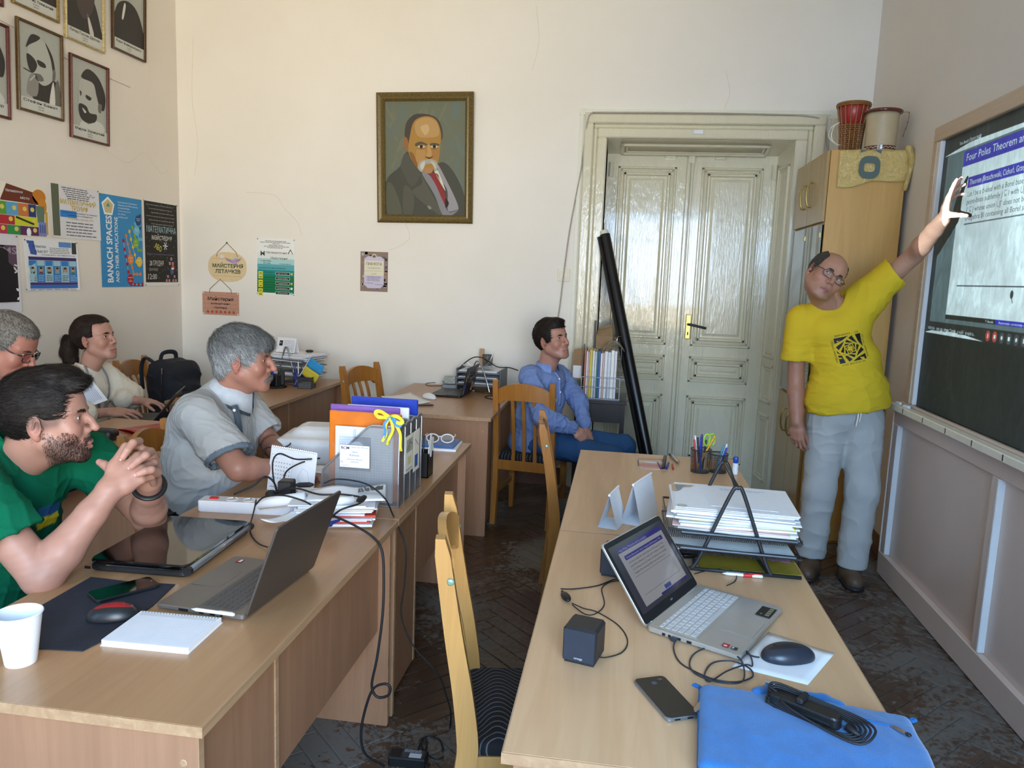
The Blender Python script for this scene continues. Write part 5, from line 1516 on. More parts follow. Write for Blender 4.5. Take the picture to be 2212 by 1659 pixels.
def laptop(label,mid,ang,w,d,open_deg,body,lid_back,deck,key,lid_len=None,keysize=None,kb_y=-.012,kb_d=.095,screen='black_gloss',lidth=.006,th=.016,kmat='key',wedge=.004,bezel='black_plastic',singles=True,kb_w=.9):
 """local: hinge along x through the origin, user on the -y side"""
 t=thing('laptop',label,'laptop',(*mid,TZ),ang)
 ll=lid_len or d
 m=rbox(w,d,th-.003,.010,z0=.003,top_bev=.0015)
 for i,p in enumerate(m.v):m.v[i]=(p[0],p[1]-d/2,p[2]-(.003 if p[2]>th/2 else 0)*max(0,-(p[1]-d/2)/d)*.8)
 b=obj('base',m,M[body],t)
 top=th
 sl= lambda y:top-.0024*(-y/d)
 m=MB();m.bx(-w*kb_w/2-.004,w*kb_w/2+.004,kb_y-kb_d-.004,kb_y+.004,top-.004,top+.0001);obj('keyboard_well',m,M[deck],b)
 rows=6;ch=kb_d/rows;km= None
 acc=MB()
 for r in range(rows):
  n=15 if r<4 else(14 if r==4 else 9)
  ws=[1]*n
  if r==5:ws=[1.2,1,1,1,5.2,1,1,1.1,1.1]
  if r==2:ws[0],ws[-1]=1.4,1.4
  if r==3:ws[0],ws[-1]=1.7,1.9
  if r==4:ws[0],ws[-1]=2.1,2.4
  tot=sum(ws);x=-w*kb_w/2;u=w*kb_w/tot
  for q in ws:
   y=kb_y-ch*(r+.5);kw=u*q-.0028;kh=(ch-.003)*(.7 if r==0 else 1)
   if singles:
    if abs(q-1)<1e-6 and r in(1,):
     if km is None:km=obj('key',MB().box((0,0,.0009),(kw,kh,.0018),bev=.0006),M[key],b);o=km
     else:o=bpy.data.objects.new('key',km.data);COL.objects.link(o);o.parent=b
     o.location=(x+u*q/2,y,top-.0006)
    else:obj('key',MB().box((0,0,.0009),(kw,kh,.0018),bev=.0006),M[key],b,loc=(x+u*q/2,y,top-.0006))
   else:acc.box((x+u*q/2,y,top+.0003),(kw,kh,.0018))
   x+=u*q
 if not singles:obj('keys',acc,M[key],b,kind='stuff')
 obj('touchpad',rbox(w*.31,d*.34,.0006,.004,z0=top-.0016),M[body if body!='black_plastic' else 'black_gloss'],b,loc=(-.012,-d*.80,0))
 a=radians(open_deg)
 L=bpy.data.objects.new('lid', None);COL.objects.link(L);L.parent=t;L.location=(0,.002,th*.8);L.rotation_euler=(pi-a+pi,0,0)
 # lid local: y runs from hinge towards the user when closed; face z- is the screen
 L.rotation_euler=(-(a),0,0)
 m=rbox(w,ll,lidth,.010,z0=-.0,top_bev=.001)
 for i,p in enumerate(m.v):m.v[i]=(p[0],p[1]-ll/2,p[2])
 obj('lid_shell',m,M[lid_back],L)
 m=rbox(w-.006,ll-.006,.0006,.008,z0=-.0005)
 for i,p in enumerate(m.v):m.v[i]=(p[0],p[1]-ll/2,p[2])
 obj('bezel',m,M[bezel],L)
 obj('hinge',MB().tube([(-w*.40,0,th*.75),(w*.40,0,th*.75)],.0048,8),M[deck],t)
 return t,b,L
plain('laptop_silver','#b9b4ac',.30,.55,vary=.02)
plain('key_silver','#cfd1d4',.32,.25,vary=.02)
plain('laptop_grey','#7d7974',.36,.6,vary=.02)
plain('lid_grey','#57504b',.42,.45,vary=.03)
plain('key_dark','#4b4a4a',.4,.1,vary=.04)
plain('deck_dark','#6b6661',.4,.4,vary=.02)
plain('port','#111214',.4,vary=0)
def ports(b,xs,y,z,side,w):
 for(yy,l)in xs:obj('port',MB().bx(side*w/2-.0008,side*w/2+.0008,yy-l/2,yy+l/2,z-.003,z+.003),M['port'],b)
# ------------------------------------------------------------------ lower right desk
t,b,L=laptop('open silver laptop on the right desk showing the lecture slide',(.178,1.968),radians(63),.338,.232,127,'laptop_silver','laptop_silver','laptop_silver','key_silver',.222,kb_y=-.022,kb_d=.098)
ports(b,((-.045,.008),(-.06,.007),(-.082,.014),(-.11,.012)),0,.008,-1,.338)
pr=Print()
yb=-.127
pr.rect(.075,yb-.098,.140,yb-.060,'#22211f');pr.text('★',.085,yb-.075,.006,'#c8bb80');
for k in range(4):pr.rect(.083+k*.014,yb-.093,.093+k*.014,yb-.082,'#8d886c',2)
pr.rect(-.150,yb-.070,-.132,yb-.054,'#b02a34');pr.rect(-.148,yb-.066,-.140,yb-.058,'#e8c8c8',2);pr.rect(-.149,yb-.090,-.136,yb-.076,'#3a3a3c');pr.rect(-.147,yb-.082,-.138,yb-.078,'#d8d8d8',2)
for i in range(len(pr.mb.v)):x,y,z=pr.mb.v[i];pr.mb.v[i]=(x,y,z+.0152)
pr.build(b,'sticker')
t_=NT('screen');a_=t_.n('ShaderNodeAttribute',attribute_name='Col');t_.t.links.new(a_.outputs[0],t_.b.inputs['Emission Color']);t_.b.inputs['Emission Strength'].default_value=.30
t_.b.inputs['Base Color'].default_value=(.01,.01,.012,1);t_.b.inputs['Roughness'].default_value=.12;M['screen']=t_.m
# screen print: x to the right seen by the user, y up
def slide(pr,w,h,s=1.0):
 X,Y=-w/2,-h/2
 pr.rect(X,Y,X+w,Y+h,'#4a4a58',1);pr.rect(X+w*.10,Y+h*.06,X+w*.93,Y+h*.93,'#c9cbd2',2)
 pr.rect(X+w*.10,Y+h*.86,X+w*.93,Y+h*.93,'#3a34a8',3);pr.text('Four Poles Theorem and its corollary',X+w*.13,Y+h*.875,h*.035,'#d8d8f0',width=w*.5,layer=4)
 pr.rect(X+w*.16,Y+h*.735,X+w*.88,Y+h*.80,'#3a34a8',3);pr.text('Theorem (Brzuchowski, Cichoń, Grzegorek, Ryll-Nardzewski, 1979)',X+w*.18,Y+h*.752,h*.03,'#d8d8f0',width=w*.66,layer=4)
 for k,s_ in enumerate(('Let I be a σ-ideal with a Borel base on a Polish space X. Any','point-finite subfamily J ⊆ I with ⋃J ∉ I contains a subfamily','J′ ⊆ J whose union ⋃J′ does not belong to the smallest','σ-algebra BI containing all Borel sets and all sets of I.')):
  pr.text(s_,X+w*.18,Y+h*(.675-.055*k),h*.028,'#26262e',width=w*(.66 if k<3 else .60),layer=4)
 pr.line([(X+w*.16,Y+h*.47),(X+w*.86,Y+h*.47)],h*.004,'#55555f',4);pr.line([(X+w*.86,Y+h*.47),(X+w*.86,Y+h*.20)],h*.004,'#55555f',4);pr.line([(X+w*.16,Y+h*.20),(X+w*.86,Y+h*.20)],h*.004,'#55555f',4)
 pr.rect(X+w*.50,Y+h*.10,X+w*.62,Y+h*.16,'#3a4aa8',4);pr.rect(X+w*.4,Y+h*.06,X+w*.93,Y+h*.09,'#34308c',4)
pr=Print(lambda x,y,z:(x,-y-.116,-z-.0006));slide(pr,.312,.180)
pr.build(L,'screen',M['screen'])
pr=Print(lambda x,y,z:(x,-y-.116,-z-.0006));pr.text('acer',0,-.103,.006,'#9aa0a8','C')
pr.build(L,'badge')
def speaker(label,x,y,rz,word=True,group='small black cube speakers'):
 s=thing('desktop_speaker',label,'speaker',(x,y,TZ),rz,group)
 obj('cabinet',MB().box((0,0,.044),(.078,.078,.080),bev=.006),plain('speaker_black','#1b1d22',.45,vary=.1)if 'speaker_black' not in M else M['speaker_black'],s)
 obj('foot_pad',MB().bx(-.034,.034,-.034,.034,0,.005),M['rubber'],s)
 fp=obj('front_grille',MB().box((0,-.0395,.044),(.072,.003,.072),bev=.0012),plain('grille_blue','#232936',.6,vary=.1)if 'grille_blue' not in M else M['grille_blue'],s)
 if word:
  p=Print(lambda x,y,z:(x,-.0412-z,y));p.text('omega',0,.014,.0055,'#c8ccd4','C');p.build(fp,'lettering')
 return s
speaker('small black cube speaker standing on the near right desk',-.045,1.655,radians(-14))
speaker('small black cube speaker half hidden behind the silver laptop lid',.020,2.185,radians(-10), False)
vc=thing('volume_control','black inline volume capsule on the speaker cable','volume control',(-.108,1.965,.756),radians(-70))
V=Vol((-.04,-.02,-.012),(.04,.02,.014),.002);V.ell((0,0,.002),(.028,.012,.008),k=.004);v_,f_=V.mesh();npmesh('capsule',v_,f_,M['black_plastic'],vc)
obj('collar',MB().tube([(-.036,0,.001),(-.024,0,.001)],.004,8),M['rubber'],vc)
cable('speaker_cable','thin black speaker cable looping from the near cube to the capsule',[(-.020,1.652,.757),(.007,1.663,.752),(.044,1.698,.752),(.055,1.761,.752),(.032,1.836,.752),(-.022,1.900,.752),(-.058,1.915,.752),(-.089,1.931,.756)],.0016)
cable('speaker_cable','thin black cable looping from the capsule back behind the laptop',[(-.126,2.018,.756),(-.090,2.036,.752),(-.028,2.074,.752),(.016,2.129,.752),(.036,2.138,.753)],.0018)
cable('speaker_cable','thin black cable curling beside the capsule under the screen edge',[(-.088,1.922,.756),(-.054,1.882,.752),(-.027,1.883,.754),(-.005,1.951,.752),(-.015,2.054,.752),(.005,2.103,.753),(.033,2.124,.753)],.0016)
cable('usb_cable','short black USB cables plugged into the far side of the silver laptop',[(.335,2.149,.757),(.364,2.195,.755),(.375,2.257,.753),(.354,2.296,.753),(.296,2.267,.753),(.252,2.227,.753)],.0016)
def mouse(name,label,x,y,rz,body,top,L=.108,W=.062,H=.036,wheel=True):
 t=thing(name,label,'computer mouse',(x,y,TZ),rz)
 V=Vol((-.05,-.07,-.005),(.05,.07,.05),.0022)
 V.ell((0,-.008,.004),(W/2,L/2,H-.004),k=.004);V.ell((0,.018,.004),(W/2*.92,L/2*.72,H*.72),k=.02);V.cut((0,0,.0),(0,0,-1),k=.003)
 v,f=V.mesh();v=relax(v,f,1);npmesh('body',v,f,M[body],t)
 V=Vol((-.05,-.07,-.005),(.05,.07,.05),.0022)
 V.ell((0,-.008,.0048),(W/2*.90,L/2*.96,H-.0040),k=.004);V.ell((0,.018,.0048),(W/2*.84,L/2*.70,H*.73),k=.02);V.cut((0,0,H*.42),(0,.12,-1),k=.003)
 v,f=V.mesh();v=relax(v,f,1);npmesh('top_shell',v,f,M[top],t)
 if wheel:obj('scroll_wheel',MB().tube([(-.0035,.030,H*.72),(.0035,.030,H*.72)],.009,14),M['rubber'],t)
 return t
plain('mouse_black','#1d1f24',.38,vary=.05);plain('mouse_slate','#2a2e38',.32,vary=.05);plain('mouse_red','#8e1522',.22,vary=.05)
mouse('computer_mouse','black computer mouse on white paper beside the silver laptop',.420,1.752,radians(105),'mouse_slate','mouse_black',.118,.066)
sheet('paper_sheet','white sheet of paper under the black mouse',[(.289,1.686,.750),(.441,1.638,.750),(.539,1.803,.750),(.403,1.886,.750)],TZ)
cable('mouse_cable','dark grey mouse cable coiled on the right desk',[(.174,1.781,.760),(.162,1.743,.754),(.170,1.681,.752),(.201,1.642,.752),(.243,1.615,.752),(.287,1.614,.752),(.325,1.641,.754),(.323,1.676,.756),(.288,1.700,.756),(.246,1.686,.754),(.223,1.636,.752),(.229,1.600,.754),(.271,1.646,.758),(.317,1.687,.757),(.332,1.686,.757),(.333,1.741,.758),(.308,1.772,.758),(.255,1.767,.756),(.208,1.721,.754),(.193,1.665,.752),(.209,1.618,.755),(.255,1.595,.757),(.300,1.610,.759),(.309,1.703,.760),(.274,1.756,.760),(.309,1.777,.758),(.336,1.743,.754),(.355,1.732,.756)],.0020,'mouse_slate')
obj_=thing('usb_plug','dark grey USB plug in the near side of the silver laptop','plug',(.173,1.797,.757),radians(63-90))
obj('plug_body',MB().box((0,-.012,0),(.016,.030,.008),bev=.002),M['mouse_slate'],obj_)
def phone(label,c,ang,w,l,th,back,frame_):
 t=thing('smartphone',label,'phone',(*c,TZ),ang)
 obj('frame',rbox(w,l,th,.011,z0=0,top_bev=.0022),M[frame_],t)
 obj('face',rbox(w-.004,l-.004,.0012,.010,z0=th-.0006),M[back],t)
 return t
plain('phone_case','#26211c',.38,vary=.08);plain('phone_frame','#9aa0a8',.25,.8,vary=0)
t=phone('black-backed smartphone lying face down on the right desk',(.131,1.512),radians(-155),.074,.155,.0085,'phone_case','phone_frame')
obj('camera_lens',MB().lathe([(.006,0),(.006,.0008),(.004,.0012)],14,Matrix.Translation((-.018,-.060,.009))),M['black_gloss'],t)
obj('fingerprint_reader',MB().lathe([(.0062,0),(.0062,.0003)],16,Matrix.Translation((0,-.050,.0092))),plain('sensor','#4a5566',.2,.3,vary=0),t)
for k in(-1,1):obj('speaker_hole',MB().bx(k*.014-.006,k*.014+.006,.0768,.0782,.003,.006),M['port'],t)
# blue laptop sleeve with its zips, and the wrapped charger on top
t=thing('laptop_sleeve','bright blue padded laptop sleeve at the near end of the right desk','laptop sleeve',(0,0,0))
t_=NT('sleeve_blue');v=t_.coord();f1=t_.noise(v,600,3,.7);f2=t_.noise(v,18,3)
t_.base(t_.mix(t_.ramp(f2,[(.35,(0,0,0)),(.75,(.5,.5,.5))]),t_.ramp(f1,[(.3,lin('#145c9c')),(.7,lin('#2a7cc4'))]),lin('#17528c')));t_.bump(f1,.25,.003);t_.b.inputs['Roughness'].default_value=.85;t_.b.inputs['Sheen Weight'].default_value=.3;M['sleeve_blue']=t_.m
o0=A(.196,1.515);e1=unit(A(.585,1.300)-A(.205,1.530));
sc_,sn_=.545,radians(-6)
SX,SY=.40,.29
c0=A(.385,1.375)
Q=np.array([[cos(sn_),-sin(sn_),0],[sin(sn_),cos(sn_),0],[0,0,1]])
V=Vol((c0[0]-.26,c0[1]-.23,TZ-.004),(c0[0]+.26,c0[1]+.23,TZ+.06),.0042)
V.box((c0[0],c0[1],TZ+.019),(SX/2,SY/2,.018),Q,rad=.017,k=.004);V.ell((c0[0]+.02,c0[1],TZ+.020),(.17,.12,.024),Q,k=.03)
v,f=V.mesh();v=relax(v,f,2);N=vnormals(v,f)
v=v+N*((np.exp(-np.abs(vnoise(v*A(1,1.6,1),42,3))*3)-.4)*.0014*sstep(TZ+.012,TZ+.03,v[:,2]))[:, None];v[:,2]=np.maximum(v[:,2],TZ)
npmesh('shell',v,f,M['sleeve_blue'],t)
def sl(u,w,z=.0): return tuple(Q@A(u*SX/2,w*SY/2,0)+A(c0[0],c0[1],TZ+z))
pp=[sl(-.99,-1,.020),sl(-.99,.90,.020),sl(-.90,.99,.020),sl(.90,.99,.020),sl(.99,.9,.020),sl(.99,-1,.020)]
obj('zip_seam',MB().tube(smooth_path(pp,5),.0035,6),plain('seam_blue','#1c5f9e',.8),t)
V=Vol((c0[0]-.2,c0[1]+.08,TZ),(c0[0]+.2,c0[1]+.25,TZ+.05),.004)
V.chain([sl(-.42,.93,.030),sl(-.30,1.12,.024),sl(.22,1.12,.022),sl(.34,.93,.028)],(.016,.015,.015,.016),k=.01);v,f=V.mesh();npmesh('carry_handle',v,f,M['sleeve_blue'],t)
for(u,w,a_)in((-1.0,.42,-.5),(.80,.42,.55)):
 z=obj('zip_pull',rbox(.010,.036,.003,.004),M['chrome'],t,loc=sl(u,w,.024 if u<0 else .043),rot=(.1,0,a_+(pi if u>0 else 0)))
 obj('zip_slider',MB().box((0,.020,.002),(.008,.012,.006),bev=.002),M['dark_steel'],z)
obj('zip_track',MB().tube(smooth_path([sl(.35,.62,.044),sl(.6,.52,.044),sl(.78,.50,.043)],5),.002,5),M['seam_blue'],t)
t=thing('charger','black laptop charger with its cable wound round, lying on the blue sleeve','charger',(.385,1.432,TZ+.0435),radians(-34))
obj('brick',rbox(.155,.036,.030,.014,top_bev=.004),M['black_plastic'],t)
obj('highlight_strip',MB().bx(-.06,.06,-.0186,-.0176,.012,.016),M['dark_steel'],t)
for k in range(5):
 q=.004*k
 obj('cable_loop',MB().tube(smooth_path([(-.082+q,-.015+q,.006+.006*k),(-.086,.004,.012+.006*k),(-.070,.022,.020+.005*k),(.02,.024+q*.4,.020+.003*k),(.085+q*2,.026,.014+.004*k),(.108+q*2.4,.0,.012+.003*k),(.085+q*2,-.024-q,.008),(-.02,-.022-q*.6,.006+.004*k),(-.082+q,-.015+q,.006+.006*k)],6),.0028,6),M['rubber'],t,smooth=True)
t.scale=(.86,.86,.86)
obj('velcro_tie',MB().box((-.012,.012,.030),(.016,.045,.020),bev=.004),M['rubber'],t)
obj('plug_tip',MB().tube([(-.10,.020,.034),(-.078,.020,.036)],.0055,8),M['chrome'],t)
obj('end_plug',MB().tube([(.09,-.004,.018),(.125,-.010,.010)],[.009,.0035],10),M['rubber'],t,smooth=True)
# tent calendars
def tent(label,base_c,ang,w,h,dep,face):
 t=thing('tent_calendar',label,'calendar',(*base_c,TZ),ang)
 a=math.atan2(dep/2,h)
 obj('card',MB().add([(-w/2,-dep/2,0),(w/2,-dep/2,0),(w/2,0,h),(-w/2,0,h),(-w/2,dep/2,0),(w/2,dep/2,0)],[(0,1,2,3),(5,4,3,2),(4,5,1,0)]),M['white_paper'],t)
 obj('rolled_top',MB().tube([(-w/2,0,h),(w/2,0,h)],.0045,8),M['white_paper'],t)
 ca,sa=cos(a),sin(a)
 pr=Print(lambda x,y,z:(x,-dep/2+sa*y-(z+.0003)*ca,y*ca+z*sa));face(pr,w,h/ca);pr.build(t)
 return t
def face1(p,w,h):
 p.rect(-w/2+.003,.004,w/2-.003,h-.006,'#4a4340')
 for i in range(4):
  for j in range(3):
   x0=-w/2+.008+i*(w-.012)/4;y0=.012+j*(h-.022)/3
   p.rect(x0,y0,x0+(w-.03)/4,y0+(h-.05)/3,'#cfc6bd',2)
   for k in range(3):p.rect(x0+.002,y0+.004+k*.006,x0+(w-.045)/4,y0+.007+k*.006,'#7a716c',3)
def face2(p,w,h):
 p.text('10',-w/2+.012,.028,.022,'#33363c');p.text('October',-w/2+.012,.012,.008,'#33363c')
 for k in range(5):p.small(w*.02,w/2-.012,h-.022-k*.010,.006,'#6a6f78',seed=k)
 for k in range(6):p.line([(-w/2+.045+k*.014,.05),(-w/2+.055+k*.014,.085)],.0012,'#5b606a')
 for k in range(5):p.small(w*.02,w/2-.02,.018+k*.010,.006,'#6a6f78',seed=k+9)
tent('small tent calendar with a dark photo grid on the right desk',(.004,2.655),radians(-103),.135,.118,.070,face1)
tent('taller white tent calendar with printed dates on the right desk',(.103,2.745),radians(-110),.20,.145,.075,face2)
# wire letter trays with an A-frame holding piles of paper
def wire_mesh(m,o,u,v,nu,nv,r,inside=None):
 o,u,v=Vector(o),Vector(u),Vector(v)
 def seg(a,b):
  d=(b-a).normalized();n=u.cross(v).normalized();s=d.cross(n)*r
  m.add([a-s,b-s,b+s,a+s],[(0,1,2,3)])
 for i in range(nu+1):
  f=i/nu
  lo,hi=(0,1)if inside is None else inside(f, None)
  if hi>lo:seg(o+u*f+v*lo,o+u*f+v*hi)
 for j in range(nv+1):
  f=j/nv
  lo,hi=(0,1)if inside is None else inside(None,f)
  if hi>lo:seg(o+v*f+u*lo,o+v*f+u*hi)
def tray_stand(label,c,rz,levels,W,Dp,apex,mat,wires=True,back_frame=True):
 t=thing('letter_tray_stand',label,'letter tray',(*c,TZ),rz)
 mt=M[mat]
 for yy in((-Dp/2,Dp/2)if back_frame else(-Dp/2,)):
  P=smooth_path([(-W*.30,yy,.006),(-W*.24,yy,.05),(-W*.05,yy,apex-.02),(0,yy,apex),(W*.05,yy,apex-.02),(W*.24,yy,.05),(W*.30,yy,.006)],6)
  obj('a_frame',MB().tube(P,.0058,8),mt,t,smooth=True)
  obj('foot_bar',MB().tube([(-W*.42,yy,.0062),(W*.52,yy,.0062)],.0058,8),mt,t,smooth=True)
 if back_frame:obj('top_rod',MB().tube([(0,-Dp/2,apex),(0,Dp/2,apex)],.0055,8),mt,t,smooth=True)
 for s in(-1,1):obj('base_rod',MB().tube([(s*W*.28,-Dp/2,.007),(s*W*.22,Dp/2,.007)],.005,8),mt,t,smooth=True)
 for z in levels:
  tr=obj('tray_rim',MB().tube([(-W/2,-Dp/2-.01,z+.028),(W/2,-Dp/2-.01,z+.012),(W/2,Dp/2,z+.03),(-W/2,Dp/2,z+.03)],.0035,6,closed=True),mt,t)
  m=MB()
  if wires:
   wire_mesh(m,(-W/2,-Dp/2,z),(W,0,0),(0,Dp,0),62,44,.0007);wire_mesh(m,(-W/2,-Dp/2,z),(W,0,0),(0,-.008,.022),62,4,.0007)
   wire_mesh(m,(-W/2,-Dp/2,z),(0,Dp,0),(-.004,0,.03),44,5,.0007)
  else:m.bx(-W/2,W/2,-Dp/2,Dp/2,z-.002,z+.001);m.bx(-W/2,-W/2+.003,-Dp/2,Dp/2,z,z+.03)
  obj('tray_mesh',m,mt,tr)
  obj('front_bar',MB().tube([(-W*.40,-Dp/2-.011,z+.020),(W*.46,-Dp/2-.011,z+.016)],.0058,8),mt,tr)
 return t
TS=A(.362,2.42)
tray_stand('dark wire letter trays with an A-frame handle on the right desk',TS,0,(.052,.100),.385,.315,.262,'dark_steel')
def paper_pile(label,c,rz,w,d,z0,n,th,seed,spread=.012,tone=('#e6e8ee','#dcdfe8','#efeee8','#d8dbe6'),name='paper_pile',specials=()):
 """irregular pile: every bundle a sheet of its own under one thing"""
 r=random.Random(seed);t=thing(name,label,'papers',(*c,z0),rz);z=.0
 for k in range(n):
  h=th/n*r.uniform(.5,1.5);ww,dd=w*r.uniform(.9,1.0),d*r.uniform(.9,1.0)
  key='paper_'+tone[k%len(tone)].lstrip('#')
  mt=M.get(key)or plain(key,tone[k%len(tone)],.75,vary=.03)
  for(i,cc)in specials:
   if i==k:key='paper_'+cc.lstrip('#');mt=M.get(key)or plain(key,cc,.6,vary=.03)
  m=MB().box((0,0,h/2),(ww,dd,h),bev=min(.001,h*.3))
  m.v=[(x,y,zz+(r.uniform(0,.002)if zz>h*.6 else 0))for x,y,zz in m.v]
  obj('sheet',m,mt,t,loc=(r.uniform(-spread,spread),r.uniform(-spread,spread),z),rot=(0,0,r.uniform(-.07,.07)));z+=h
 return t,z
t,z1=paper_pile('thick pile of white papers and folders in the top wire tray',TS+A(.012,.0),radians(-2),.37,.30,TZ+.106,16,.062,4,.012,specials=((8,'#f2e24c'),(5,'#e9c7c2'),(3,'#e9e4d8')))
for k in range(3):
 s_=obj('sheet',MB().box((0,0,.001),(.36,.29,.0016)),M['white_paper'],t,loc=(-.01+.006*k,.008*k,z1+.002*k),rot=(0,0,.03-.02*k));
zz=z1+.007
obj('sheet',MB().box((0,0,0),(.17,.11,.001)),M['white_paper'],t,loc=(.04,-.045,zz+.001),rot=(0,0,-.04));obj('sheet',MB().box((0,0,0),(.18,.12,.001)),M['white_paper'],t,loc=(.01,-.025,zz),rot=(0,0,.10));obj('sheet',MB().box((0,0,0),(.15,.10,.001)),M['white_paper'],t,loc=(.045,.02,zz-.001),rot=(0,0,.02))
pr=Print();pr.poly([(-.175,.135),(-.10,.135),(-.115,.110),(-.145,.100),(-.150,.06),(-.160,.045),(-.175,.05)],'#c9ab8c');pr.poly([(-.165,.125),(-.125,.125),(-.14,.100),(-.150,.06),(-.160,.05)],'#8a9298',2)
pr.ell(-.150,-.115,.016,.016,'#b7bdd0');pr.ell(-.150,-.115,.010,.010,'#cfcf9a',2)
for k in range(2):pr.small(-.02,.12,.115-.012*k,.004,'#7c86a8',seed=k)
for i in range(len(pr.mb.v)):x,y,z=pr.mb.v[i];pr.mb.v[i]=(x-.01,y,z+z1+.0066)
pr.build(t,'letterhead')
paper_pile('loose printed sheets in the lower wire tray',TS+A(.0,.0),0,.36,.29,TZ+.056,3,.006,6,.006)
tag(obj('folder',rbox(.30,.22,.004,.004),plain('folder_mustard','#8d7a1e',.5),loc=(.42,2.40,TZ),rot=(0,0,.02)),'mustard yellow folder lying under the wire trays','folder')
tag(obj('sticky_note',MB().box((0,0,0),(.075,.05,.001)),plain('note_pink','#c98ab4',.7),loc=(.525,2.42,TZ+.0052),rot=(0,0,-.25)),'pink sticky note on the mustard folder','note')
tag(obj('eyeglass_case',(lambda V:(V.ell((0,0,.016),(.06,.03,.016)),MB().add(*[q.tolist()for q in V.mesh()]))[1])(Vol((-.08,-.05,-.01),(.08,.05,.05),.004)),M['black_gloss'],loc=(.235,2.36,TZ+.002),rot=(0,0,.4),smooth=True),'glossy black case under the wire trays','case')
def pen(label,a,b,r,mat,tip=None,name='pen',group=None):
 a,b=Vector(a),Vector(b);d=(b-a).normalized()
 t=tag(obj(name,MB().tube([a,a+d*.004,b-d*.014,b],[r*.7,r,r,r*.25],8),M[mat],smooth=True),label,'pen',group)
 if tip:obj('clip',MB().tube([a+Vector((0,0,r+.001))+d*.004,a+Vector((0,0,r+.001))+d*.04],.0014,5),M[tip],t)
 return t
plain('pen_red','#c02a28',.35);plain('pen_blue','#2434a8',.35);plain('pen_dark','#20222c',.35);plain('pen_yellow','#e0a020',.4);plain('pen_teal','#2a86a8',.35);plain('pen_purple','#3a2a78',.35)
pen('clear ballpoint with red grip lying before the wire trays',(.450,2.246,.756),(.334,2.246,.756),.005,'white_plastic','pen_red')
obj('grip',MB().tube([(.429,2.248,.756),(.394,2.243,.756)],.0056,8),M['pen_red'],bpy.data.objects[[o.name for o in bpy.data.objects if o.name.startswith('pen')][-1]])
# pen cups at the far end
def wire_cup(name,label,c,r,h,mat='dark_steel',sq=False):
 t=thing(name,label,'pen cup',(*c,TZ));m=MB();n=26
 for k in range(n*2):
  a=2*pi*k/(n*2);p0=Vector((r*.92*cos(a),r*.92*sin(a),.003));p1=Vector((r*cos(a),r*sin(a),h));s=Vector((-sin(a),cos(a),0))*.0007
  m.add([p0-s,p0+s,p1+s,p1-s],[(0,1,2,3)])
 for j in range(18):
  z=.003+(h-.003)*j/17;rr=r*(.92+.08*j/17)
  m.add([(rr*cos(2*pi*k/n),rr*sin(2*pi*k/n),z+dz)for dz in(-.0007,.0007)for k in range(n)],[(k,(k+1)%n,n+(k+1)%n,n+k)for k in range(n)])
 obj('mesh_wall',m,M[mat],t)
 obj('rim',MB().tube([(r*cos(2*pi*k/20),r*sin(2*pi*k/20),h)for k in range(20)],.0025,6,closed=True),M[mat],t,smooth=True)
 obj('base',MB().lathe([(r*.92,0),(r*.92,.003)],20),M[mat],t)
 return t
CA,CB=A(.388,3.52),A(.470,3.54)
wire_cup('pen_cup','taller black mesh pen cup full of pens and scissors',CA,.046,.105);wire_cup('pen_cup','shorter black mesh pen cup beside the glue stick',CB,.042,.085)
r=random.Random(3)
pens=[(CA,-.02,-.02,-.035,-.01,.150,'pen_red','red pen standing in the taller mesh cup'),(CA,-.012,.01,-.030,.015,.165,'white_plastic','white pen leaning left in the taller mesh cup'),(CA,0,-.012,-.008,-.02,.165,'pen_blue','blue pen upright in the taller mesh cup'),(CA,.004,.01,.000,.02,.170,'pen_purple','dark violet pen at the back of the taller mesh cup'),(CA,.010,0,.018,-.004,.150,'pen_dark','black pen near the middle of the taller mesh cup'),(CA,-.02,-.01,.055,-.01,.175,'pen_yellow','yellow pencil slanting right out of the taller mesh cup'),(CA,.0,.0,-.018,.02,.155,'pen_dark','dark pen behind the blue one in the taller mesh cup'),
  (CB,-.01,0,.020,.01,.125,'pen_teal','teal pen leaning right in the shorter mesh cup'),(CB,.0,.01,.035,.015,.130,'white_plastic','white pen leaning right in the shorter mesh cup'),(CB,.005,-.008,.030,-.015,.118,'pen_blue','blue pen slanting in the shorter mesh cup')]
for(c,x0,y0,x1,y1,L_,mt,lb)in pens:pen(lb,(c[0]+x1,c[1]+y1,TZ+L_),(c[0]+x0,c[1]+y0,TZ+.006),.0045,mt)
t=thing('scissors','scissors with lime green handles standing in the taller mesh cup','scissors',(CA[0]+.032,CA[1]-.004,TZ+.10),radians(20))
for s in(-1,1):obj('handle_loop',MB().tube([(s*.013+.015*cos(a),.002*s,.052+.027*sin(a))for a in[2*pi*k/18 for k in range(18)]],.0042,6,closed=True),plain('lime','#9fce3a',.35)if 'lime' not in M else M['lime'],t,smooth=True)
for s in(-1,1):obj('blade',MB().add([(s*.008,s*.001,.028),(s*.002,s*.001,.028),(-s*.004,s*.001,-.08),(-s*.001,s*.001,-.08)],[(0,1,2,3)]),M['chrome'],t)
t=thing('glue_stick','white glue stick with a blue cap beside the pen cups','glue stick',(.544,3.522,.750))
obj('tube',MB().lathe([(.0125,0),(.013,.002),(.013,.052)],16),M['white_plastic'],t,smooth=True);obj('cap',MB().lathe([(.0115,.052),(.0115,.078),(.010,.080)],16),plain('cap_blue','#2450b0',.35),t,smooth=True)
t=sheet('leaflet','pink and cream leaflet at the far end of the right desk',[(.123,3.483,.750),(.238,3.500,.750),(.232,3.722,.750),(.112,3.704,.750)],TZ,plain('leaflet_pink','#d9b3a8',.6),cat='leaflet')
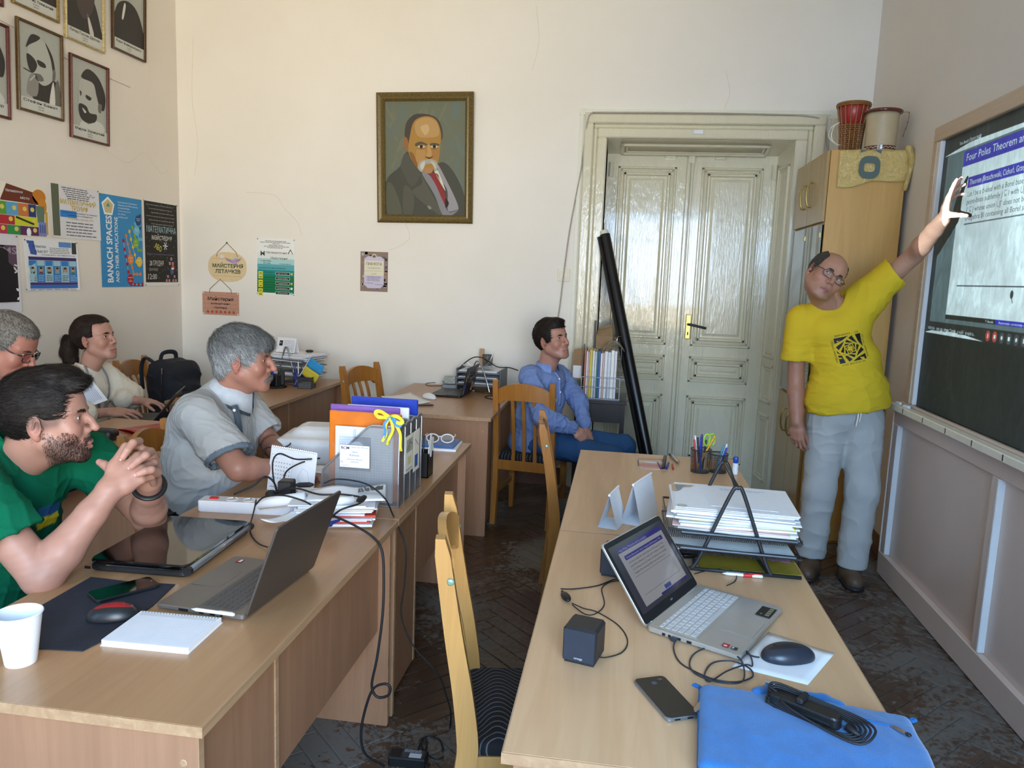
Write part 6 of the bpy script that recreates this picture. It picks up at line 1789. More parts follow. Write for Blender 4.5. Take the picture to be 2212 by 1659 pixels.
pr=Print();pr.rect(-.06,.02,.06,.055,'#d8d2b8');pr.rect(-.06,-.06,.06,.0,'#cf9a96');pr.ell(.0,.03,.04,.014,'#e7e9ea',2);pr.rect(-.068,-.06,-.062,.06,'#6b6b70',2);pr.build(t)
for k,(u0,v0,u1,v1,mt,rr,lb)in enumerate(((.244,3.746,.221,3.495,'pen_dark',.008,'black marker lying on the pink leaflet'),(.270,3.804,.301,3.637,'chrome',.008,'silver pen knife lying across the leaflet'),(.254,3.632,.234,3.499,'pen_blue',.005,'blue pen on the leaflet edge'),(.270,3.618,.268,3.509,'pen_red',.004,'red pen end on the leaflet edge'),(.202,3.635,.213,3.493,'pen_purple',.003,'thin violet pen across the leaflet'))):
 pen(lb,(u0,v0,TZ+rr+.001),(u1,v1,TZ+rr+.001),rr,mt)
# ------------------------------------------------------------------ lower left desk
t,b,L=laptop('open grey laptop with a dark lid seen from behind on the lower left desk',(-.850,1.825),radians(-94.5),.345,.243,110,'laptop_grey','lid_grey','deck_dark','key_dark',.248,kb_y=-.030,kb_d=.100,kb_w=.88)
ports(b,((-.06,.006),(-.085,.014),(-.115,.012),(-.165,.026)),0,.008,1,.345)
pr=Print(lambda x,y,z:(x,y,z+.0150));pr.rect(-.150,-.215,-.128,-.196,'#a8453c');pr.rect(-.148,-.206,-.130,-.198,'#e0d8d4',2);pr.ell(.150,-.040,.008,.008,'#cfd0d2');pr.ell(.150,-.040,.0062,.0062,'#7d7974',2);pr.build(b,'sticker')
t=thing('laptop','closed glossy black laptop with a silver hinge on the lower left desk','laptop',(-1.285,2.052,TZ),radians(2.5))
m=rbox(.285,.40,.020,.022,z0=.002,top_bev=.005);obj('base',m,M['black_plastic'],t)
m=rbox(.285,.40,.013,.022,z0=.0235,top_bev=.004);obj('lid',m,M['black_gloss'],t)
obj('silver_strip',MB().bx(-.09,.12,-.2012,-.199,.0205,.0245),M['chrome'],t)
obj('hinge_bar',MB().tube([(.142,-.19,.020),(.142,.19,.020)],.0105,12),M['phone_frame'],t,smooth=True)
for y in(-.193,.193):obj('hinge_cap',MB().tube([(.142,y-.006,.020),(.142,y+.006,.020)],.0125,12),M['black_plastic'],t)
for y in(-.02,-.045,.03):obj('port',MB().bx(y-.1-.008,y-.1+.008,-.2014,-.199,.008,.015),M['port'],t)
# navy cloth lying on the desk
pts=[(-1.347,1.459,.750),(-1.379,1.617,.750),(-1.383,1.808,.750),(-1.278,1.804,.750),(-1.142,1.815,.750),(-1.120,1.683,.750),(-1.120,1.487,.750),(-1.130,1.441,.750),(-1.225,1.430,.750),(-1.320,1.429,.750)]
m=MB().prism([(p[0],p[1])for p in pts],.0025,z0=TZ)
tag(obj('cloth_pouch',m,plain('navy_cloth','#1c2230',.85,vary=.2,scale=60)),'dark navy cloth lying flat on the lower left desk','cloth')
t=phone('glossy black smartphone lying face up on the navy cloth',(-1.240,1.742),radians(-35),.074,.158,.009,'black_gloss','black_plastic');t.location.z=TZ+.003
obj('camera_lens',MB().lathe([(.002,.0096),(.002,.0099)],10,Matrix.Translation((0,.07,0))),M['phone_frame'],t)
m_=mouse('computer_mouse','red and black computer mouse on the navy cloth',-1.168,1.598,radians(-62),'mouse_black','mouse_red',.100,.060);m_.location.z=TZ+.003
# paper cup
t=thing('paper_cup','white paper cup at the lower left corner of the left desk','cup',(-1.222,1.374,TZ))
prof=[(.030,.0),(.031,.002),(.0445,.110)]
obj('wall',MB().lathe([(.0295,0),(.0305,.003),(.0440,.110),(.0430,.110),(.0295,.006),(.001,.006)],40,cap=True),M['white_paper'],t,angle=50)
obj('rolled_rim',MB().tube([(.0445*cos(2*pi*k/36),.0445*sin(2*pi*k/36),.1105)for k in range(36)],.0022,8,closed=True),M['white_paper'],t,smooth=True)
obj('seam',MB().tube([(.0302*cos(-1.9),.0302*sin(-1.9),.004),(.0442*cos(-1.9),.0442*sin(-1.9),.108)],.0008,5),M['white_paper'],t)
# spiral notepad and pen
t=thing('notepad','white squared notepad with a wire spiral on the lower left desk','notepad',(-1.010,1.555,TZ),radians(2))
obj('pages',rbox(.205,.155,.012,.003,z0=.001),M['white_paper'],t);obj('back_cover',rbox(.209,.160,.001,.003),M['white_plastic'],t)
pr=Print(lambda x,y,z:(x,y,z+.0128))
for k in range(28):pr.rect(-.10+.2*k/27,-.070,-.0995+.2*k/27,.055,'#c3c9d8')
for k in range(18):pr.rect(-.10,-.070+.125*k/17,.10,-.0695+.125*k/17,'#c3c9d8')
pr.rect(-.095,.056,.095,.068,'#d5d7da',2);pr.build(t,'ruling')
for k in range(26):
 x=-.095+.19*k/25
 obj('ring',MB().tube([(x,.074+.0055*cos(a),.0075+.0075*sin(a))for a in[2*pi*j/10 for j in range(10)]],.0009,4,closed=True),M['chrome'],t)if k==0 else None
 if k==0:rg=[c for c in t.children if c.name.startswith('ring')][0].data
 else:
  o=bpy.data.objects.new('ring',rg);COL.objects.link(o);o.parent=t;o.location=(.19*k/25,0,0)
pen('white and silver pen lying along the notepad spiral',(-.885,1.650,TZ+.017),(-1.00,1.655,TZ+.018),.0045,'white_plastic','chrome')
# power strip with adapter and plug
t=thing('power_strip','white power strip with a red switch behind the closed black laptop','power strip',(-1.262,2.455,TZ),radians(6))
obj('body',rbox(.335,.062,.040,.010,top_bev=.004),plain('strip_white','#cfd0d4',.4,vary=.03),t)
obj('switch',MB().box((-.120,.0,.042),(.030,.018,.007),bev=.002),M['pen_red'],t)
for x in(-.055,.005,.065):
 s_=obj('socket',MB().lathe([(.0215,.0402),(.0215,.0418),(.019,.0418),(.018,.036),(.001,.036)],20,Matrix.Translation((x,0,0)),cap=False),M['white_plastic'],t,angle=40)
 for dy in(-.008,.008):obj('pin_hole',MB().lathe([(.0028,.0363),(.0028,.0366)],8,Matrix.Translation((x+dy,0,0))),M['port'],s_)
 obj('earth_clip',MB().bx(x-.003,x+.003,.014,.018,.036,.042),M['phone_frame'],s_)
t=thing('power_adapter','black cube power adapter plugged into the white power strip','adapter',(-1.135,2.478,TZ+.0425),radians(6))
obj('plug_base',MB().lathe([(.020,0),(.022,.006),(.019,.030),(.012,.036)],16,Matrix.Translation((-.045,-.012,0))),M['rubber'],t,angle=40)
obj('block',MB().box((.004,.006,.038),(.050,.050,.070),bev=.004),M['black_plastic'],t)
# ------------------------------------------------------------------ magazine files on the second left desk
plain('mesh_silver','#a9adb2',.35,.75,vary=0)
def mag_file(label,y,wires=True):
 t=thing('magazine_file',label,'magazine file',(-.770,y,TZ),0)
 D_,H_,T_=.30,.30,.074
 prof=[(0,0),(0,H_),(-.105,H_),(-.285,.125),(-.29,0)]
 topz= lambda x:H_ if x>-.105 else H_-(H_-.125)*(-.105-x)/.18
 def ins(fi,fj):
  if fi is not None: return(0,topz(-.29*fi)/H_)
  z=fj*H_
  xm=1.0 if z<.125 else(.105+(H_-z)/(H_-.125)*.18)/.29
  return(0,min(1,xm))
 m=MB()
 for yy in((-T_/2,T_/2)if wires else(-T_/2,)):wire_mesh(m,(0,yy,0),(-.29,0,0),(0,0,H_),58,60,.00085,ins)
 obj('side_mesh',m,M['mesh_silver'],t)
 m=MB();wire_mesh(m,(0,-T_/2,0),(0,T_,0),(0,0,H_),15,60,.00085);obj('back_mesh',m,M['mesh_silver'],t)
 m=MB();wire_mesh(m,(0,-T_/2,.002),(0,T_,0),(-.29,0,0),15,58,.00085);wire_mesh(m,(-.29,-T_/2,0),(0,T_,0),(0,0,.125),15,25,.00085);obj('floor_mesh',m,M['mesh_silver'],t)
 for yy in(-T_/2,T_/2):
  P=[(0,yy,.003),(0,yy,H_-.015),(-.006,yy,H_-.004),(-.02,yy,H_),(-.10,yy,H_),(-.118,yy,H_-.008),(-.282,yy,.130),(-.289,yy,.115),(-.29,yy,.003)]
  obj('frame_wire',MB().tube(P,.0038,6,closed=True),M['mesh_silver'],t,smooth=True)
 P=[(0,-T_/2,H_-.008),(0,-T_/4,H_),(0,T_/4,H_),(0,T_/2,H_-.008)]
 obj('back_rail',MB().tube(smooth_path(P,4),.0038,6),M['mesh_silver'],t,smooth=True)
 return t
names=['silver mesh magazine file nearest the camera, badge on its side','second silver mesh magazine file from the front','third silver mesh magazine file from the front','silver mesh magazine file at the back of the row, blue folder inside']
for k,n_ in enumerate(names):mag_file(n_,2.665+.078*k, True)
def folder(label,y,x0,x1,z0,z1,mat,th=.010,lean=.0,name='plastic_folder'):
 m=MB().box(((x0+x1)/2,0,(z1-z0)/2),(x1-x0,th,z1-z0),bev=.003)
 return tag(obj(name,m,M[mat],loc=(0,y,z0),rot=(lean,0,0)),label,'folder')
plain('folder_orange','#d0701a',.25,vary=.12,scale=12,coat=.4);plain('folder_purple','#7a55a8',.3,vary=.08,coat=.3);plain('folder_blue','#1d3aa8',.3,vary=.08,coat=.3);plain('grid_paper','#dfe6ef',.6,vary=.02)
folder('orange plastic folder standing in the nearest mesh file',2.682,-1.055,-.780,TZ+.006,1.085,'folder_orange',.012,-.02)
folder('purple plastic folder standing behind the orange one',2.735,-1.07,-.80,TZ+.006,1.100,'folder_purple',.010)
folder('clear folder with white papers standing behind the purple one',2.805,-1.03,-.785,TZ+.006,1.090,'white_paper',.014)
folder('deep blue folder standing highest at the back of the mesh files',2.895,-1.045,-.775,TZ+.006,1.108,'folder_blue',.012)
t=folder('white squared paper pad standing in front of the orange folder',2.655,-1.02,-.80,TZ+.006,1.035,'grid_paper',.012,0,'squared_pad')
pr=Print(lambda x,y,z:(x,-.0062-z,y))
for k in range(24):pr.rect(-1.018+.215*k/23,.05,-1.0175+.215*k/23,.28,'#9db3cf')
for k in range(24):pr.rect(-1.018,.05+.23*k/23,-.803,.0505+.23*k/23,'#9db3cf')
pr.build(t,'ruling')
# name badge
t=thing('name_badge','conference name badge in a clear sleeve clipped to the nearest mesh file','badge',(-.934,2.622,.934),0)
obj('sleeve',MB().box((0,0,.008),(.118,.0012,.125),bev=.0004),M['clear_film'],t)
cd=obj('card',MB().box((0,-.0012,-.002),(.112,.0008,.082)),M['white_paper'],t)
pr=Print(lambda x,y,z:(x,-.0018-z,y-.002));K='#3a4a66'
pr.text('ECM',-.050,.026,.010,'#27344f',width=.030,bold=.03);pr.line([(-.050,.036),(-.042,.028)],.002,'#c0442c',4);pr.small(-.012,.052,.033,.003,'#8090a8')
pr.text('Olena',0,.014,.0066,K,'C');pr.text('Karlova',0,.001,.0085,K,'C');pr.text('Chernivtsi National',0,-.013,.0055,K,'C');pr.text('University',0,-.022,.0055,K,'C');pr.ell(-.048,-.022,.004,.004,'#5a6a86');pr.ell(-.048,-.022,.0028,.0028,'#eceef2',2);pr.small(-.05,-.02,-.035,.0025,'#8090a8',seed=3)
pr.build(cd,'lettering')
obj('clip',MB().box((0,-.002,.082),(.008,.004,.030),bev=.001),M['clear_film'],t)
# blue and yellow ribbon bow
t=thing('ribbon_bow','blue and yellow ribbon bow tied to the top corner of the mesh files','ribbon',(-.807,2.628,1.083),0)
plain('ribbon_yellow','#d8cf2a',.5,vary=.05);plain('ribbon_blue','#3f86c4',.5,vary=.05)
def strip(mat,pts,w,nm):
 m=MB();P=smooth_path(pts,5);vs=[]
 for k,p in enumerate(P):
  a=.5*sin(k*.7);o_=Vector((sin(a)*.2,.15,cos(a)))*w/2
  if k+1<len(P):d=(P[k+1]-p)
  s_=d.cross(Vector((0,1,0)));s_=s_.normalized()*w/2 if s_.length>1e-6 else o_
  vs+=[p-s_+Vector((0,.002*sin(k),0)),p+s_]
 fs=[(2*k,2*k+1,2*k+3,2*k+2)for k in range(len(P)-1)]
 vs2=[v+Vector((0,.0012,0))for v in vs];n=len(vs)
 m.add(vs+vs2,fs+[tuple(i+n for i in f[::-1])for f in fs]);obj(nm,m,M[mat],t,smooth=True)
strip('ribbon_yellow',[(0,-.004,0),(-.025,-.012,.020),(-.048,-.010,.020),(-.042,-.014,.004),(-.02,-.008,0),(0,-.004,0)],.013,'loop')
strip('ribbon_yellow',[(0,-.004,0),(.028,-.012,.008),(.050,-.008,-.010),(.040,-.016,-.016),(.015,-.006,-.006)],.013,'loop')
strip('ribbon_blue',[(0,-.006,0),(.020,-.014,-.004),(.044,-.010,-.020),(.034,-.014,-.026),(.01,-.006,-.004)],.011,'loop')
strip('ribbon_yellow',[(0,-.006,0),(-.012,-.010,-.03),(-.010,-.008,-.06),(-.024,-.010,-.088)],.010,'tail');strip('ribbon_yellow',[(.002,-.008,0),(.016,-.010,-.04),(.002,-.010,-.075),(-.006,-.008,-.10)],.010,'tail')
strip('ribbon_blue',[(0,-.007,0),(-.016,-.012,-.025),(-.012,-.010,-.05),(-.018,-.010,-.075)],.009,'tail');strip('ribbon_yellow',[(.004,-.004,0),(.040,-.006,-.05),(.042,-.004,-.10),(.046,-.004,-.12)],.010,'tail')
# postcards tucked behind the files, facing the aisle
for(y0,y1,z0,z1,nm,lb)in((2.69,2.79,.86,1.0,'postcard','white card with a sketch tucked onto the aisle side of the mesh files'),(2.80,2.885,.84,1.0,'postcard','white card with blue marks behind the sketched card')):
 t=thing(nm,lb,'card',(-.7635,(y0+y1)/2,(z0+z1)/2),0);w_,h_=y1-y0,z1-z0
 obj('card',MB().box((0,0,0),(.0012,w_,h_)),M['cream_paper'],t)
 pr=Print(lambda x,y,z:(.0008+z,x,y))
 if nm and y0<2.75:
  pr.rect(-w_*.4,h_*.05,w_*.4,h_*.4,'#a9aa9c');pr.line([(-w_*.4,h_*.1),(w_*.1,h_*.3),(w_*.4,h_*.2)],.003,'#3a3a3a');pr.line([(-w_*.1,h_*.05),(0,h_*.4)],.003,'#3a3a3a');pr.rect(-w_*.2,-h_*.3,w_*.25,-h_*.08,'#d8cf9a');pr.small(-w_*.4,w_*.4,-h_*.43,.005,'#6a6460',seed=2)
 else:pr.rect(-w_*.3,-h_*.4,w_*.2,-h_*.1,'#3a62a8');pr.line([(-w_*.3,h_*.3),(w_*.3,h_*.1)],.003,'#4a4a52')
 pr.build(t)
# pile of envelopes and papers before the files
t,z1=paper_pile('untidy pile of envelopes and printed papers beside the mesh files',(-.940,2.452),radians(14),.27,.215,TZ,13,.075,11,.018,specials=((2,'#b84034'),(6,'#b84034'),(10,'#c8c2b8')))
tag(obj('torn_envelope',MB().grid(lambda u,v:(-.13+.26*u,-.075+.15*v,.008+.006*sin(u*9+v*5)*v+.01*u*v),14,10,(0,0,.004)),M['white_paper'],loc=(-.905,2.47,TZ+z1),rot=(0,0,.30),smooth=True),'torn white padded envelope on top of the paper pile','envelope')
m=MB()
rr_=random.Random(4)
for k in range(9):
 a=[(.02+.085*u+.004*rr_.uniform(-1,1),-.02+.04*w+.008*rr_.uniform(-1,1))for u,w in((k/9,0),(k/9+.12,.05),(k/9+.10,1),(k/9-.02,.9))]
 m.add([(x,y,.0002*k)for x,y in a],[(0,1,2,3)])
tag(obj('torn_lining',m,M['black_plastic'],loc=(-.885,2.465,TZ+z1+.022),rot=(.05,-.08,.35)),'black torn lining showing in the ripped envelope','envelope lining')
tag(obj('rolled_paper',MB().tube([(-1.191,2.397,.800),(-1.031,2.411,.830)],.020,16),M['white_paper'],smooth=True),'rolled white paper lying on the left of the paper pile','paper roll')
tag(obj('rolled_paper',MB().tube([(-.904,2.345,.845),(-.852,2.381,.845)],.014,14),M['grid_paper'],smooth=True),'short roll of squared paper on the right of the paper pile','paper roll')
sheet('paper_sheet','white sheet sliding off the paper pile behind the laptop lid',[(-1.098,2.214,.790),(-1.022,2.211,.790),(-.981,2.323,.820),(-1.037,2.350,.820)],.80,curl=.01)
sheet('paper_sheet','white sheet with red edge lying under the nearest mesh file',[(-1.211,2.744,.752),(-.906,2.720,.752),(-.921,2.855,.752),(-1.175,2.838,.752)],TZ+.078,'white_paper',.002)
# desk calendar standing
t=thing('desk_calendar','spiral desk calendar page standing between the power strip and the files','calendar',(-1.215,2.690,TZ),radians(-18))
obj('page',MB().box((0,0,.085),(.225,.002,.17)),M['white_paper'],t,rot=(-.16,0,0));pg_=t.children[0]
pr=Print(lambda x,y,z:(x,-.0012-z,.085+y));pr.line([(-.105,-.06),(.0,-.06),(.0,.055),(-.105,.055),(-.105,-.06)],.001,'#9aa4b8');pr.text('January',-.098,.040,.006,'#8c98b4')
for i in range(7):
 for j in range(5):pr.rect(-.096+i*.0135,.024-j*.015,-.090+i*.0135,.029-j*.015,'#a8b0c0')
pr.text('SHKOLALA',.04,.052,.006,'#9aa4c0',width=.05);pr.line([(.03,-.02),(.05,.02),(.075,.01),(.09,-.03),(.06,-.045),(.03,-.02)],.001,'#a8b0c4');
for k in range(4):pr.small(-.1,.09,-.070-k*.0,.004,'#9aa4b8',seed=k)
pr.build(pg_)
for k in range(22):
 if k==0:o0_=obj('ring',MB().tube([(-.104,.004*cos(a),.168+.005*sin(a))for a in[2*pi*j/8 for j in range(8)]],.0009,4,closed=True),M['chrome'],t,loc=(0,.0265,0))
 else:
  o=o0_.copy();COL.objects.link(o);o.parent=t;o.location=(.0099*k,.0265,0)
# printer
t=thing('printer','small white printer at the far side of the left desk row','printer',(-1.285,3.215,TZ),radians(8))
V=Vol((-.24,-.19,-.01),(.24,.19,.21),.0055);V.box((0,0,.062),(.19,.145,.062),rad=.03,k=.01);V.box((.02,.03,.115),(.15,.095,.045),rad=.04,k=.05);V.cut((0,0,0),(0,0,-1));v,f=V.mesh();v=relax(v,f,2)
npmesh('housing',v,f,M['white_plastic'],t)
obj('base_line',MB().box((0,0,.024),(.384,.294,.003),bev=.0012),M['strip_white'],t);obj('side_port',MB().bx(-.150,-.132,-.1475,-.144,.015,.045),M['dark_steel'],t);obj('lens',MB().lathe([(.004,0),(.004,.002)],10,Matrix.Translation((-.155,-.146,.085))@Matrix.Rotation(pi/2,4,'X')),M['port'],t)
obj('top_panel',MB().box((.02,.02,.158),(.20,.10,.006),bev=.002),M['strip_white'],t)
# far end of the second desk: pen holder, sunglasses, booklets
t=thing('pen_holder','black pen holder with a white paper flower behind the mesh files','pen holder',(-.815,3.10,TZ))
obj('box',MB().bx(-.045,.045,-.045,.045,0,.004).bx(-.045,-.042,-.045,.045,0,.105).bx(.042,.045,-.045,.045,0,.105).bx(-.045,.045,-.045,-.042,0,.105).bx(-.045,.045,.042,.045,0,.105),M['black_plastic'],t)
m=MB();
fl=[(.042*(1+.22*cos(6*a))*cos(a),.042*(1+.22*cos(6*a))*sin(a))for a in[2*pi*k/48 for k in range(48)]]
obj('paper_flower',m.prism(fl,.002,Matrix.Translation((.047,-.01,.135))@Matrix.Rotation(pi/2,4,'Y')),M['white_paper'],t);obj('flower_heart',MB().lathe([(.024,0),(.024,.001)],18,Matrix.Translation((.0495,-.01,.135))@Matrix.Rotation(pi/2,4,'Y')),M['cream_paper'],t)
for k,mt in enumerate(('pen_red','pen_blue','pen_dark')):pen(('red','blue','black')[k]+' pen standing in the black pen holder behind the files',(-.83+.012*k,3.095+.012*k,TZ+.165),(-.825+.01*k,3.10,TZ+.006),.0045,mt)
plain('book_blue','#2a5fa8',.4)
tag(obj('booklet',rbox(.215,.21,.010,.003),M['white_paper'],loc=(-.875,3.665,TZ),rot=(0,0,.06)),'white booklet at the bottom of the small stack on the far desk corner','booklet')
tag(obj('booklet',rbox(.20,.19,.008,.003),M['book_blue'],loc=(-.88,3.675,TZ+.011),rot=(0,0,.02)),'blue booklet under the white sunglasses','booklet')
t=thing('sunglasses','white-framed mirrored sunglasses lying on the blue booklet','sunglasses',(-.862,3.652,TZ+.0195),radians(10))
for s in(-1,1):
 e=[(s*.036+.030*cos(a),.002*cos(a)*s-.002,.024+.021*sin(a))for a in[2*pi*k/22 for k in range(22)]]
 fr=obj('rim',MB().tube(e,.0035,6,closed=True),M['white_plastic'],t,smooth=True)
 obj('lens',MB().add(e,[tuple(range(22))]),M['chrome']if s<0 else plain('lens_brown','#4a4038',.08,.3,vary=0),fr)
 obj('temple',MB().tube(smooth_path([(s*.066,0,.032),(s*.074,.04,.030),(s*.070,.12,.020)]),.0035,6),M['white_plastic'],t,smooth=True)
obj('bridge',MB().tube(smooth_path([(-.008,-.002,.03),(0,-.004,.034),(.008,-.002,.03)]),.0035,6),M['white_plastic'],t,smooth=True)
# cables on and off the left desks
cable('power_cable','thick black power cable running from the strip past the calendar',[(-1.325,2.475,.800),(-1.265,2.494,.830),(-1.230,2.519,.860),(-1.191,2.504,.850),(-1.219,2.591,.790),(-1.192,2.531,.795)],.0038)
cable('power_cable','black cable looping up in front of the desk calendar',[(-1.188,2.526,.800),(-1.202,2.527,.860),(-1.201,2.524,.920),(-1.188,2.552,.940),(-1.133,2.567,.920),(-1.123,2.758,.880)],.0032)
cable('power_cable','black cable running behind the calendar to the white printer',[(-1.372,2.821,.800),(-1.414,2.881,.840),(-1.427,2.936,.860),(-1.390,2.965,.860),(-1.362,3.002,.860),(-1.416,3.209,.850),(-1.405,3.337,.840)],.003)
cable('power_cable','black cable arching across the paper pile with an inline plug',[(-1.135,2.463,.840),(-1.171,2.564,.870),(-1.160,2.670,.880),(-1.131,2.777,.875)],.0032)
cable('power_cable','long black cable lying over the paper pile and down to the floor in the aisle',[(-1.151,2.453,.830),(-1.071,2.427,.855),(-.976,2.396,.850),(-.902,2.417,.850),(-.827,2.410,.845),(-.820,2.346,.845),(-.864,2.295,.835),(-.923,2.326,.780)],.0034)
cable('power_cable','black cable leaving the laptop lid over the desk edge to the floor',[(-.929,2.330,.811),(-.816,2.270,.801),(-.735,2.235,.777),(-.698,2.215,.742),(-.686,2.200,.659),(-.682,2.180,.547),(-.694,2.170,.414),(-.710,2.170,.320),(-.692,2.170,.283),(-.657,2.170,.292),(-.650,2.170,.319),(-.670,2.170,.329),(-.707,2.170,.305),(-.733,2.170,.224),(-.743,2.170,.144),(-.730,2.180,.076),(-.681,2.220,.017)],.0042)
cable('power_cable','thin black cable from the inline plug over the desk edge to the charger brick',[(-.986,2.462,.870),(-.948,2.492,.880),(-.837,2.462,.880),(-.762,2.434,.845),(-.758,2.520,.762),(-.718,2.490,.708),(-.693,2.470,.651),(-.693,2.460,.538),(-.699,2.450,.424),(-.654,2.450,.318),(-.566,2.450,.226),(-.536,2.460,.146),(-.518,2.470,.064),(-.535,2.500,-.054),(-.538,2.400,-.060),(-.548,2.243,.020)],.0030)
cable('power_cable','loops of black cable lying on the parquet in the aisle',[(-.515,2.351,.006),(-.540,2.401,.008),(-.586,2.419,.008),(-.601,2.373,.008),(-.594,2.311,.008),(-.575,2.297,.010),(-.576,2.361,.012),(-.593,2.401,.012),(-.601,2.383,.012),(-.579,2.332,.010),(-.531,2.299,.008),(-.507,2.317,.006)],.0030)
cable('power_cable','thin black cable curving from the adapter down to the closed black laptop',[(-1.221,2.434,.800),(-1.212,2.398,.770),(-1.165,2.278,.756),(-1.117,2.200,.755),(-1.068,2.147,.755),(-1.030,2.125,.756)],.0024)
cable('power_cable','black cable arching from the strip to the open laptop over the white papers',[(-1.197,2.384,.800),(-1.150,2.348,.840),(-1.073,2.322,.860),(-1.008,2.320,.850),(-.970,2.311,.840)],.003)
for(p,q,lb)in(((-1.081,2.448,.860),(-1.012,2.429,.872),'black inline connector on the cable over the paper pile'),((-.830,2.359,.850),(-.817,2.405,.852),'small black ferrite bead on the cable over the papers')):
 tag(obj('cable_connector',MB().tube([p,Vector(p).lerp(Vector(q),.2),Vector(p).lerp(Vector(q),.8),q],[.005,.009,.009,.005],8),M['rubber']),lb,'connector')
t=thing('vga_plug','dark blue monitor plug hanging beside the open grey laptop lid','plug',(-.909,2.279,.790),radians(40))
obj('shell',MB().box((0,0,0),(.045,.030,.016),bev=.004),plain('plug_blue','#16307a',.4),t);obj('strain_relief',MB().tube([(.02,0,0),(.05,.002,.006)],[.007,.004],8),M['plug_blue'],t)
t=thing('charger_brick','black charger brick with a printed label on the floor in the aisle','charger',(-.615,2.27,.0),radians(3))
obj('brick',MB().box((0,0,.018),(.125,.055,.034),bev=.004),M['black_plastic'],t)
pr=Print(lambda x,y,z:(x,y,.0352+z));pr.rect(-.02,-.022,.05,.022,'#3a3c40');pr.rect(.005,-.02,.045,.004,'#b8bcc2',2)
for k in range(4):pr.small(-.015,.045,.008+k*.004,.0025,'#b8bcc2',2,seed=k)
pr.build(t,'rating_label')
# ------------------------------------------------------------------ back desks
# desk by the back wall: stickered laptop, mouse, paper, pen, organiser trays
plain('laptop_black','#121215',.4,vary=.05)
t,b,L=laptop('open black laptop with stickers on its lid on the back desk',(-1.075,5.335),radians(-93),.33,.228,102,'laptop_black','laptop_black','black_plastic','key_dark',.205,singles=False)
pr=Print(lambda x,y,z:(-x,-y,.0065+z))
w_,h_=.33,.205
pr.rect(-.06,.085,.045,.150,'#1c1c20');pr.line([(-.055,.09),(.04,.09),(.04,.145),(-.055,.145),(-.055,.09)],.0022,'#c9c4bc',3);pr.text('POLD',-.04,.108,.018,'#e2dfd8',width=.075);pr.text('TAVERN',-.035,.096,.006,'#b8b4ac',width=.06)
pr.rect(.100,.145,.150,.185,'#c6a8a4');pr.text('FM',.108,.155,.018,'#7c2a32');pr.rect(.118,.122,.142,.138,'#c9c9cc');pr.rect(.115,.03,.145,.06,'#b8bcc4')
pr.poly([(.05,.02),(.085,.012),(.095,.05),(.08,.085),(.055,.07)],'#cfc2b8');pr.poly([(.06,.035),(.08,.03),(.082,.06)],'#b0524c',4);pr.poly([(.058,.05),(.07,.046),(.066,.075)],'#3c3c44',4)
pr.rect(-.150,.004,-.105,.095,'#2e4a96');pr.text('SECU',-.142,.014,.022,'#d9deea',rot=pi/2,width=.07);pr.rect(-.150,.10,-.118,.15,'#a88c58');pr.poly([(-.11,.15),(-.085,.17),(-.08,.16),(-.105,.14)],'#d8b8a8');pr.ell(-.095,.135,.012,.010,'#b8b49a')
pr.build(L,'sticker')
mouse('computer_mouse','white computer mouse on the back desk beside the stickered laptop',-1.285,5.09,radians(60),'white_plastic','white_plastic',wheel=False)
sheet('paper_sheet','curling white printed sheet on the left front corner of the back desk',[(-1.607,5.015,.750),(-1.422,4.709,.750),(-1.221,4.902,.750),(-1.465,5.250,.750)],TZ,curl=.02,seed=3)
pen('black pen lying at the front edge of the back desk',(-1.324,4.729,.756),(-1.178,4.804,.756),.005,'pen_dark','chrome')
# grey organiser with drawers and A-frame
plain('organiser_grey','#6d7278',.4,.3,vary=.04)
t=thing('letter_organiser','grey letter organiser with shallow trays against the back wall','letter tray',(-1.02,5.66,TZ),radians(-3))
obj('side_panel',MB().bx(.155,.165,-.12,.12,.0,.165,bev=.002),M['organiser_grey'],t);obj('side_panel',MB().bx(-.175,-.165,-.12,.12,.0,.165,bev=.002),M['organiser_grey'],t)
for z in(.045,.088,.132):
 tr=obj('tray',MB().bx(-.165,.155,-.13,.12,z,z+.004).bx(-.165,.155,-.135,-.128,z,z+.012),M['organiser_grey'],t)
 obj('papers',MB().box((-.01,-.01,z+.012),(.29,.23,.012),bev=.001),M['white_paper'],tr)
t=thing('tray_handle','silver wire A-frame standing before the grey letter organiser','stand',(-1.03,5.50,TZ),radians(-25))
obj('a_frame',MB().tube(smooth_path([(-.115,0,.004),(-.08,0,.10),(-.022,0,.215),(0,0,.228),(.022,0,.215),(.08,0,.10),(.115,0,.004)]),.0055,8),M['chrome'],t,smooth=True);obj('foot_bar',MB().tube([(-.17,0,.0055),(.19,0,.0055)],.0055,8),M['chrome'],t)
t=wire_cup('pen_cup','black mesh pen cup standing on the grey letter organiser',(-.985,5.655),.040,.095);t.location.z=TZ+.1662
m=MB();
for s in(-1,1):m.tube([(-.030*s,-.038,.01),(.030*s,-.040,.085)],.002,4)
obj('cross_wires',m,M['dark_steel'],t)
pen('white pen leaning out of the mesh cup on the organiser',(-.935,5.62,TZ+.285),(-.985,5.65,TZ+.172),.005,'white_plastic')
tag(obj('wooden_block',MB().box((0,0,.05),(.035,.02,.16),bev=.002),M['beech_edge'],loc=(-1.045,5.74,TZ+.168)),'narrow wooden block standing behind the mesh cup','block')
sheet('paper_sheet','white sheet leaning on top of the grey organiser',[(-1.16,5.58,0),(-.93,5.58,0),(-.93,5.72,0),(-1.16,5.74,0)],TZ+.1665,curl=.03,seed=5)
t=thing('adapter_box','grey patterned adapter box beside the stickered laptop','adapter',(-1.255,5.60,TZ),radians(10))
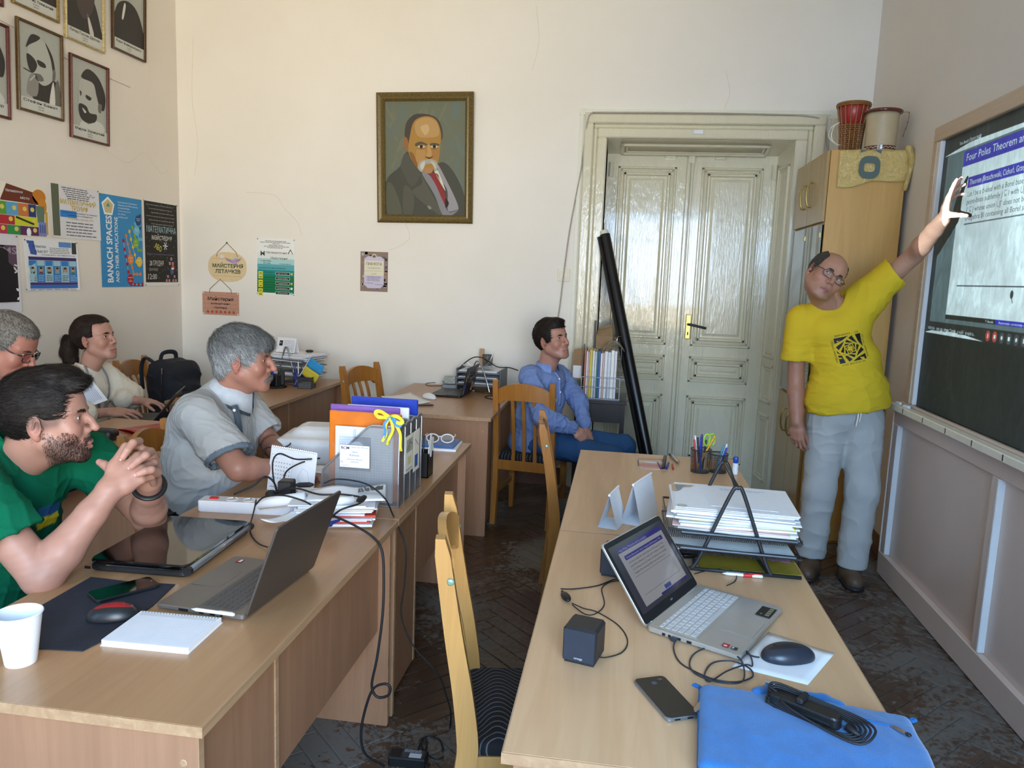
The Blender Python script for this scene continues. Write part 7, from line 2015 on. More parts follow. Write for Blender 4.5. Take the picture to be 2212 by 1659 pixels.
obj('box',MB().box((0,0,.065),(.085,.06,.055),bev=.004),plain('patterned','#9aa09a',.6,vary=.35,scale=90),t);obj('router',MB().box((0,0,.018),(.12,.08,.034),bev=.005),M['organiser_grey'],t)
cable('power_cable','thin black cable coiled on the back desk left of the laptop',[(-1.242,5.833,.752),(-1.342,5.708,.752),(-1.440,5.666,.752),(-1.481,5.783,.752),(-1.398,5.868,.753),(-1.322,5.830,.755),(-1.374,6.119,.760),(-1.334,6.168,.760),(-1.265,5.904,.756),(-1.278,5.748,.754),(-1.378,5.859,.770),(-1.417,6.020,.800),(-1.466,6.158,.800),(-1.420,6.251,.780),(-1.337,6.179,.770)],.0022)
cable('power_cable','black cable arching over the grey organiser to the wall',[(-1.20,5.58,.80),(-1.19,5.6,.90),(-1.10,5.6,.985),(-1.02,5.57,1.0),(-.96,5.60,.965),(-.90,5.62,.93),(-.82,5.66,.925),(-.76,5.72,.90)],.004)
cable('power_cable','black cable looping at the right edge of the back desk',[(-.80,5.40,.753),(-.90,5.36,.753),(-.93,5.28,.753),(-.86,5.20,.753),(-.77,5.20,.753)],.003)
# back corner desk
t=tray_stand('silver letter trays piled with papers in the back corner',(-2.40,5.46),radians(-14),(.045,.105,.165),.34,.26,.27,'steel_grey', True, False)
paper_pile('heap of papers spilling over the top corner letter tray',(-2.40,5.46),radians(-12),.34,.26,TZ+.171,9,.052,21,.03,name='paper_pile')
paper_pile('papers in the middle corner letter tray',(-2.40,5.46),radians(-14),.30,.24,TZ+.109,3,.02,22,.008);paper_pile('papers in the lowest corner letter tray',(-2.40,5.46),radians(-14),.30,.24,TZ+.049,3,.03,23,.008)
def face3(p,w,h):
 p.rect(-w/2+.02,h*.45,-w/2+.05,h-.02,'#2a2a2c');p.text('01',-w/2+.024,h*.6,.014,'#d8d8d8',layer=4)
 for k in range(8):p.small(-w/2+.06,w/2-.01,.012+k*.011,.005,'#8b8f96',seed=k)
t=tent('white tent calendar standing on the corner paper heap',(-2.47,5.44),radians(-12),.165,.105,.06,face3);t.location.z=TZ+.226
t=thing('tape_holder','dark round tape lying on the corner paper heap','tape',(-2.33,5.52,TZ+.226),0);obj('ring',MB().tube([(.022*cos(a),.022*sin(a),.008)for a in[2*pi*k/20 for k in range(20)]],.008,8,closed=True),M['black_plastic'],t,smooth=True)
hgt=0
for k,(cc,th)in enumerate((('#d6d2c8',.022),('#c8a85a',.016),('#e2e4e6',.026),('#4e6f62',.014),('#dfe3ea',.030),('#cfd6e4',.03),('#6b1f28',.022))):
 key='book_'+cc.lstrip('#');plain(key,cc,.55)
 lb=['cream book at the bottom of the corner stack','ochre book second from the bottom of the corner stack','thick white book low in the corner stack','green-grey book in the middle of the corner stack','white paper block above the green-grey book','pale blue paper block below the maroon book','maroon book on top of the corner stack'][k]
 t=tag(obj('book',MB().box((0,0,th/2),(.21,.28,th-.001),bev=.0015),M[key],loc=(-2.68+.006*(k%3),5.40+.005*k,TZ+hgt),rot=(0,0,-.15+.05*(k%3))),lb,'book','books stacked in the back corner');hgt+=th
 obj('pages',MB().box((.0025,-.0025,th/2),(.206,.276,th*.6)),M['cream_paper'],t)
t=thing('desk_organiser','black plastic rotary desk organiser on the corner desk','desk organiser',(-2.44,5.16,TZ),radians(20))
obj('base',MB().lathe([(.085,0),(.085,.012),(.078,.016)],8),M['black_plastic'],t)
for k in range(5):
 a=2*pi*k/5+.2;h_=(.105,.075,.09,.06,.085)[k]
 obj('pocket',MB().box((0,0,h_/2+.014),(.046,.040,h_),bev=.006),M['black_plastic'],t,loc=(.045*cos(a),.045*sin(a),0),rot=(0,0,a))
pen('white marker standing in the black organiser',(-2.475,5.135,TZ+.150),(-2.465,5.14,TZ+.07),.007,'white_plastic');pen('dark blue pen standing in the black organiser',(-2.44,5.13,TZ+.158),(-2.445,5.14,TZ+.07),.006,'pen_blue')
t=wire_cup('pen_cup','dark blue mesh pen cup holding the small flag',(-2.31,5.27),.040,.095,'plug_blue')
for k,(dx,L_,mt)in enumerate(((-.02,.17,'pen_blue'),(.0,.18,'white_plastic'),(.02,.16,'pen_dark'))):pen(('blue','white','black')[k]+' pen in the cup with the small flag',(-2.31+dx*1.3,5.27,TZ+L_),(-2.31+dx*.4,5.27,TZ+.006),.0045,mt)
t=thing('table_flag','small blue and yellow flag on a white stick leaning from the pen cup','flag',(-2.33,5.245,TZ+.01),0)
obj('stick',MB().tube([(0,0,0),(.155,-.03,.245)],.0032,6),M['white_plastic'],t)
dv=unit(A(.155,-.03,.245));pw=unit(A(.88,-.1,-.55))
plain('flag_blue','#2f93cf',.8);plain('flag_yellow','#c9b83a',.8)
for k,mt in((0,'flag_blue'),(1,'flag_yellow')):
 s0=.255-.075*k
 fn= lambda u,w:tuple(A(.004,-.004,0)+dv*(s0-.072*w)+pw*(.125*u)+A(0,-.006*sin(u*6),0))
 obj('stripe',MB().grid(fn,10,4,(0,.0008,0)),M[mt],t,smooth=True)
t=thing('mesh_box','black mesh note box on the corner desk right of the flag','box',(-2.225,5.22,TZ),radians(5))
m=MB()
for(o_,u_,v_)in(((-.05,-.05,0),(.1,0,0),(0,0,.08)),((.05,-.05,0),(0,.1,0),(0,0,.08)),((-.05,.05,0),(.1,0,0),(0,0,.08)),((-.05,-.05,0),(0,.1,0),(0,0,.08)),((-.05,-.05,.002),(.1,0,0),(0,.1,0))):wire_mesh(m,o_,u_,v_,26,20,.0011)
obj('mesh_wall',m,M['dark_steel'],t);obj('rim',MB().tube([(-.05,-.05,.08),(.05,-.05,.08),(.05,.05,.08),(-.05,.05,.08)],.003,6,closed=True),M['black_plastic'],t);obj('notes',MB().box((0,0,.02),(.088,.088,.034)),M['white_paper'],t)
# desk behind the grey polo: red folder, dark pouch
plain('folder_red','#b02f2c',.35,vary=.06,coat=.2)
t=thing('folder','red folder lying on the desk behind the grey polo','folder',(-2.32,3.55,TZ),radians(-30))
obj('cover',rbox(.33,.25,.003,.004),M['folder_red'],t);obj('flap',MB().grid(lambda u,v:(-.165+.33*u,-.125+.25*v,.004+.016*(1-v)*sin(pi*u)),10,6,(0,0,.0015)),M['folder_red'],t,smooth=True)
tag(obj('pouch',(lambda V:(V.box((0,0,.028),(.055,.04,.028),rad=.02,k=.01),MB().add(*[q.tolist()for q in V.mesh()]))[1])(Vol((-.08,-.07,-.01),(.08,.07,.08),.006)),M['black_plastic'],loc=(-2.42,3.30,TZ),smooth=True),'small black pouch beside the red folder','pouch')
# the woman's laptop, papers and denim jacket
plain('laptop_bronze','#6d655c',.35,.5,vary=.02)
t,b,L=laptop('open dark laptop on the lap of the woman in cream',(-2.665,4.085),radians(-68),.32,.225,128,'laptop_bronze','laptop_black','deck_dark','key_dark',.215,singles=False)
t.location.z=.690
t=thing('paper_sheet','white printed programme held up before the woman in cream','paper',(-2.830,3.780,.892),0)
pv=[Vector(p)-t.location for p in((-2.928,3.780,.917),(-2.866,3.800,.969),(-2.792,3.840,.839),(-2.884,3.800,.798))]
n_=(pv[1]-pv[0]).cross(pv[3]-pv[0]).normalized()
if n_.y>0:n_=-n_
bl= lambda u,w:(pv[0]*(1-u)+pv[1]*u)*(1-w)+(pv[3]*(1-u)+pv[2]*u)*w
obj('page',MB().grid(lambda u,w:tuple(bl(u,w)),6,6,tuple(n_*.0012)),M['white_paper'],t)
pr=Print(lambda x,y,z:tuple(bl(x,1-y)+n_*(.002+z)))
for k in range(9):
 rr_=random.Random(k);pr.rect(.10+.085*k,.10+.05*rr_.random(),.14+.085*k,.80-.1*rr_.random(),'#b4bcd0')
pr.build(t)
V=Vol((-2.85,3.75,.50),(-2.25,4.35,.72),.008)
V.cap((-2.75,3.98,.625),(-2.42,4.02,.60),.055,.05,k=.04);V.cap((-2.62,4.12,.625),(-2.38,4.16,.58),.05,.05,k=.04);V.cap((-2.40,4.02,.60),(-2.36,4.12,.50),.05,.045,k=.04)
v,f=V.mesh();v=relax(v,f,1);N=vnormals(v,f);v=v+N*((np.exp(-np.abs(vnoise(v*A(1,1.5,1),48,3))*3)-.3)*.012)[:, None]
c_=v.mean(0);o=npmesh('denim_jacket',v-c_,f,M['cloth_weave'], None,np.tile(np.array(lin('#34588a')),(len(v),1))*(1+.15*vnoise(v,40,1))[:, None],loc=tuple(c_));tag(o,'folded blue denim jacket on the knees under the dark laptop','jacket')
# backpack on the corner chair
t=thing('backpack','dark navy backpack standing on the corner chair','backpack',(-3.10,4.98,.47),radians(-20))
t_=NT('backpack_cloth');v=t_.coord();f1=t_.noise(v,400,2);t_.base(t_.ramp(f1,[(.3,lin('#10131c')),(.7,lin('#1d2230'))]));t_.bump(f1,.2,.002);t_.b.inputs['Roughness'].default_value=.8;M['backpack_cloth']=t_.m
V=Vol((-.22,-.24,-.01),(.26,.24,.56),.0075)
V.box((0,0,.23),(.13,.155,.225),rad=.08,k=.02);V.box((.10,-.01,.17),(.07,.125,.15),rad=.06,k=.03);V.ell((-.01,0,.36),(.12,.15,.10),k=.05)
v,f=V.mesh();v=relax(v,f,2);N=vnormals(v,f);v=v+N*((np.exp(-np.abs(vnoise(v,26,3))*3)-.3)*.012)[:, None];v[:,2]=np.maximum(v[:,2],0)
npmesh('bag_body',v,f,M['backpack_cloth'],t)
V=Vol((.0,-.18,.0),(.28,.18,.36),.0065);V.box((.155,-.01,.15),(.045,.115,.115),rad=.04,k=.02);v,f=V.mesh();v=relax(v,f,2);npmesh('front_pocket',v,f,M['backpack_cloth'],t)
obj('top_handle',MB().tube(smooth_path([(-.07,-.06,.44),(-.06,-.05,.50),(-.05,.0,.515),(-.05,.05,.50),(-.06,.06,.44)]),.016,8,flat=.5),M['backpack_cloth'],t,smooth=True)
obj('shoulder_strap',MB().tube(smooth_path([(-.10,-.09,.44),(-.16,-.11,.47),(-.19,-.12,.40),(-.17,-.13,.25)]),.022,8,flat=.4),M['backpack_cloth'],t,smooth=True)
for(x,y,z)in((.075,-.16,.40),(.185,-.10,.235),(.16,-.14,.14)):
 z_=obj('zip_pull',MB().box((0,0,0),(.010,.006,.040),bev=.002),M['chrome'],t,loc=(x,y,z))
obj('zip_track',MB().tube(smooth_path([(.07,-.155,.20),(.075,-.165,.33),(.06,-.13,.43),(.05,0,.455),(.06,.13,.43)]),.004,6),M['black_plastic'],t)
# ------------------------------------------------------------------ by the door: dark side table, wire file rack, boxes, roller screen
plain('dark_wood','#1e1814',.35,vary=.15,coat=.2);plain('cardboard','#9c7f5c',.8,vary=.08)
t=thing('side_table','low dark brown side table left of the door','table',(-.125,5.575,0))
obj('tabletop',MB().bx(-.185,.185,-.185,.20,.735,.762,bev=.002),M['dark_wood'],t);obj('apron',MB().bx(-.17,.17,-.165,-.15,.60,.735),M['dark_wood'],t);obj('apron',MB().bx(.155,.17,-.15,.18,.60,.735),M['dark_wood'],t)
for sx in(-1,1):
 for y in(-.16,.175):obj('leg',MB().bx(sx*.16-.016,sx*.16+.016,y-.016,y+.016,0,.735),M['dark_wood'],t)
obj('shelf',MB().bx(-.16,.16,-.15,.17,.30,.318),M['dark_wood'],t)
t=thing('file_rack','grey wire rack full of coloured document folders on the dark side table','file rack',(-.130,5.545,.7622))
RW,RD,RH=.27,.24,.37
m=MB()
for z in(.004,.085,.155):m.tube([(-RW/2,-RD/2,z),(RW/2,-RD/2,z)],.0035,6)
for k in range(4):x=-RW/2+RW*k/3;m.tube([(x,-RD/2,.004),(x,-RD/2,.155 if 0<k<3 else .155)],.0035,6)
obj('front_grid',m,M['steel_grey'],t)
for s in(-1,1):obj('side_frame',MB().tube([(s*RW/2,-RD/2,.155),(s*RW/2,-RD/2+.07,.26),(s*RW/2,-RD/2+.09,RH),(s*RW/2,RD/2,RH),(s*RW/2,RD/2,.004),(s*RW/2,-RD/2,.004)],.0035,6),M['steel_grey'],t)
obj('end_plate',MB().bx(RW/2-.002,RW/2+.002,-RD/2+.09,RD/2,.004,RH),M['organiser_grey'],t);obj('floor_plate',MB().bx(-RW/2,RW/2,-RD/2,RD/2,.0,.004),M['organiser_grey'],t)
x=-RW/2+.012
for k,(cc,w_,h_,lb)in enumerate((('#b5654a',.014,.345,'terracotta folder at the left of the wire rack'),('#e6e4e6',.012,.33,'white folder next to the terracotta one in the rack'),('#d8b8c4',.010,.325,'pale pink folder in the wire rack'),('#d8bf2a',.020,.34,'yellow ring folder in the wire rack'),('#dfe3e8',.016,.335,'clear white folder right of the yellow one'),('#c9d2da',.014,.33,'greyish folder before the green one'),('#1f7a5c',.010,.335,'green folder in the wire rack'),('#2350a8',.014,.335,'blue folder in the wire rack'),('#e3ddd8',.016,.32,'white folder right of the blue one'),('#d4b6a4',.012,.325,'salmon edged folder in the wire rack'),('#e6e6ea',.022,.335,'thick white folder in the wire rack'),('#d5d9e0',.022,.33,'bundle of clear sleeves in the wire rack'),('#ecebe6',.024,.345,'white ring-punched sleeves in the wire rack'),('#dadde2',.018,.34,'last white sleeves at the right of the wire rack'))):
 key='file_'+cc.lstrip('#')
 if key not in M:plain(key,cc,.4,vary=.06)
 tag(obj('document_folder',MB().box((0,0,h_/2),(w_-.0015,.20,h_),bev=.001),M[key],loc=(-.130+x+w_/2,5.555,.7665),rot=(0,0,0)),lb,'folder','document folders in the wire rack');x+=w_+.0005
t=thing('plastic_sleeve','crumpled clear plastic sleeve bulging over the wire rack','sleeve',(-.05,5.56,1.105))
obj('film',MB().grid(lambda u,v:(-.075+.15*u,-.09+.16*v,.075*sin(pi*u)*(1-.5*v)+.01*sin(9*u+7*v)),12,10),plain('film_beige','#cfc3a8',.25,vary=.1),t,smooth=True)
t=thing('cardboard_box','open cardboard box standing behind the wire file rack','box',(-.125,5.735,.7622))
obj('box',MB().bx(-.06,.06,-.04,.04,0,.43),M['cardboard'],t);obj('flap',MB().add([(-.06,-.04,.43),(.06,-.04,.43),(.055,-.07,.50),(-.05,-.065,.47)],[(0,1,2,3)]),M['cardboard'],t);obj('flap',MB().add([(-.06,.04,.43),(.06,.04,.43),(.06,.02,.52),(-.05,.02,.49)],[(3,2,1,0)]),M['cardboard'],t)
tag(obj('dark_board',MB().bx(-.205,-.192,5.74,5.79,.7622,1.30),M['black_plastic']),'narrow black board standing behind the cardboard box','board')
t=thing('cardboard_box','small cardboard box left of the wire file rack','box',(-.305,5.60,.7622));obj('box',MB().bx(-.035,.035,-.06,.06,0,.30),M['cardboard'],t);obj('label',MB().bx(-.03,.03,-.0612,-.06,.13,.22),M['white_paper'],t);obj('lid_flap',MB().add([(-.035,-.06,.30),(.035,-.06,.30),(.03,-.03,.345),(-.03,-.03,.335)],[(0,1,2,3)]),M['cardboard'],t)
tag(obj('green_box',MB().box((0,0,.06),(.05,.05,.12),bev=.002),plain('box_green','#1c4a3a',.4),loc=(-.302,5.50,.7622)),'dark green carton before the small cardboard box','carton')
# roller screen leaning on the door frame
p0,p1=Vector((.325,5.33,.012)),Vector((-.165,5.775,1.93))
d_=(p1-p0).normalized();t=thing('projection_screen','long black rolled projection screen case leaning against the door frame','projection screen',tuple(p0))
obj('case',MB().tube([Vector(),d_*(p1-p0).length],.038,18),plain('case_black','#0e0e10',.32,vary=.05),t,smooth=False,angle=40)
obj('slat',MB().tube([Vector((-.045,-.012,.0))+d_*.03,Vector((-.045,-.012,0))+d_*((p1-p0).length-.02)],.014,8),M['case_black'],t)
obj('end_cap',MB().tube([d_*((p1-p0).length-.002),d_*((p1-p0).length+.03)],.030,16),M['trunking'],t)
q=d_*1.22;obj('wire_handle',MB().tube(smooth_path([q+Vector((-.03,-.03,.04)),q+Vector((-.06,-.05,.03)),q+Vector((-.055,-.05,-.04)),q+Vector((-.02,-.035,-.05))]),.003,6),M['chrome'],t,smooth=True)
# ------------------------------------------------------------------ on the wardrobe
WZ=CZ+.001
t_=NT('plastic_yellow');v=t_.coord((1,1,1));f1=t_.noise(v,26,4,.6,1.5);t_.base(t_.ramp(f1,[(.3,lin('#c2a45e')),(.7,lin('#d4b870'))]));t_.bump(f1,.7,.012);t_.b.inputs['Roughness'].default_value=.25;t_.b.inputs['Specular IOR Level'].default_value=.6;M['plastic_yellow']=t_.m
t=thing('plastic_bag','crinkled yellowish plastic bag draped over the wardrobe top','plastic bag',(0,0,0))
rb=random.Random(8)
def bagfn(u,v):
 x=1.215+.40*u
 if v<.45:y,z=CY0+.60-.60*v/.45,WZ+.004+.004*sin(11*u+9*v)
 else:
  k=(v-.45)/.55;y=CY0-.006-.010*sin(7*u+6*k)**2*k;z=WZ+.004-k*(.225-.055*u+.01*sin(9*u))
 return(x,y,z)
bg_=obj('sheet',MB().grid(bagfn,26,30,(0,.002,.0)),M['plastic_yellow'],t,smooth=True)
obj('bunched_corner',(lambda V:(V.chain([(1.60,4.93,2.43),(1.625,4.92,2.36),(1.60,4.93,2.20)],(.022,.016,.014),k=.03),MB().add(*[q.tolist()for q in V.mesh()]))[1])(Vol((1.5,4.84,2.12),(1.627,5.02,2.5),.007)),M['plastic_yellow'],t,smooth=True)
pr=Print(lambda x,y,z:(x,CY0-.020-z,y));gcol='#5a6a66'
P_=[]
for k in range(32):
 a=2*pi*k/32;b_=2*pi*(k+1)/32
 se= lambda a,rx,rz,p=.72:(1.388+rx*np.sign(cos(a))*abs(cos(a))**p,2.318+rz*np.sign(sin(a))*abs(sin(a))**p)
 pr.poly([se(a,.031,.026,.55),se(b_,.031,.026,.55),se(b_,.060,.066),se(a,.060,.066)],gcol)
pr.poly([(1.330,2.418),(1.372,2.418),(1.330,2.400)],gcol);pr.poly([(1.406,2.418),(1.446,2.418),(1.446,2.396)],gcol)
pr.build(t,'printed_letter')
t=thing('wicker_drum','small red drum in a wicker basket holder on top of the wardrobe','drum',(1.345,5.22,WZ+.006))
plain('wicker','#8a5a28',.5,vary=.25,scale=120);plain('drum_red','#b0302c',.35)
H_=.30
obj('drum_body',MB().lathe([(.062,.17),(.085,.30),(.084,.302)],24),M['drum_red'],t,smooth=True)
m=MB();nst=26
for j in range(15):
 z=.006+.175*j/14;rr=.060+.012*(j/14)**2
 P_=[((rr+.003*(1 if(k+j)%2 else -1))*cos(2*pi*k/52),(rr+.003*(1 if(k+j)%2 else -1))*sin(2*pi*k/52),z)for k in range(52)]
 obj('weave_band',MB().tube(P_,.0058,5,closed=True,flat=1.0),M['wicker'],t)
for k in range(16):
 a=2*pi*k/16;m.tube([(.060*cos(a),.060*sin(a),0),(.073*cos(a),.073*sin(a),.185),(.094*cos(a),.094*sin(a),.30)],.0042,5)
obj('stakes',m,M['wicker'],t,kind='stuff')
for dz,rr in((.298,.096),(.306,.098),(.313,.095)):obj('rim_coil',MB().tube([(rr*cos(2*pi*k/30),rr*sin(2*pi*k/30),dz)for k in range(30)],.006,6,closed=True),M['wicker'],t,smooth=True)
for k in(0,1):obj('hoop_handle',MB().tube(smooth_path([(-.078,-.02,.20),(-.115-.012*k,-.03,.17),(-.125-.016*k,-.035,.11),(-.095,-.03,.07),(-.062,-.02,.065)]),.003,6),M['cream_paper'],t,smooth=True)
tag(obj('cord',MB().tube(smooth_path([(1.27,5.16,WZ+.012),(1.30,5.12,WZ+.02),(1.36,5.10,WZ+.012),(1.40,5.10,WZ+.02),(1.42,5.12,WZ+.05),(1.41,5.13,WZ+.02)]),.005,6),M['white_plastic'],smooth=True),'white cord lying at the foot of the wicker drum','cord')
t=thing('ceramic_pot','cream ceramic pot with a brown glazed rim on top of the wardrobe','pot',(1.475,5.06,WZ+.006))
plain('ceramic','#bba886',.45,vary=.06,scale=18);plain('glaze_brown','#5e2a1c',.12,vary=.08,coat=.4)
obj('body',MB().lathe([(.082,0),(.086,.004),(.088,.06),(.092,.20),(.094,.225),(.088,.225),(.084,.06),(.02,.02)],36,cap=False),M['ceramic'],t,smooth=True)
obj('glazed_rim',MB().tube([(.101*cos(2*pi*k/40),.101*sin(2*pi*k/40),.232)for k in range(40)],.0105,8,closed=True),M['glaze_brown'],t,smooth=True)
obj('painted_band',MB().lathe([(.0872,.008),(.0888,.03)],36,cap=False),M['glaze_brown'],t,smooth=True)
m=MB();m.tube([((.0895)*cos(2*pi*k/80),.0895*sin(2*pi*k/80),.019+.0045*sin(k*pi/2))for k in range(80)],.0014,4,closed=True);obj('wave_line',m,M['cream_paper'],t)
t=thing('twig','thin knotted twig hanging from the rim of the ceramic pot','twig',(1.575,5.05,2.655));obj('stem',MB().tube(smooth_path([(-.02,0,.01),(.012,0,.006),(.040,-.01,.0),(.038,-.01,-.05),(.034,-.01,-.075),(.024,-.01,-.11),(.02,-.01,-.135)]),.0016,5),M['wicker'],t)
for p in((.040,-.01,.0),(.037,-.01,-.055),(.030,-.01,-.09),(.02,-.01,-.133)):obj('knot',MB().lathe([(.001,-.006),(.004,0),(.001,.006)],6,Matrix.Translation(p)),M['wicker'],t)
# ------------------------------------------------------------------ things on the walls
RB,RL=(pi/2,0,0),(pi/2,0,pi/2)
def poster(name,label,w,h,loc,rot,tone='#e8e8ea',th=.0015,cat='poster',tilt=.0,pins=True,curl=.0):
 key='poster_'+tone.lstrip('#')
 mt=M.get(key)or plain(key,tone,.6,vary=.02)
 R_=Euler(rot).to_matrix()@Matrix.Rotation(tilt,3,'Z')
 m=MB().grid(lambda u,v:(-w/2+w*u,-h/2+h*v,th+curl*(2*u-1)**4*(1-v)),8,4,(0,0,th))
 o=tag(obj(name,m,mt,loc=loc,rot=R_.to_euler()),label,cat)
 if pins:
  for sx in(-1,1):
   for sy in(-1,1):obj('pin',MB().lathe([(.005,0),(.005,.003),(.002,.004)],8,Matrix.Translation((sx*(w/2-.008),sy*(h/2-.008),th))),M['steel_grey'],o)
 c=curl;p=Print(lambda x,y,z:(x,y,th+z+c*(2*x/w)**4*(.5-y/h)+.0002)); return o,p
def framed(label,w,h,loc,rot,fcol,inner,pic,tilt=.0,fw=.016,fd=.022,cat='portrait',lean=.03):
 R_=Euler(rot).to_matrix()@Matrix.Rotation(tilt,3,'Z')@Matrix.Rotation(lean,3,'X')
 t=thing('framed_portrait',label,cat,loc,rot=R_.to_euler())
 m=MB()
 prof=((0,0),(0,fd*.7),(fw*.25,fd),(fw*.55,fd*.8),(fw*.75,fd*.85),(fw,fd*.5),(fw,0))
 for(sx,sy)in((0,0),):
  cs=[(-w/2,-h/2),(w/2,-h/2),(w/2,h/2),(-w/2,h/2)];dr=[(1,1),(-1,1),(-1,-1),(1,-1)]
  vs=[(c[0]+d[0]*a,c[1]+d[1]*a,z)for c,d in zip(cs,dr)for a,z in prof];k=len(prof)
  fs=[(i*k+j,((i+1)%4)*k+j,((i+1)%4)*k+j+1,i*k+j+1)for i in range(4)for j in range(k-1)]
  m.add(vs,fs)
 key='frame_'+fcol.lstrip('#')
 fm=M.get(key)or plain(key,fcol,.35,.25,vary=.35,scale=90)
 obj('frame',m,fm,t);a=fw-.002
 pc=obj('picture',MB().bx(-w/2+a,w/2-a,-h/2+a,h/2-a,.001,.006),M.get('pic_'+inner.lstrip('#'))or plain('pic_'+inner.lstrip('#'),inner,.45,vary=.03),t)
 p=Print(lambda x,y,z:(x,y,.0064+z));pic(p,w-2*a,h-2*a);p.build(pc); return t
def blob(p,pts,col,layer,n=6):p.poly([tuple(q)[:2]for q in smooth_path([(x,y,0)for x,y in pts],n, True)],col,layer)
def bw(name_,kind,sub=('математик','1900–1960')):
 def f(p,w,h):
  X= lambda x,y:(x*w/2,y*h/2)
  B= lambda pts,c,l:blob(p,[X(*q)for q in pts],c,l)
  D,G,Lg,S='#3a3836','#6f6c68','#b4b6b0','#8d8b86'
  if kind==0: # bald man with a hand at his chin
   B([(-.3,-.72),(.9,-.72),(.95,-.3),(.6,-.1),(.0,-.2),(-.3,-.4)],D,1);B([(.55,-.72),(.8,-.1),(.95,-.25),(.95,-.72)],G,2);B([(.42,-.70),(.62,-.15),(.7,-.7)],'#d5d6cf',3)
   B([(-.6,.35),(-.35,.68),(.2,.72),(.6,.4),(.66,.0),(.45,-.22),(.1,-.32),(-.25,-.2),(-.5,.0)],Lg,3);B([(-.66,.45),(-.4,.78),(.0,.8),(-.1,.7),(-.45,.55)],D,4);B([(.25,.72),(.6,.45),(.72,.1),(.62,.05),(.5,.38)],D,4)
   B([(-.62,.3),(-.3,.25),(-.15,.1),(-.35,-.1),(-.55,.0)],D,4);B([(-.15,.24),(.2,.22),(.25,.12),(-.05,.12)],D,5);B([(-.3,-.12),(.0,-.08),(.15,-.2),(-.15,-.25)],G,5);B([(.62,.14),(.74,.1),(.7,-.1),(.58,-.12)],G,5)
   B([(-.62,-.6),(-.5,-.2),(-.25,-.1),(-.1,-.3),(-.2,-.62)],S,5);p.line([X(-.78,-.06),X(-.42,-.1)],.006,D,6);p.line([X(-.5,-.3),X(-.25,-.14)],.01,Lg,6)
  elif kind==1: # bearded man in profile
   B([(-.5,-.72),(.8,-.72),(.7,-.5),(.1,-.45),(-.3,-.5)],'#c9ccc6',1);p.line([X(-.4,-.45),X(-.1,-.6),X(.3,-.5)],.004,G,3)
   B([(-.6,.1),(-.55,.45),(.0,.68),(.5,.45),(.6,.0),(.5,-.35),(-.1,-.5),(-.6,-.3),(-.62,-.05)],Lg,2);B([(-.45,.55),(-.1,.82),(.5,.7),(.9,.3),(.85,-.1),(.6,-.1),(.4,.2),(.2,.5)],D,3)
   B([(-.6,-.15),(-.2,-.15),(.0,-.3),(.4,-.3),(.3,-.5),(-.2,-.58),(-.55,-.45)],D,3);B([(-.42,-.22),(-.2,-.3),(-.3,-.34)],'#c8c9c4',4);B([(-.55,.2),(-.45,.16),(-.5,.06)],D,4);B([(-.2,.14),(.1,.1),(.0,.02),(-.2,.06)],D,4);B([(.5,.0),(.7,.0),(.65,-.2),(.5,-.2)],G,4)
  elif kind==2: # long dark beard
   B([(-.95,-.72),(-.9,.1),(-.3,.35),(.5,.2),(.95,-.5),(.95,-.72)],D,1);B([(-.3,.95),(-.35,.5),(-.1,.15),(.2,.1),(.45,.5),(.5,.95)],Lg,2);B([(-.45,.95),(-.55,.3),(-.3,-.25),(.1,-.35),(.5,.0),(.6,.6),(.45,.5),(.15,.3),(-.1,.35),(-.25,.7)],'#4f4745',3);B([(.3,-.72),(.15,-.2),(.45,-.55),(.5,-.72)],'#c9c6c0',3);B([(-.1,.62),(.1,.6),(.0,.5)],G,4)
  else:
   B([(-.95,-.72),(-.8,.1),(-.2,.4),(.5,.3),(.95,-.2),(.95,-.72)],D,1);B([(-.45,-.1),(-.3,.3),(-.2,.25),(-.35,-.12)],'#d4d4ce',2);B([(-.35,.95),(-.3,.6),(.0,.42),(.3,.55),(.35,.95)],'#a5aba8',2);B([(-.1,.9),(.15,.75),(.05,.6)],G,3)
  p.rect(-w/2,-h/2,w/2,-h*.355,'#c6c8c2',6);p.text(name_,0,-h*.405,.016,'#26262a','C',width=w*.82,bold=.03,layer=8);p.text(sub[0],0,-h*.440,.007,'#3a3a40','C',layer=8);p.text(sub[1],0,-h*.470,.007,'#3a3a40','C',layer=8)
 return f
PX=XL+.002
for(y,z,fc,nm,kd,lb,tl)in((4.375,2.715,'#5a4424','Стефан Банах',0,'framed black-and-white portrait of a balding man with his hand at his chin',0),(4.805,2.635,'#5a2f22','Мирон Зарицький',1,'framed portrait of a bearded man in profile, lowest of the portraits',0),(4.79,3.235,'#b8a87c','Петер Густав Діріхле',2,'pale-framed portrait of a man with a long dark beard cut by the picture top',0),(5.245,3.30,'#4e3820','Карл Вейєрштрасс',3,'dark-framed portrait of a man in a black coat nearest the room corner',0),(4.37,3.30,'#8a7440','Володимир Левицький',3,'gold-framed portrait above the man with hand at his chin, only its caption showing',0),(3.945,2.64,'#5a2a22','Юліуш Шаудер',1,'portrait frame cut off by the left picture edge',0),(3.93,3.25,'#5a2a22','Гуго Штейнгауз',0,'red-brown portrait frame at the very top left corner',0)):
 framed(lb,.368,.515,(PX+.006,y,z),RL,fc,'#a9aca6',bw(nm,kd),tl)
tag(obj('picture_cord',MB().tube([(PX,4.0,2.93),(PX,4.2,2.91)],.002,5).tube([(PX,4.57,2.86),(PX,4.75,2.83),(PX,4.9,2.84),(PX,5.26,2.83)],.002,5),M['grey_cable']),'thin cord strung along the wall between the portraits','cord')
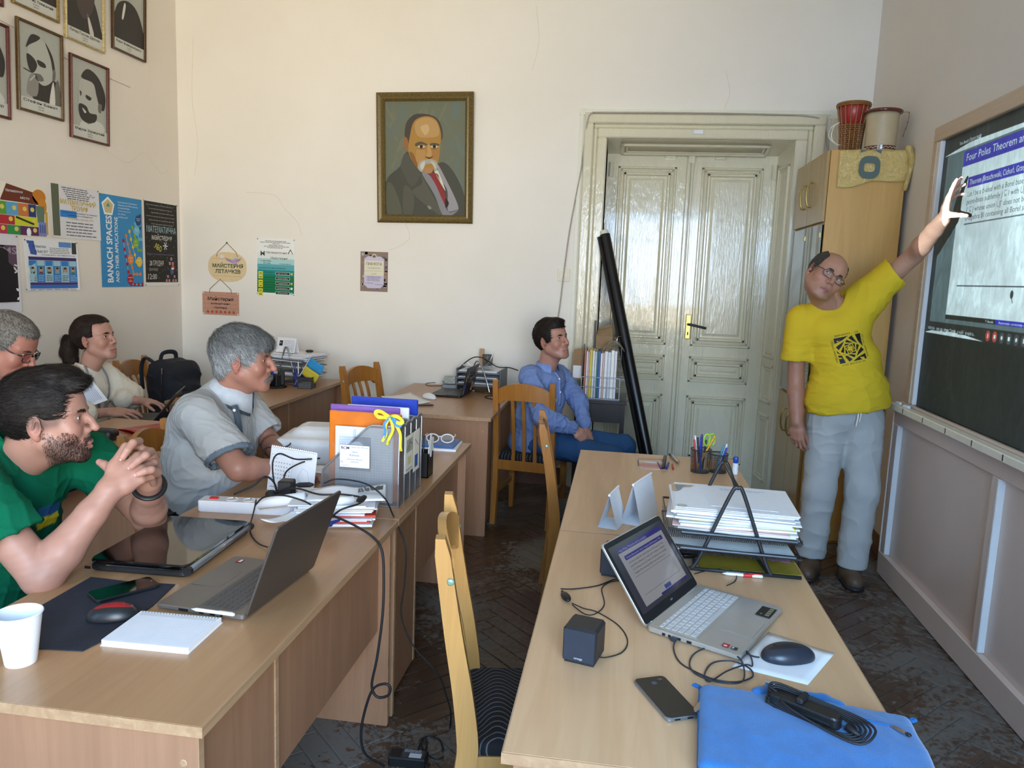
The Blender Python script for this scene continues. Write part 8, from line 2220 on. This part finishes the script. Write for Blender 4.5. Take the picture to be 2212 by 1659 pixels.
# painted portrait on the back wall
def painting(p,w,h):
 X= lambda x,y:((x-693)/930*w,(832-y)/1320*h)
 B= lambda pts,c,l,n=5:blob(p,[X(*q)for q in pts],c,l,n)
 p.rect(-w/2,-h/2,w/2,h/2,'#6c715f',1);rr_=random.Random(1)
 for k in range(70):
  x,y,a=rr_.uniform(260,1130),rr_.uniform(220,1250),rr_.uniform(.9,2.2);p.ell(*X(x,y),rr_.uniform(.03,.09),rr_.uniform(.008,.022),rr_.choice(('#737764','#6a7064','#767660','#687268','#70745e'))if x<900 else rr_.choice(('#66746e','#6a766c','#6e7464')),1.2+k*.01,12,rot=a)
 B([(235,1100),(400,920),(480,750),(560,850),(700,1000),(880,870),(1020,980),(1145,1250),(1150,1495),(240,1490)],'#4b4b42',2);B([(245,1130),(330,1170),(420,1480),(250,1480)],'#5c5b4b',3);B([(450,1150),(560,1250),(540,1480),(440,1480)],'#58574a',3)
 B([(470,760),(560,900),(640,1000),(540,1160),(430,980),(410,900)],'#54534a',4);B([(640,1010),(900,1480),(860,1490),(550,1230),(660,1120)],'#5a594d',4)
 B([(655,1000),(760,1040),(900,1300),(960,1440),(1080,1420),(1000,1490),(900,1490),(800,1250)],'#86858a',5);B([(840,900),(930,1060),(1060,1330),(1070,1430),(960,1440),(950,1200),(860,1050)],'#98979a',5);B([(750,1010),(840,1010),(880,1130),(960,1350),(930,1380),(820,1140)],'#8f2f30',6);B([(800,975),(840,970),(930,1200),(870,1110)],'#d6d2bf',6);B([(930,1290),(970,1350),(930,1400)],'#2a2222',7)
 B([(460,640),(470,440),(560,330),(700,320),(830,370),(890,500),(870,620),(700,500),(560,500),(510,650)],'#4a443c',4)
 B([(520,560),(570,400),(700,345),(820,390),(875,540),(865,700),(840,880),(760,990),(660,980),(570,900),(500,750)],'#a9803f',5);B([(580,420),(700,360),(820,410),(850,560),(700,590),(600,560)],'#b8935c',6);B([(640,470),(720,440),(740,510),(690,560)],'#c8a878',7);B([(445,590),(480,590),(500,660),(475,740),(450,690)],'#96673a',5);B([(510,760),(560,780),(610,930),(560,890)],'#8a5f2e',6);B([(600,720),(690,730),(700,800),(640,880),(590,850)],'#b58a52',6);B([(770,720),(850,730),(840,820),(790,830)],'#a87a44',6)
 B([(580,660),(640,635),(710,660),(715,680),(650,665),(590,690)],'#5b5240',8);B([(750,660),(800,650),(855,665),(850,680),(760,680)],'#5b5240',8)
 for(x,y)in((650,692),(800,692)):B([(x-42,y),(x,y-16),(x+42,y+2),(x,y+18)],'#cfc6ac',8);p.ell(*X(x,y),.013,.013,'#2b2420',9,12);B([(x-45,y+20),(x,y+34),(x+45,y+18),(x,y+24)],'#7e5c34',8)
 B([(722,680),(750,680),(770,790),(740,825),(695,800),(715,780)],'#bd9358',8);B([(690,800),(740,835),(790,800),(740,815)],'#5b3c24',9)
 B([(610,920),(640,860),(740,835),(820,860),(840,930),(810,980),(780,900),(740,890),(700,900),(660,985),(620,960)],'#a8a498',9);B([(640,900),(690,860),(680,930),(650,960)],'#cac6ba',10);B([(760,860),(810,890),(815,950),(780,900)],'#c2beb2',10);B([(680,945),(740,935),(780,960),(760,1000),(690,995)],'#ad8256',10)
 B([(720,1380),(760,1390),(765,1420),(740,1420)],'#8a877a',8)
t=framed('large framed oil painting of a moustached man in a dark coat and red tie',.745,.955,(-1.548,YB-.008,2.458),RB,'#6b5a30','#6c715f',painting,radians(.8),.062,.040,'painting',.035)
t.name='framed_painting'
# paper signs and posters on the back wall
t=thing('hanging_sign','oval cream paper sign of wood planks with a purple plane on the back wall','sign',(-3.163,YB-.001,1.59),rot=RB)
ov=[(.164*np.sign(cos(a))*abs(cos(a))**.8,.118*np.sign(sin(a))*abs(sin(a))**.85)for a in[2*pi*k/40 for k in range(40)]]
obj('card',MB().prism(ov,.002),plain('card_cream','#dcc59a',.7,vary=.05),t);pr=Print(lambda x,y,z:(x,y,.0021+z))
for k in range(4):pr.line([(-.14+.012*abs(k-1.5),-.07+.045*k),(.14-.012*abs(k-1.5),-.075+.045*k)],.0016,'#a8854e')
pr.text('МАЙСТЕРНЯ',.005,-.006,.030,'#1c4a3c','C',width=.26,bold=.045);pr.text('ЛІТАЧКІВ',.005,-.050,.030,'#1c4a3c','C',width=.215,bold=.045)
pr.poly([(-.02,.075),(.05,.052),(.125,.075),(.10,.045),(.05,.030),(.0,.048)],'#a58ab0');pr.poly([(.03,.055),(.075,.02),(.09,.03),(.06,.06)],'#b79cc0',2);pr.ell(.075,.065,.014,.008,'#8fb4cf',3);pr.ell(-.045,.082,.018,.014,'#dcd8d8');pr.ell(-.075,.105,.012,.010,'#dcd8d8');pr.build(t)
for(cz,ex,tz)in((0,.09,.19),):obj('string',MB().tube([(-ex,.08,.003),(-ex+.01,.115,.003),(0,tz,.003),(ex-.01,.115,.003),(ex,.08,.003)],.003,5),plain('string_tan','#9a7d56',.8),t)
obj('pin',MB().lathe([(.007,0),(.007,.006),(.003,.008)],8,Matrix.Translation((0,.19,0))),M['box_green'],t)
t=thing('hanging_sign','rectangular pinkish plank sign hanging below the oval one','sign',(-3.224,YB-.001,1.295),rot=RB)
obj('card',rbox(.315,.185,.002,.008),plain('card_pink','#c08f78',.7,vary=.06),t);pr=Print(lambda x,y,z:(x,y,.0021+z))
for k in range(5):pr.line([(-.15,-.07+.034*k),(.15,-.073+.034*k)],.0014,'#96664f')
pr.text('Майстерня',0,.024,.028,'#2a2426','C',width=.22,bold=.04);pr.text('новорічних',0,-.008,.016,'#2a2426','C',width=.165,bold=.04);pr.text('гірлянд',0,-.040,.016,'#2a2426','C',width=.11,bold=.04)
for k in range(7):pr.ell(-.11+.037*k,-.068,.010,.012,'#c2523e',2,12)
pr.build(t);obj('string',MB().tube([(-.095,.08,.003),(-.09,.115,.003),(0,.195,.003),(.09,.115,.003),(.095,.08,.003)],.003,5),M['string_tan'],t)
for(x,y)in((-.148,.083),(.148,.083),(-.148,-.083),(.148,-.083)):obj('pin',MB().lathe([(.006,0),(.006,.004)],8,Matrix.Translation((x,y,0))),M['cream_paper'],t)
o,p=poster('poster','green and white workshop programme poster on the back wall',.322,.447,(-2.752,YB-.0005,1.604),RB,'#e9eae6',tilt=-.01)
G_=['#dfe4e0','#a9cfd0','#5aa8b0','#1f8a86','#12794f','#117245','#117245']
for k in range(7):p.rect(-.155,-.205+.045*(6-k)-.0,.155,-.205+.045*(6-k)+.045,G_[k],1)
for k,(a,b_)in enumerate(((-.09,.09),(-.13,.13),(-.03,.03),(-.06,.06),(-.1,.11),(-.07,.07))):p.small(a,b_,.200-.0105*k,.0055,'#2a3038',2,seed=k)
p.text('Математична',-.085,.105,.017,'#15181c',width=.175,shear=.25);p.text('Майстерня',-.045,.062,.017,'#15181c',width=.14,shear=.25);p.text('M',-.128,.085,.040,'#e9eae6',bold=.02);p.text('M',-.128,.085,.040,'#3a3f44',layer=4);p.text('11 листопада',-.125,.042,.010,'#15181c',bold=.03);p.text('2017 року',-.105,.024,.010,'#15181c',bold=.03);p.poly([(.10,.105),(.122,.145),(.145,.105),(.14,.105),(.122,.135),(.106,.105)],'#15181c',3);p.small(-.14,.10,-.012,.006,'#15302c',2,seed=9);p.small(.03,.13,.025,.005,'#15302c',2,seed=8)
for k in range(3):
 for q in range(2):p.rect(-.145,-.065-.068*k-.030*q,-.108,-.038-.068*k-.030*q,'#e0d63c',2);p.rect(-.138,-.056-.068*k-.030*q,-.115,-.050-.068*k-.030*q,'#4a4a20',3)
for k,s_ in enumerate(('Графік знань','Кубик Рубіка','Головоломки','Експериментально','Фіналка')):y=-.050-.0385*k;p.rect(.0,y-.012,.118,y+.012,'#c9d6cc',2);p.rect(.003,y-.009,.115,y+.009,'#15231c',3);p.text(s_,.059,y-.004,.008,'#e6ece6','C',width=.085,layer=4);p.ell(.134,y,.010,.010,('#c8b24a','#4a6a3a','#c2a878','#dfe3e0','#7cc0d8')[k],3)
for k in range(9):p.small(-.095,-.005,-.045-.020*k,.006,'#0c4a30',2,seed=k+20)
p.build(o)
o,p=poster('certificate','small certificate with a photo-collage border under the painting',.222,.307,(-1.941,YB-.0005,1.597),RB,'#8a7468',cat='certificate',pins=False)
rr_=random.Random(5)
for k in range(60):x,y=rr_.uniform(-.105,.095),rr_.uniform(-.148,.138);p.rect(x,y,x+rr_.uniform(.01,.03),y+rr_.uniform(.008,.022),rr_.choice(('#5a5668','#8a4a3e','#b9b4b0','#6f8aa0','#c8bfae','#3c3a44','#a8886a','#7d90a8')),1)
p.poly([(-.08,-.10),(-.05,-.128),(.05,-.128),(.08,-.10),(.08,.10),(.05,.118),(-.05,.118),(-.08,.10)],'#c9c2d8',3);p.rect(-.078,-.03,.078,.085,'#dedac2',4);p.ell(0,.118,.020,.020,'#d8c89a',5);p.ell(0,.118,.013,.010,'#5d6478',6)
p.text('ГРАМОТА',0,.050,.021,'#3a3024','C',width=.125,layer=6);p.text('НАГОРОДЖУЄТЬСЯ',0,.024,.007,'#54483a','C',width=.10,layer=6);p.line([(-.07,.006),(.07,.006)],.0012,'#8a7e68',6);p.text('за участь',0,-.020,.007,'#54483a','C',layer=6)
for k in range(4):p.small(-.055,.055,-.040-.010*k,.005,'#6a6478',6,seed=k)
p.small(-.07,.0,-.09,.005,'#6a6478',6,seed=7);p.small(.01,.07,-.10,.005,'#6a6478',6,seed=6);p.build(o)
# posters on the left wall
o,p=poster('poster','bright blue conference poster with white vertical lettering on the left wall',.465,.635,(PX,5.115,1.738),RL,'#2a86c0')
W_='#e8eef2'
p.text('BANACH SPACES',-.115,-.285,.062,W_,rot=pi/2,width=.46,bold=.05);p.text('AND THEIR APPLICATIONS',-.050,-.285,.036,W_,rot=pi/2,width=.455,bold=.03)
pent=[(-.145+.072*cos(pi/2+2*pi*k/5),.235+.068*sin(pi/2+2*pi*k/5))for k in range(5)];p.poly(pent,W_);pent=[(-.145+.055*cos(pi/2+2*pi*k/5),.235+.052*sin(pi/2+2*pi*k/5))for k in range(5)];p.poly(pent,'#c8b88c',2);p.poly([(-.145,.265),(-.165,.235),(-.125,.235)],'#4a9a8a',3)
for k,s_ in enumerate(('International Conference','dedicated to the 70th anniversary','of Anatolij Plichko')):p.text(s_,-.04,.272-.020*k,.011,W_,width=(.215,.225,.13)[k])
p.line([(-.04,.215),(.10,.215)],.002,W_);p.text('Lviv, Ukraine',-.04,.190,.011,W_);p.text('26–29 June, 2019',-.04,.168,.011,W_)
nodes={'r':'#a8182c','o':'#dd8438','y':'#e2c03a','g':'#7cae2e','b':'#6fb8d8','d':'#1d4a7c'}
def chain_(pts,c):
 p.line(pts,.003,W_,2)
 for q in pts:p.ell(*q,.013,.014,nodes[c],3,14)
chain_([(.01,.01),(.02,-.05),(.03,-.10),(.045,-.155),(.055,-.21),(.085,-.30),(.125,-.30),(.17,-.30),(.215,-.30)],'r');chain_([(.04,.045),(.055,-.01),(.075,-.065),(.10,-.175),(.115,-.225),(.155,-.225),(.195,-.225)],'o');chain_([(.08,.08),(.095,.025),(.115,-.03),(.135,-.085),(.15,-.135),(.21,-.135)],'y');chain_([(.115,.11),(.14,.055),(.175,-.05),(.21,-.05)],'g');chain_([(.15,.14),(.19,.03),(.215,.03)],'b');chain_([(.21,.20),(.185,.165),(.205,.11)],'d')
for(x,y,c,s1)in((.075,-.262,'r',('OPERATORS','&','HILBERT')),(.085,-.120,'o',('GEOMETRY','OF','SPACES')),(.185,-.135,'y',('TOPOLOGY','&','SETS')),(.15,.0,'g',('REAL','&','COMPLEX')),(.165,.09,'b',('FUNCTION','SPACES')),(.185,.165,'d',('BANACH','SPACES'))):
 p.ell(x,y,.034,.038,nodes[c],4)
 for k,s_ in enumerate(s1):p.text(s_,x,y+.008-.013*k,.008,W_,'C',layer=6)
p.build(o)
o,p=poster('poster','black maths contest poster with snow print nearest the room corner',.445,.64,(PX,5.590,1.745),RL,'#e4e2de')
p.rect(-.215,-.292,.21,.312,'#22211f',1);rr_=random.Random(2)
for k in range(90):x,y=rr_.uniform(-.2,.2),rr_.uniform(-.285,.30);p.ell(x,y,.0022,.0026,'#c8c6c0',2,6)
for k in range(6):p.small(-.19+.03*(k%3),.18,.285-.028*k,.008,'#8d8a84',2,seed=k)
p.text('МАТЕМАТИЧНА',0,.085,.048,'#a9c8d4','C',width=.38);p.text('майстерня',.0,.030,.044,'#d8d6d0','C',width=.26,shear=.1);p.text('АБО',-.10,-.03,.042,'#d8cc5a',width=.09,rot=-.35,bold=.03)
for k in range(3):p.line([(.045+.032*cos(k*pi/3),-.012+.032*sin(k*pi/3)),(.045-.032*cos(k*pi/3),-.012-.032*sin(k*pi/3))],.006,W_)
p.text('День математичних розваг',-.18,-.085,.014,'#7a7488',width=.34);p.text('28 ГРУДНЯ',-.165,-.165,.038,'#d8d6d0',width=.18);p.text('2019 РОКУ',-.17,-.205,.020,'#b8b6b0',width=.11);p.text('12:00',-.185,-.268,.042,'#d8d6d0',width=.11)
for(x,y,s_)in((.12,-.13,1),(.07,-.265,.9),(.16,-.265,.9)):
 for q in((-.02,-.015),(.02,-.015),(0,.02)):p.ell(x+q[0]*s_,y+q[1]*s_,.014*s_,.013*s_,'#c8a0a4',3,10);p.ell(x+q[0]*s_,y+q[1]*s_,.007*s_,.006*s_,'#a8404a',4,8)
p.ell(.125,-.205,.022,.030,'#4a5a8a',3);p.ell(.140,-.175,.022,.018,'#c8463e',4);p.ell(.135,-.185,.018,.008,W_,5);p.build(o)
o,p=poster('poster','white landscape award poster with gold title and green strip on the left wall',.445,.335,(PX,4.655,1.903),RL,'#d9d9de',curl=.006)
p.rect(-.222,-.155,-.155,.165,'#5d6350',1);p.rect(-.15,-.035,.0,.008,'#2f7fd0',1)
for k in range(6):p.small(-.13+.01*k,.12,.148-.013*k,.0075,'#3a3e48',2,seed=k)
p.text('МАТЕМАТИЧНИЙ',.02,.048,.030,'#c0a428','C',width=.33,bold=.03);p.text('ТРІУМФ',.03,.012,.030,'#c0a428','C',width=.16,bold=.03);p.text('за перемогу в номінації та конкурсі',.03,-.008,.010,'#1f3a68','C',width=.33);p.text('з математики та кібернетики',.03,-.024,.010,'#1f3a68','C',width=.24);p.text('5 березня, червень 2016',.04,-.045,.010,'#b89c30','C',width=.24)
for k in range(5):p.small(-.10,.18-.02*(k%2),-.070-.020*k,.010,'#5a5e6c',2,seed=k+5)
p.line([(.12,.10),(.14,.13),(.16,.11),(.18,.12)],.003,'#44485a');p.build(o)
o,p=poster('poster','white landscape programme poster with a row of six small portraits',.458,.312,(PX,4.420,1.560),RL,'#e2e4e8',curl=.012)
p.poly([(-.21,.145),(-.15,.145),(-.14,.10),(-.13,.085),(-.13,.06),(-.18,.065),(-.19,.10)],'#3a5aa8');p.text('Математика',-.165,.105,.018,'#3a4a6a',width=.11,shear=.2);p.text('Львів 2019',-.13,.075,.018,'#3a4a6a',width=.09,shear=.2);p.rect(.06,.115,.17,.148,'#5a8ac8');p.rect(.175,.075,.215,.148,'#3a3a3e');p.text('15 жовтня 2019 р., вул. Університетська',-.09,.060,.008,'#26282e',width=.29)
for k in range(4):p.small(-.02,.16,.105-.010*k,.006,'#7a8090',2,seed=k)
p.rect(-.205,.030,.21,.050,'#3a2a6a',1);p.rect(-.205,-.120,.21,-.106,'#4a2a72',1);p.rect(-.205,-.142,.21,-.121,'#2f6fc0',1)
for k in range(6):
 x=-.205+.0692*k;p.rect(x,-.105,x+.0692,.028,('#9fc6d4','#2f7cc4')[k%2],1);p.rect(x+.004,-.004,x+.065,.028,('#2f7cc4','#9fc6d4')[k%2],2)
 p.rect(x+.014,-.052,x+.056,-.010,'#8a9088',3);p.ell(x+.035,-.028,.010,.013,'#c09884',4,12);p.ell(x+.035,-.018,.011,.007,'#2a2420',5,10);p.rect(x+.020,-.052,x+.050,-.040,('#3a4048','#7a4038','#4a4a50','#7aa0b0','#a8b8c8','#3a7a6a')[k],4)
 for q in range(4):p.small(x+.010,x+.062,-.066-.010*q,.006,('#3a4a58','#a8c4dc')[k%2],3,seed=k*5+q)
for k in range(6):p.small(-.20+.07*k,-.15+.07*k,-.152,.006,'#8a8c94',2,seed=k)
p.build(o)
t=thing('paper_house','colourful cut-out paper house with an autumn tree on the left wall','poster',(PX,4.20,1.865),rot=RL)
obj('card',MB().prism([(-.36,-.13),(.195,-.13),(.21,-.08),(.20,.05),(.19,.10),(.15,.155),(.10,.150),(.07,.135),(-.10,.155),(-.13,.165),(-.36,.16)],.002),M['cream_paper'],t)
p=Print(lambda x,y,z:(x,y,.0021+z));p.poly([(-.36,.06),(-.17,.06),(-.12,.158),(.08,.128),(.13,.06),(-.18,.06)],'#6a3020');p.poly([(-.17,.065),(.13,.055),(.06,.13),(-.12,.155)],'#6a3020',2);p.text('Математичне',-.13,.112,.016,W_,width=.13,layer=5);p.text('місто',-.02,.080,.016,W_,width=.07,layer=5)
p.ell(.13,.105,.055,.045,'#c47a26',2);p.ell(.155,.05,.035,.05,'#c8862e',2.4);p.poly([(.10,.05),(.17,.05),(.165,-.06),(.11,-.05)],'#5f7a68',2.7);p.rect(.115,-.13,.18,-.045,'#7a86c0',3);p.rect(.175,-.12,.195,.02,'#c8a040',2)
for(x0,y0,x1,y1,c)in((-.36,-.02,-.13,.055,'#5a9a3a'),(-.13,-.02,-.04,.055,'#5aa0c8'),(-.04,-.02,.04,.055,'#c8733e'),(.04,-.02,.10,.055,'#263a70'),(-.36,-.075,-.07,-.022,'#b02a34'),(-.07,-.075,.11,-.022,'#c8cc2e'),(-.36,-.13,-.13,-.077,'#b03a4e'),(-.13,-.13,-.03,-.077,'#2f8a48'),(-.03,-.13,.115,-.077,'#5a2a58')):p.rect(x0,y0,x1,y1,c,3);p.ell(x1-.03,(y0+y1)/2+.006,.016,.014,'#d8c860',4,10)
p.line([(-.06,-.028),(.08,-.062)],.012,'#2a3020',5);p.ell(.035,-.112,.018,.026,W_,5)
for k in range(3):p.rect(.125+.018*k,-.11,.135+.018*k,-.06,'#4a5a98',4)
p.build(t)
o,p=poster('poster','black maths magic poster with pale lettering cut by the left picture edge',.50,.45,(PX,3.895,1.505),RL,'#d4d4dc',curl=.008)
p.rect(-.245,-.165,.235,.165,'#17151a',1);p.poly([(.0,.165),(.235,.165),(.235,.03),(.1,.05)],'#5a4458',2);p.ell(.19,.10,.03,.03,'#a888a8',3);p.text('PROBLEMS',.235,.115,.040,'#9a8a98','R',width=.40,bold=.03,layer=4);p.text('MATHS',.235,.005,.052,'#d8d4da','R',width=.30,bold=.04,layer=4);p.text('MAGIC',.235,-.155,.075,'#e4e2e6','R',width=.37,bold=.05,layer=4)
p.poly([(.03,-.03),(.14,-.02),(.22,-.05),(.225,-.065),(.16,-.062),(.19,-.085),(.15,-.105),(.08,-.085),(.03,-.08)],'#c09a94',3);p.build(o)
# ------------------------------------------------------------------ projector at the left (outside the view) throwing the slide on the board
LP=Vector((-1.95,.85,1.42));BXP=1.58;SF=.055
t=NT('slide_film');t.t.nodes.remove(t.b);at=t.n('ShaderNodeAttribute',attribute_name='Col');tr=t.n('ShaderNodeBsdfTransparent');t.l(at.outputs[0],tr.inputs[0]);t.l(tr.outputs[0],t.t.nodes['Material Output'].inputs[0]);M['slide_film']=t.m
def bxf(x,y,z):p=Vector((BXP,-x,y)); return tuple(LP+(p-LP)*(SF+z*.02))
def pane(p,x0,y0,x1,y1,texts,col,layer=0):
 """film pane with letters cut out of it"""
 bm=bmesh.new()
 def loop(pts):
  vs=[bm.verts.new((a,b,0))for a,b in pts]
  for i in range(len(vs)):bm.edges.new((vs[i-1],vs[i]))
 loop([(x0,y0),(x1,y0),(x1,y1),(x0,y1)])
 for(s_,x,y,size,width)in texts:
  v,f=text_mesh(s_);k=size/.727;w0=v[:,0].max()-v[:,0].min();kx=width/w0;xm=v[:,0].min();ec={}
  for q in f:
   for a,b in zip(q,q[1:]+q[:1]):e=(min(a,b),max(a,b));ec[e]=ec.get(e,0)+1
  nv={}
  for(a,b),c in ec.items():
   if c==1:
    for i in(a,b):
     if i not in nv:nv[i]=bm.verts.new((x+(v[i,0]-xm)*kx,y+v[i,1]*k,0))
    if bm.edges.get((nv[a],nv[b]))is None:bm.edges.new((nv[a],nv[b]))
 bmesh.ops.triangle_fill(bm,use_beauty=False,use_dissolve=False,edges=bm.edges[:])
 bm.verts.index_update()
 p.mb.add([bxf(v.co.x,v.co.y,layer*p.STEP)for v in bm.verts],[tuple(v.index for v in q.verts)for q in bm.faces], None,lin(col));bm.free()
p=Print(bxf);x0,x1,y0,y1=-4.09,-3.0,1.475,2.28;DK='#1d1d1c'
pane(p,-4.335,2.287,-2.5,2.36,[('Taras Banakh (Презентація)',-4.158,2.318,.016,.235)],DK);p.rect(-4.274,2.298,-4.236,2.346,'#c8b030',3)
p.rect(-4.335,1.455,-4.282,2.287,DK);p.rect(-4.282,1.455,x0,2.287,'#6f7a7c');p.rect(x0,2.277,-2.7,2.287,'#6f7a7c');p.rect(x0,1.455,-2.7,1.475,'#6f7a7c');p.rect(x1,1.475,-2.7,2.277,'#6f7a7c');p.rect(-2.7,1.455,-2.5,2.287,DK)
pane(p,x0,2.205,x1,2.277,[('Four Poles Theorem and its corollary',-4.055,2.228,.036,.88)],'#3a2fb8')
pane(p,-4.01,2.097,-3.06,2.147,[('Theorem (Brzuchowski, Cichoń, Grzegorek, Ryll-Nardzewski, 1979)',-3.99,2.110,.026,.90)],'#3a2fb8')
for s_,y,w in(('Let I be a σ-ideal with a Borel base on a Polish space X. Any',2.056,.90),('point-finite subfamily J ⊆ I with ⋃J ∉ I contains a subfamily',2.020,.93),('J′ ⊆ J whose union ⋃J′ does not belong to the smallest',1.982,.87),('σ-algebra BI containing all Borel sets and all sets of I.',1.946,.86)):p.text(s_,-3.995,y,.025,'#1a1a20',width=w,layer=2)
p.line([(-4.0,1.928),(-3.06,1.928)],.006,'#5a626c',2);p.line([(-4.0,1.638),(-3.06,1.638)],.006,'#3a424c',2);p.line([(-3.06,1.638),(-3.06,2.1)],.005,'#8a929c',2);p.ell(-3.455,1.605,.014,.018,'#3a3a40',2);p.ell(-3.455,1.605,.009,.012,'#e8e8e8',3)if 0 else None;p.line([(-3.45,1.588),(-3.442,1.570)],.006,'#3a3a40',2)
pane(p,x0,1.475,-3.568,1.497,[('T. Banakh',-3.66,1.480,.010,.075)],'#141414');pane(p,-3.568,1.475,x1,1.497,[('Automatic continuity of homomorphisms',-3.54,1.480,.011,.40)],'#2a22c8')
pane(p,-4.335,1.395,-3.66,1.455,[('19:18 | Конференція, напрям "Теорія функцій і функціона...',-4.29,1.414,.015,.54)],DK)
xs=[-3.66,-3.59,-3.53,-3.46,-3.40,-3.34,-3.28]
for k in range(6):
 cx_=(-3.62,-3.557,-3.494,-3.432,-3.371,-3.312)[k];ring=[(cx_+.021*cos(2*pi*q/20),1.423+.023*sin(2*pi*q/20))for q in range(20)]
 bm=bmesh.new();
 for pts in([(xs[k],1.395),(xs[k+1],1.395),(xs[k+1],1.455),(xs[k],1.455)],ring):
  vs=[bm.verts.new((a,b,0))for a,b in pts]
  for i in range(len(vs)):bm.edges.new((vs[i-1],vs[i]))
 bmesh.ops.triangle_fill(bm,use_beauty=False,edges=bm.edges[:]);bm.verts.index_update();p.mb.add([bxf(v.co.x,v.co.y,0)for v in bm.verts],[tuple(v.index for v in q.verts)for q in bm.faces], None,lin(DK));bm.free()
 sy=('✕','◫','☺','▣','✋','⋮')[k]
 c='#e0483e' if k<2 else '#4a4e54'
 bm=bmesh.new();vs=[bm.verts.new((a,b,0))for a,b in ring]
 for i in range(20):bm.edges.new((vs[i-1],vs[i]))
 s_=.008
 inner=([(-s_,-s_),(s_,-s_),(s_,s_),(-s_,s_)],[(-.5*s_,-1.2*s_),(.5*s_,-1.2*s_),(.5*s_,1.2*s_),(-.5*s_,1.2*s_)],[(s_*cos(2*pi*q/12),s_*1.1*sin(2*pi*q/12))for q in range(12)])[(1,0,2,0,2,1)[k]]
 vs=[bm.verts.new((cx_+a,1.423+b,0))for a,b in inner]
 for i in range(len(vs)):bm.edges.new((vs[i-1],vs[i]))
 bmesh.ops.triangle_fill(bm,use_beauty=False,edges=bm.edges[:]);bm.verts.index_update();p.mb.add([bxf(v.co.x,v.co.y,0)for v in bm.verts],[tuple(v.index for v in q.verts)for q in bm.faces], None,lin(c));bm.free()
p.rect(-3.28,1.395,-2.5,1.455,DK)
pj=thing('projector','white video projector on a stand left of the camera throwing the slide','projector',tuple(LP))
fo=obj('slide',p.mb,M['slide_film'],pj);fo.location=(-LP.x,-LP.y,-LP.z)
hx=(BXP-LP.x)*SF
def q_(x,y):v=Vector(bxf(x,y,0))-LP; return v
A_,B_=q_(-4.335,1.395),q_(-2.5,2.36)
ya,yb_=sorted((A_.y,B_.y));za,zb_=sorted((A_.z,B_.z));m=MB();e=.10
m.bx(hx-.001,hx+.001,ya-e,ya,za-e,zb_+e).bx(hx-.001,hx+.001,yb_,yb_+e,za-e,zb_+e).bx(hx-.001,hx+.001,ya,yb_,za-e,za).bx(hx-.001,hx+.001,ya,yb_,zb_,zb_+e)
m.bx(-.12,hx,ya-e-.005,ya-e,za-e,zb_+e).bx(-.12,hx,yb_+e,yb_+e+.005,za-e,zb_+e).bx(-.12,hx,ya-e,yb_+e,za-e-.005,za-e).bx(-.12,hx,ya-e,yb_+e,zb_+e,zb_+e+.005).bx(-.125,-.12,ya-e,yb_+e,za-e,zb_+e)
obj('housing',m,M['white_plastic'],pj)
obj('stand',MB().tube([(0,.1,za-e-.005),(0,.1,-LP.z+.02)],.02,10).lathe([(.18,-LP.z),(.18,-LP.z+.02)],20,Matrix.Translation((0,.1,0))),M['black_plastic'],pj)
l=bpy.data.lights.new('projector_lamp','SPOT');l.energy=10000;l.color=(.80,.90,1.0);l.spot_size=radians(60);l.spot_blend=0;l.shadow_soft_size=.00012
lo=bpy.data.objects.new('projector_lamp',l);COL.objects.link(lo);lo.location=LP;lo.rotation_euler=(Vector((BXP,3.4,1.9))-LP).to_track_quat('-Z','Y').to_euler()
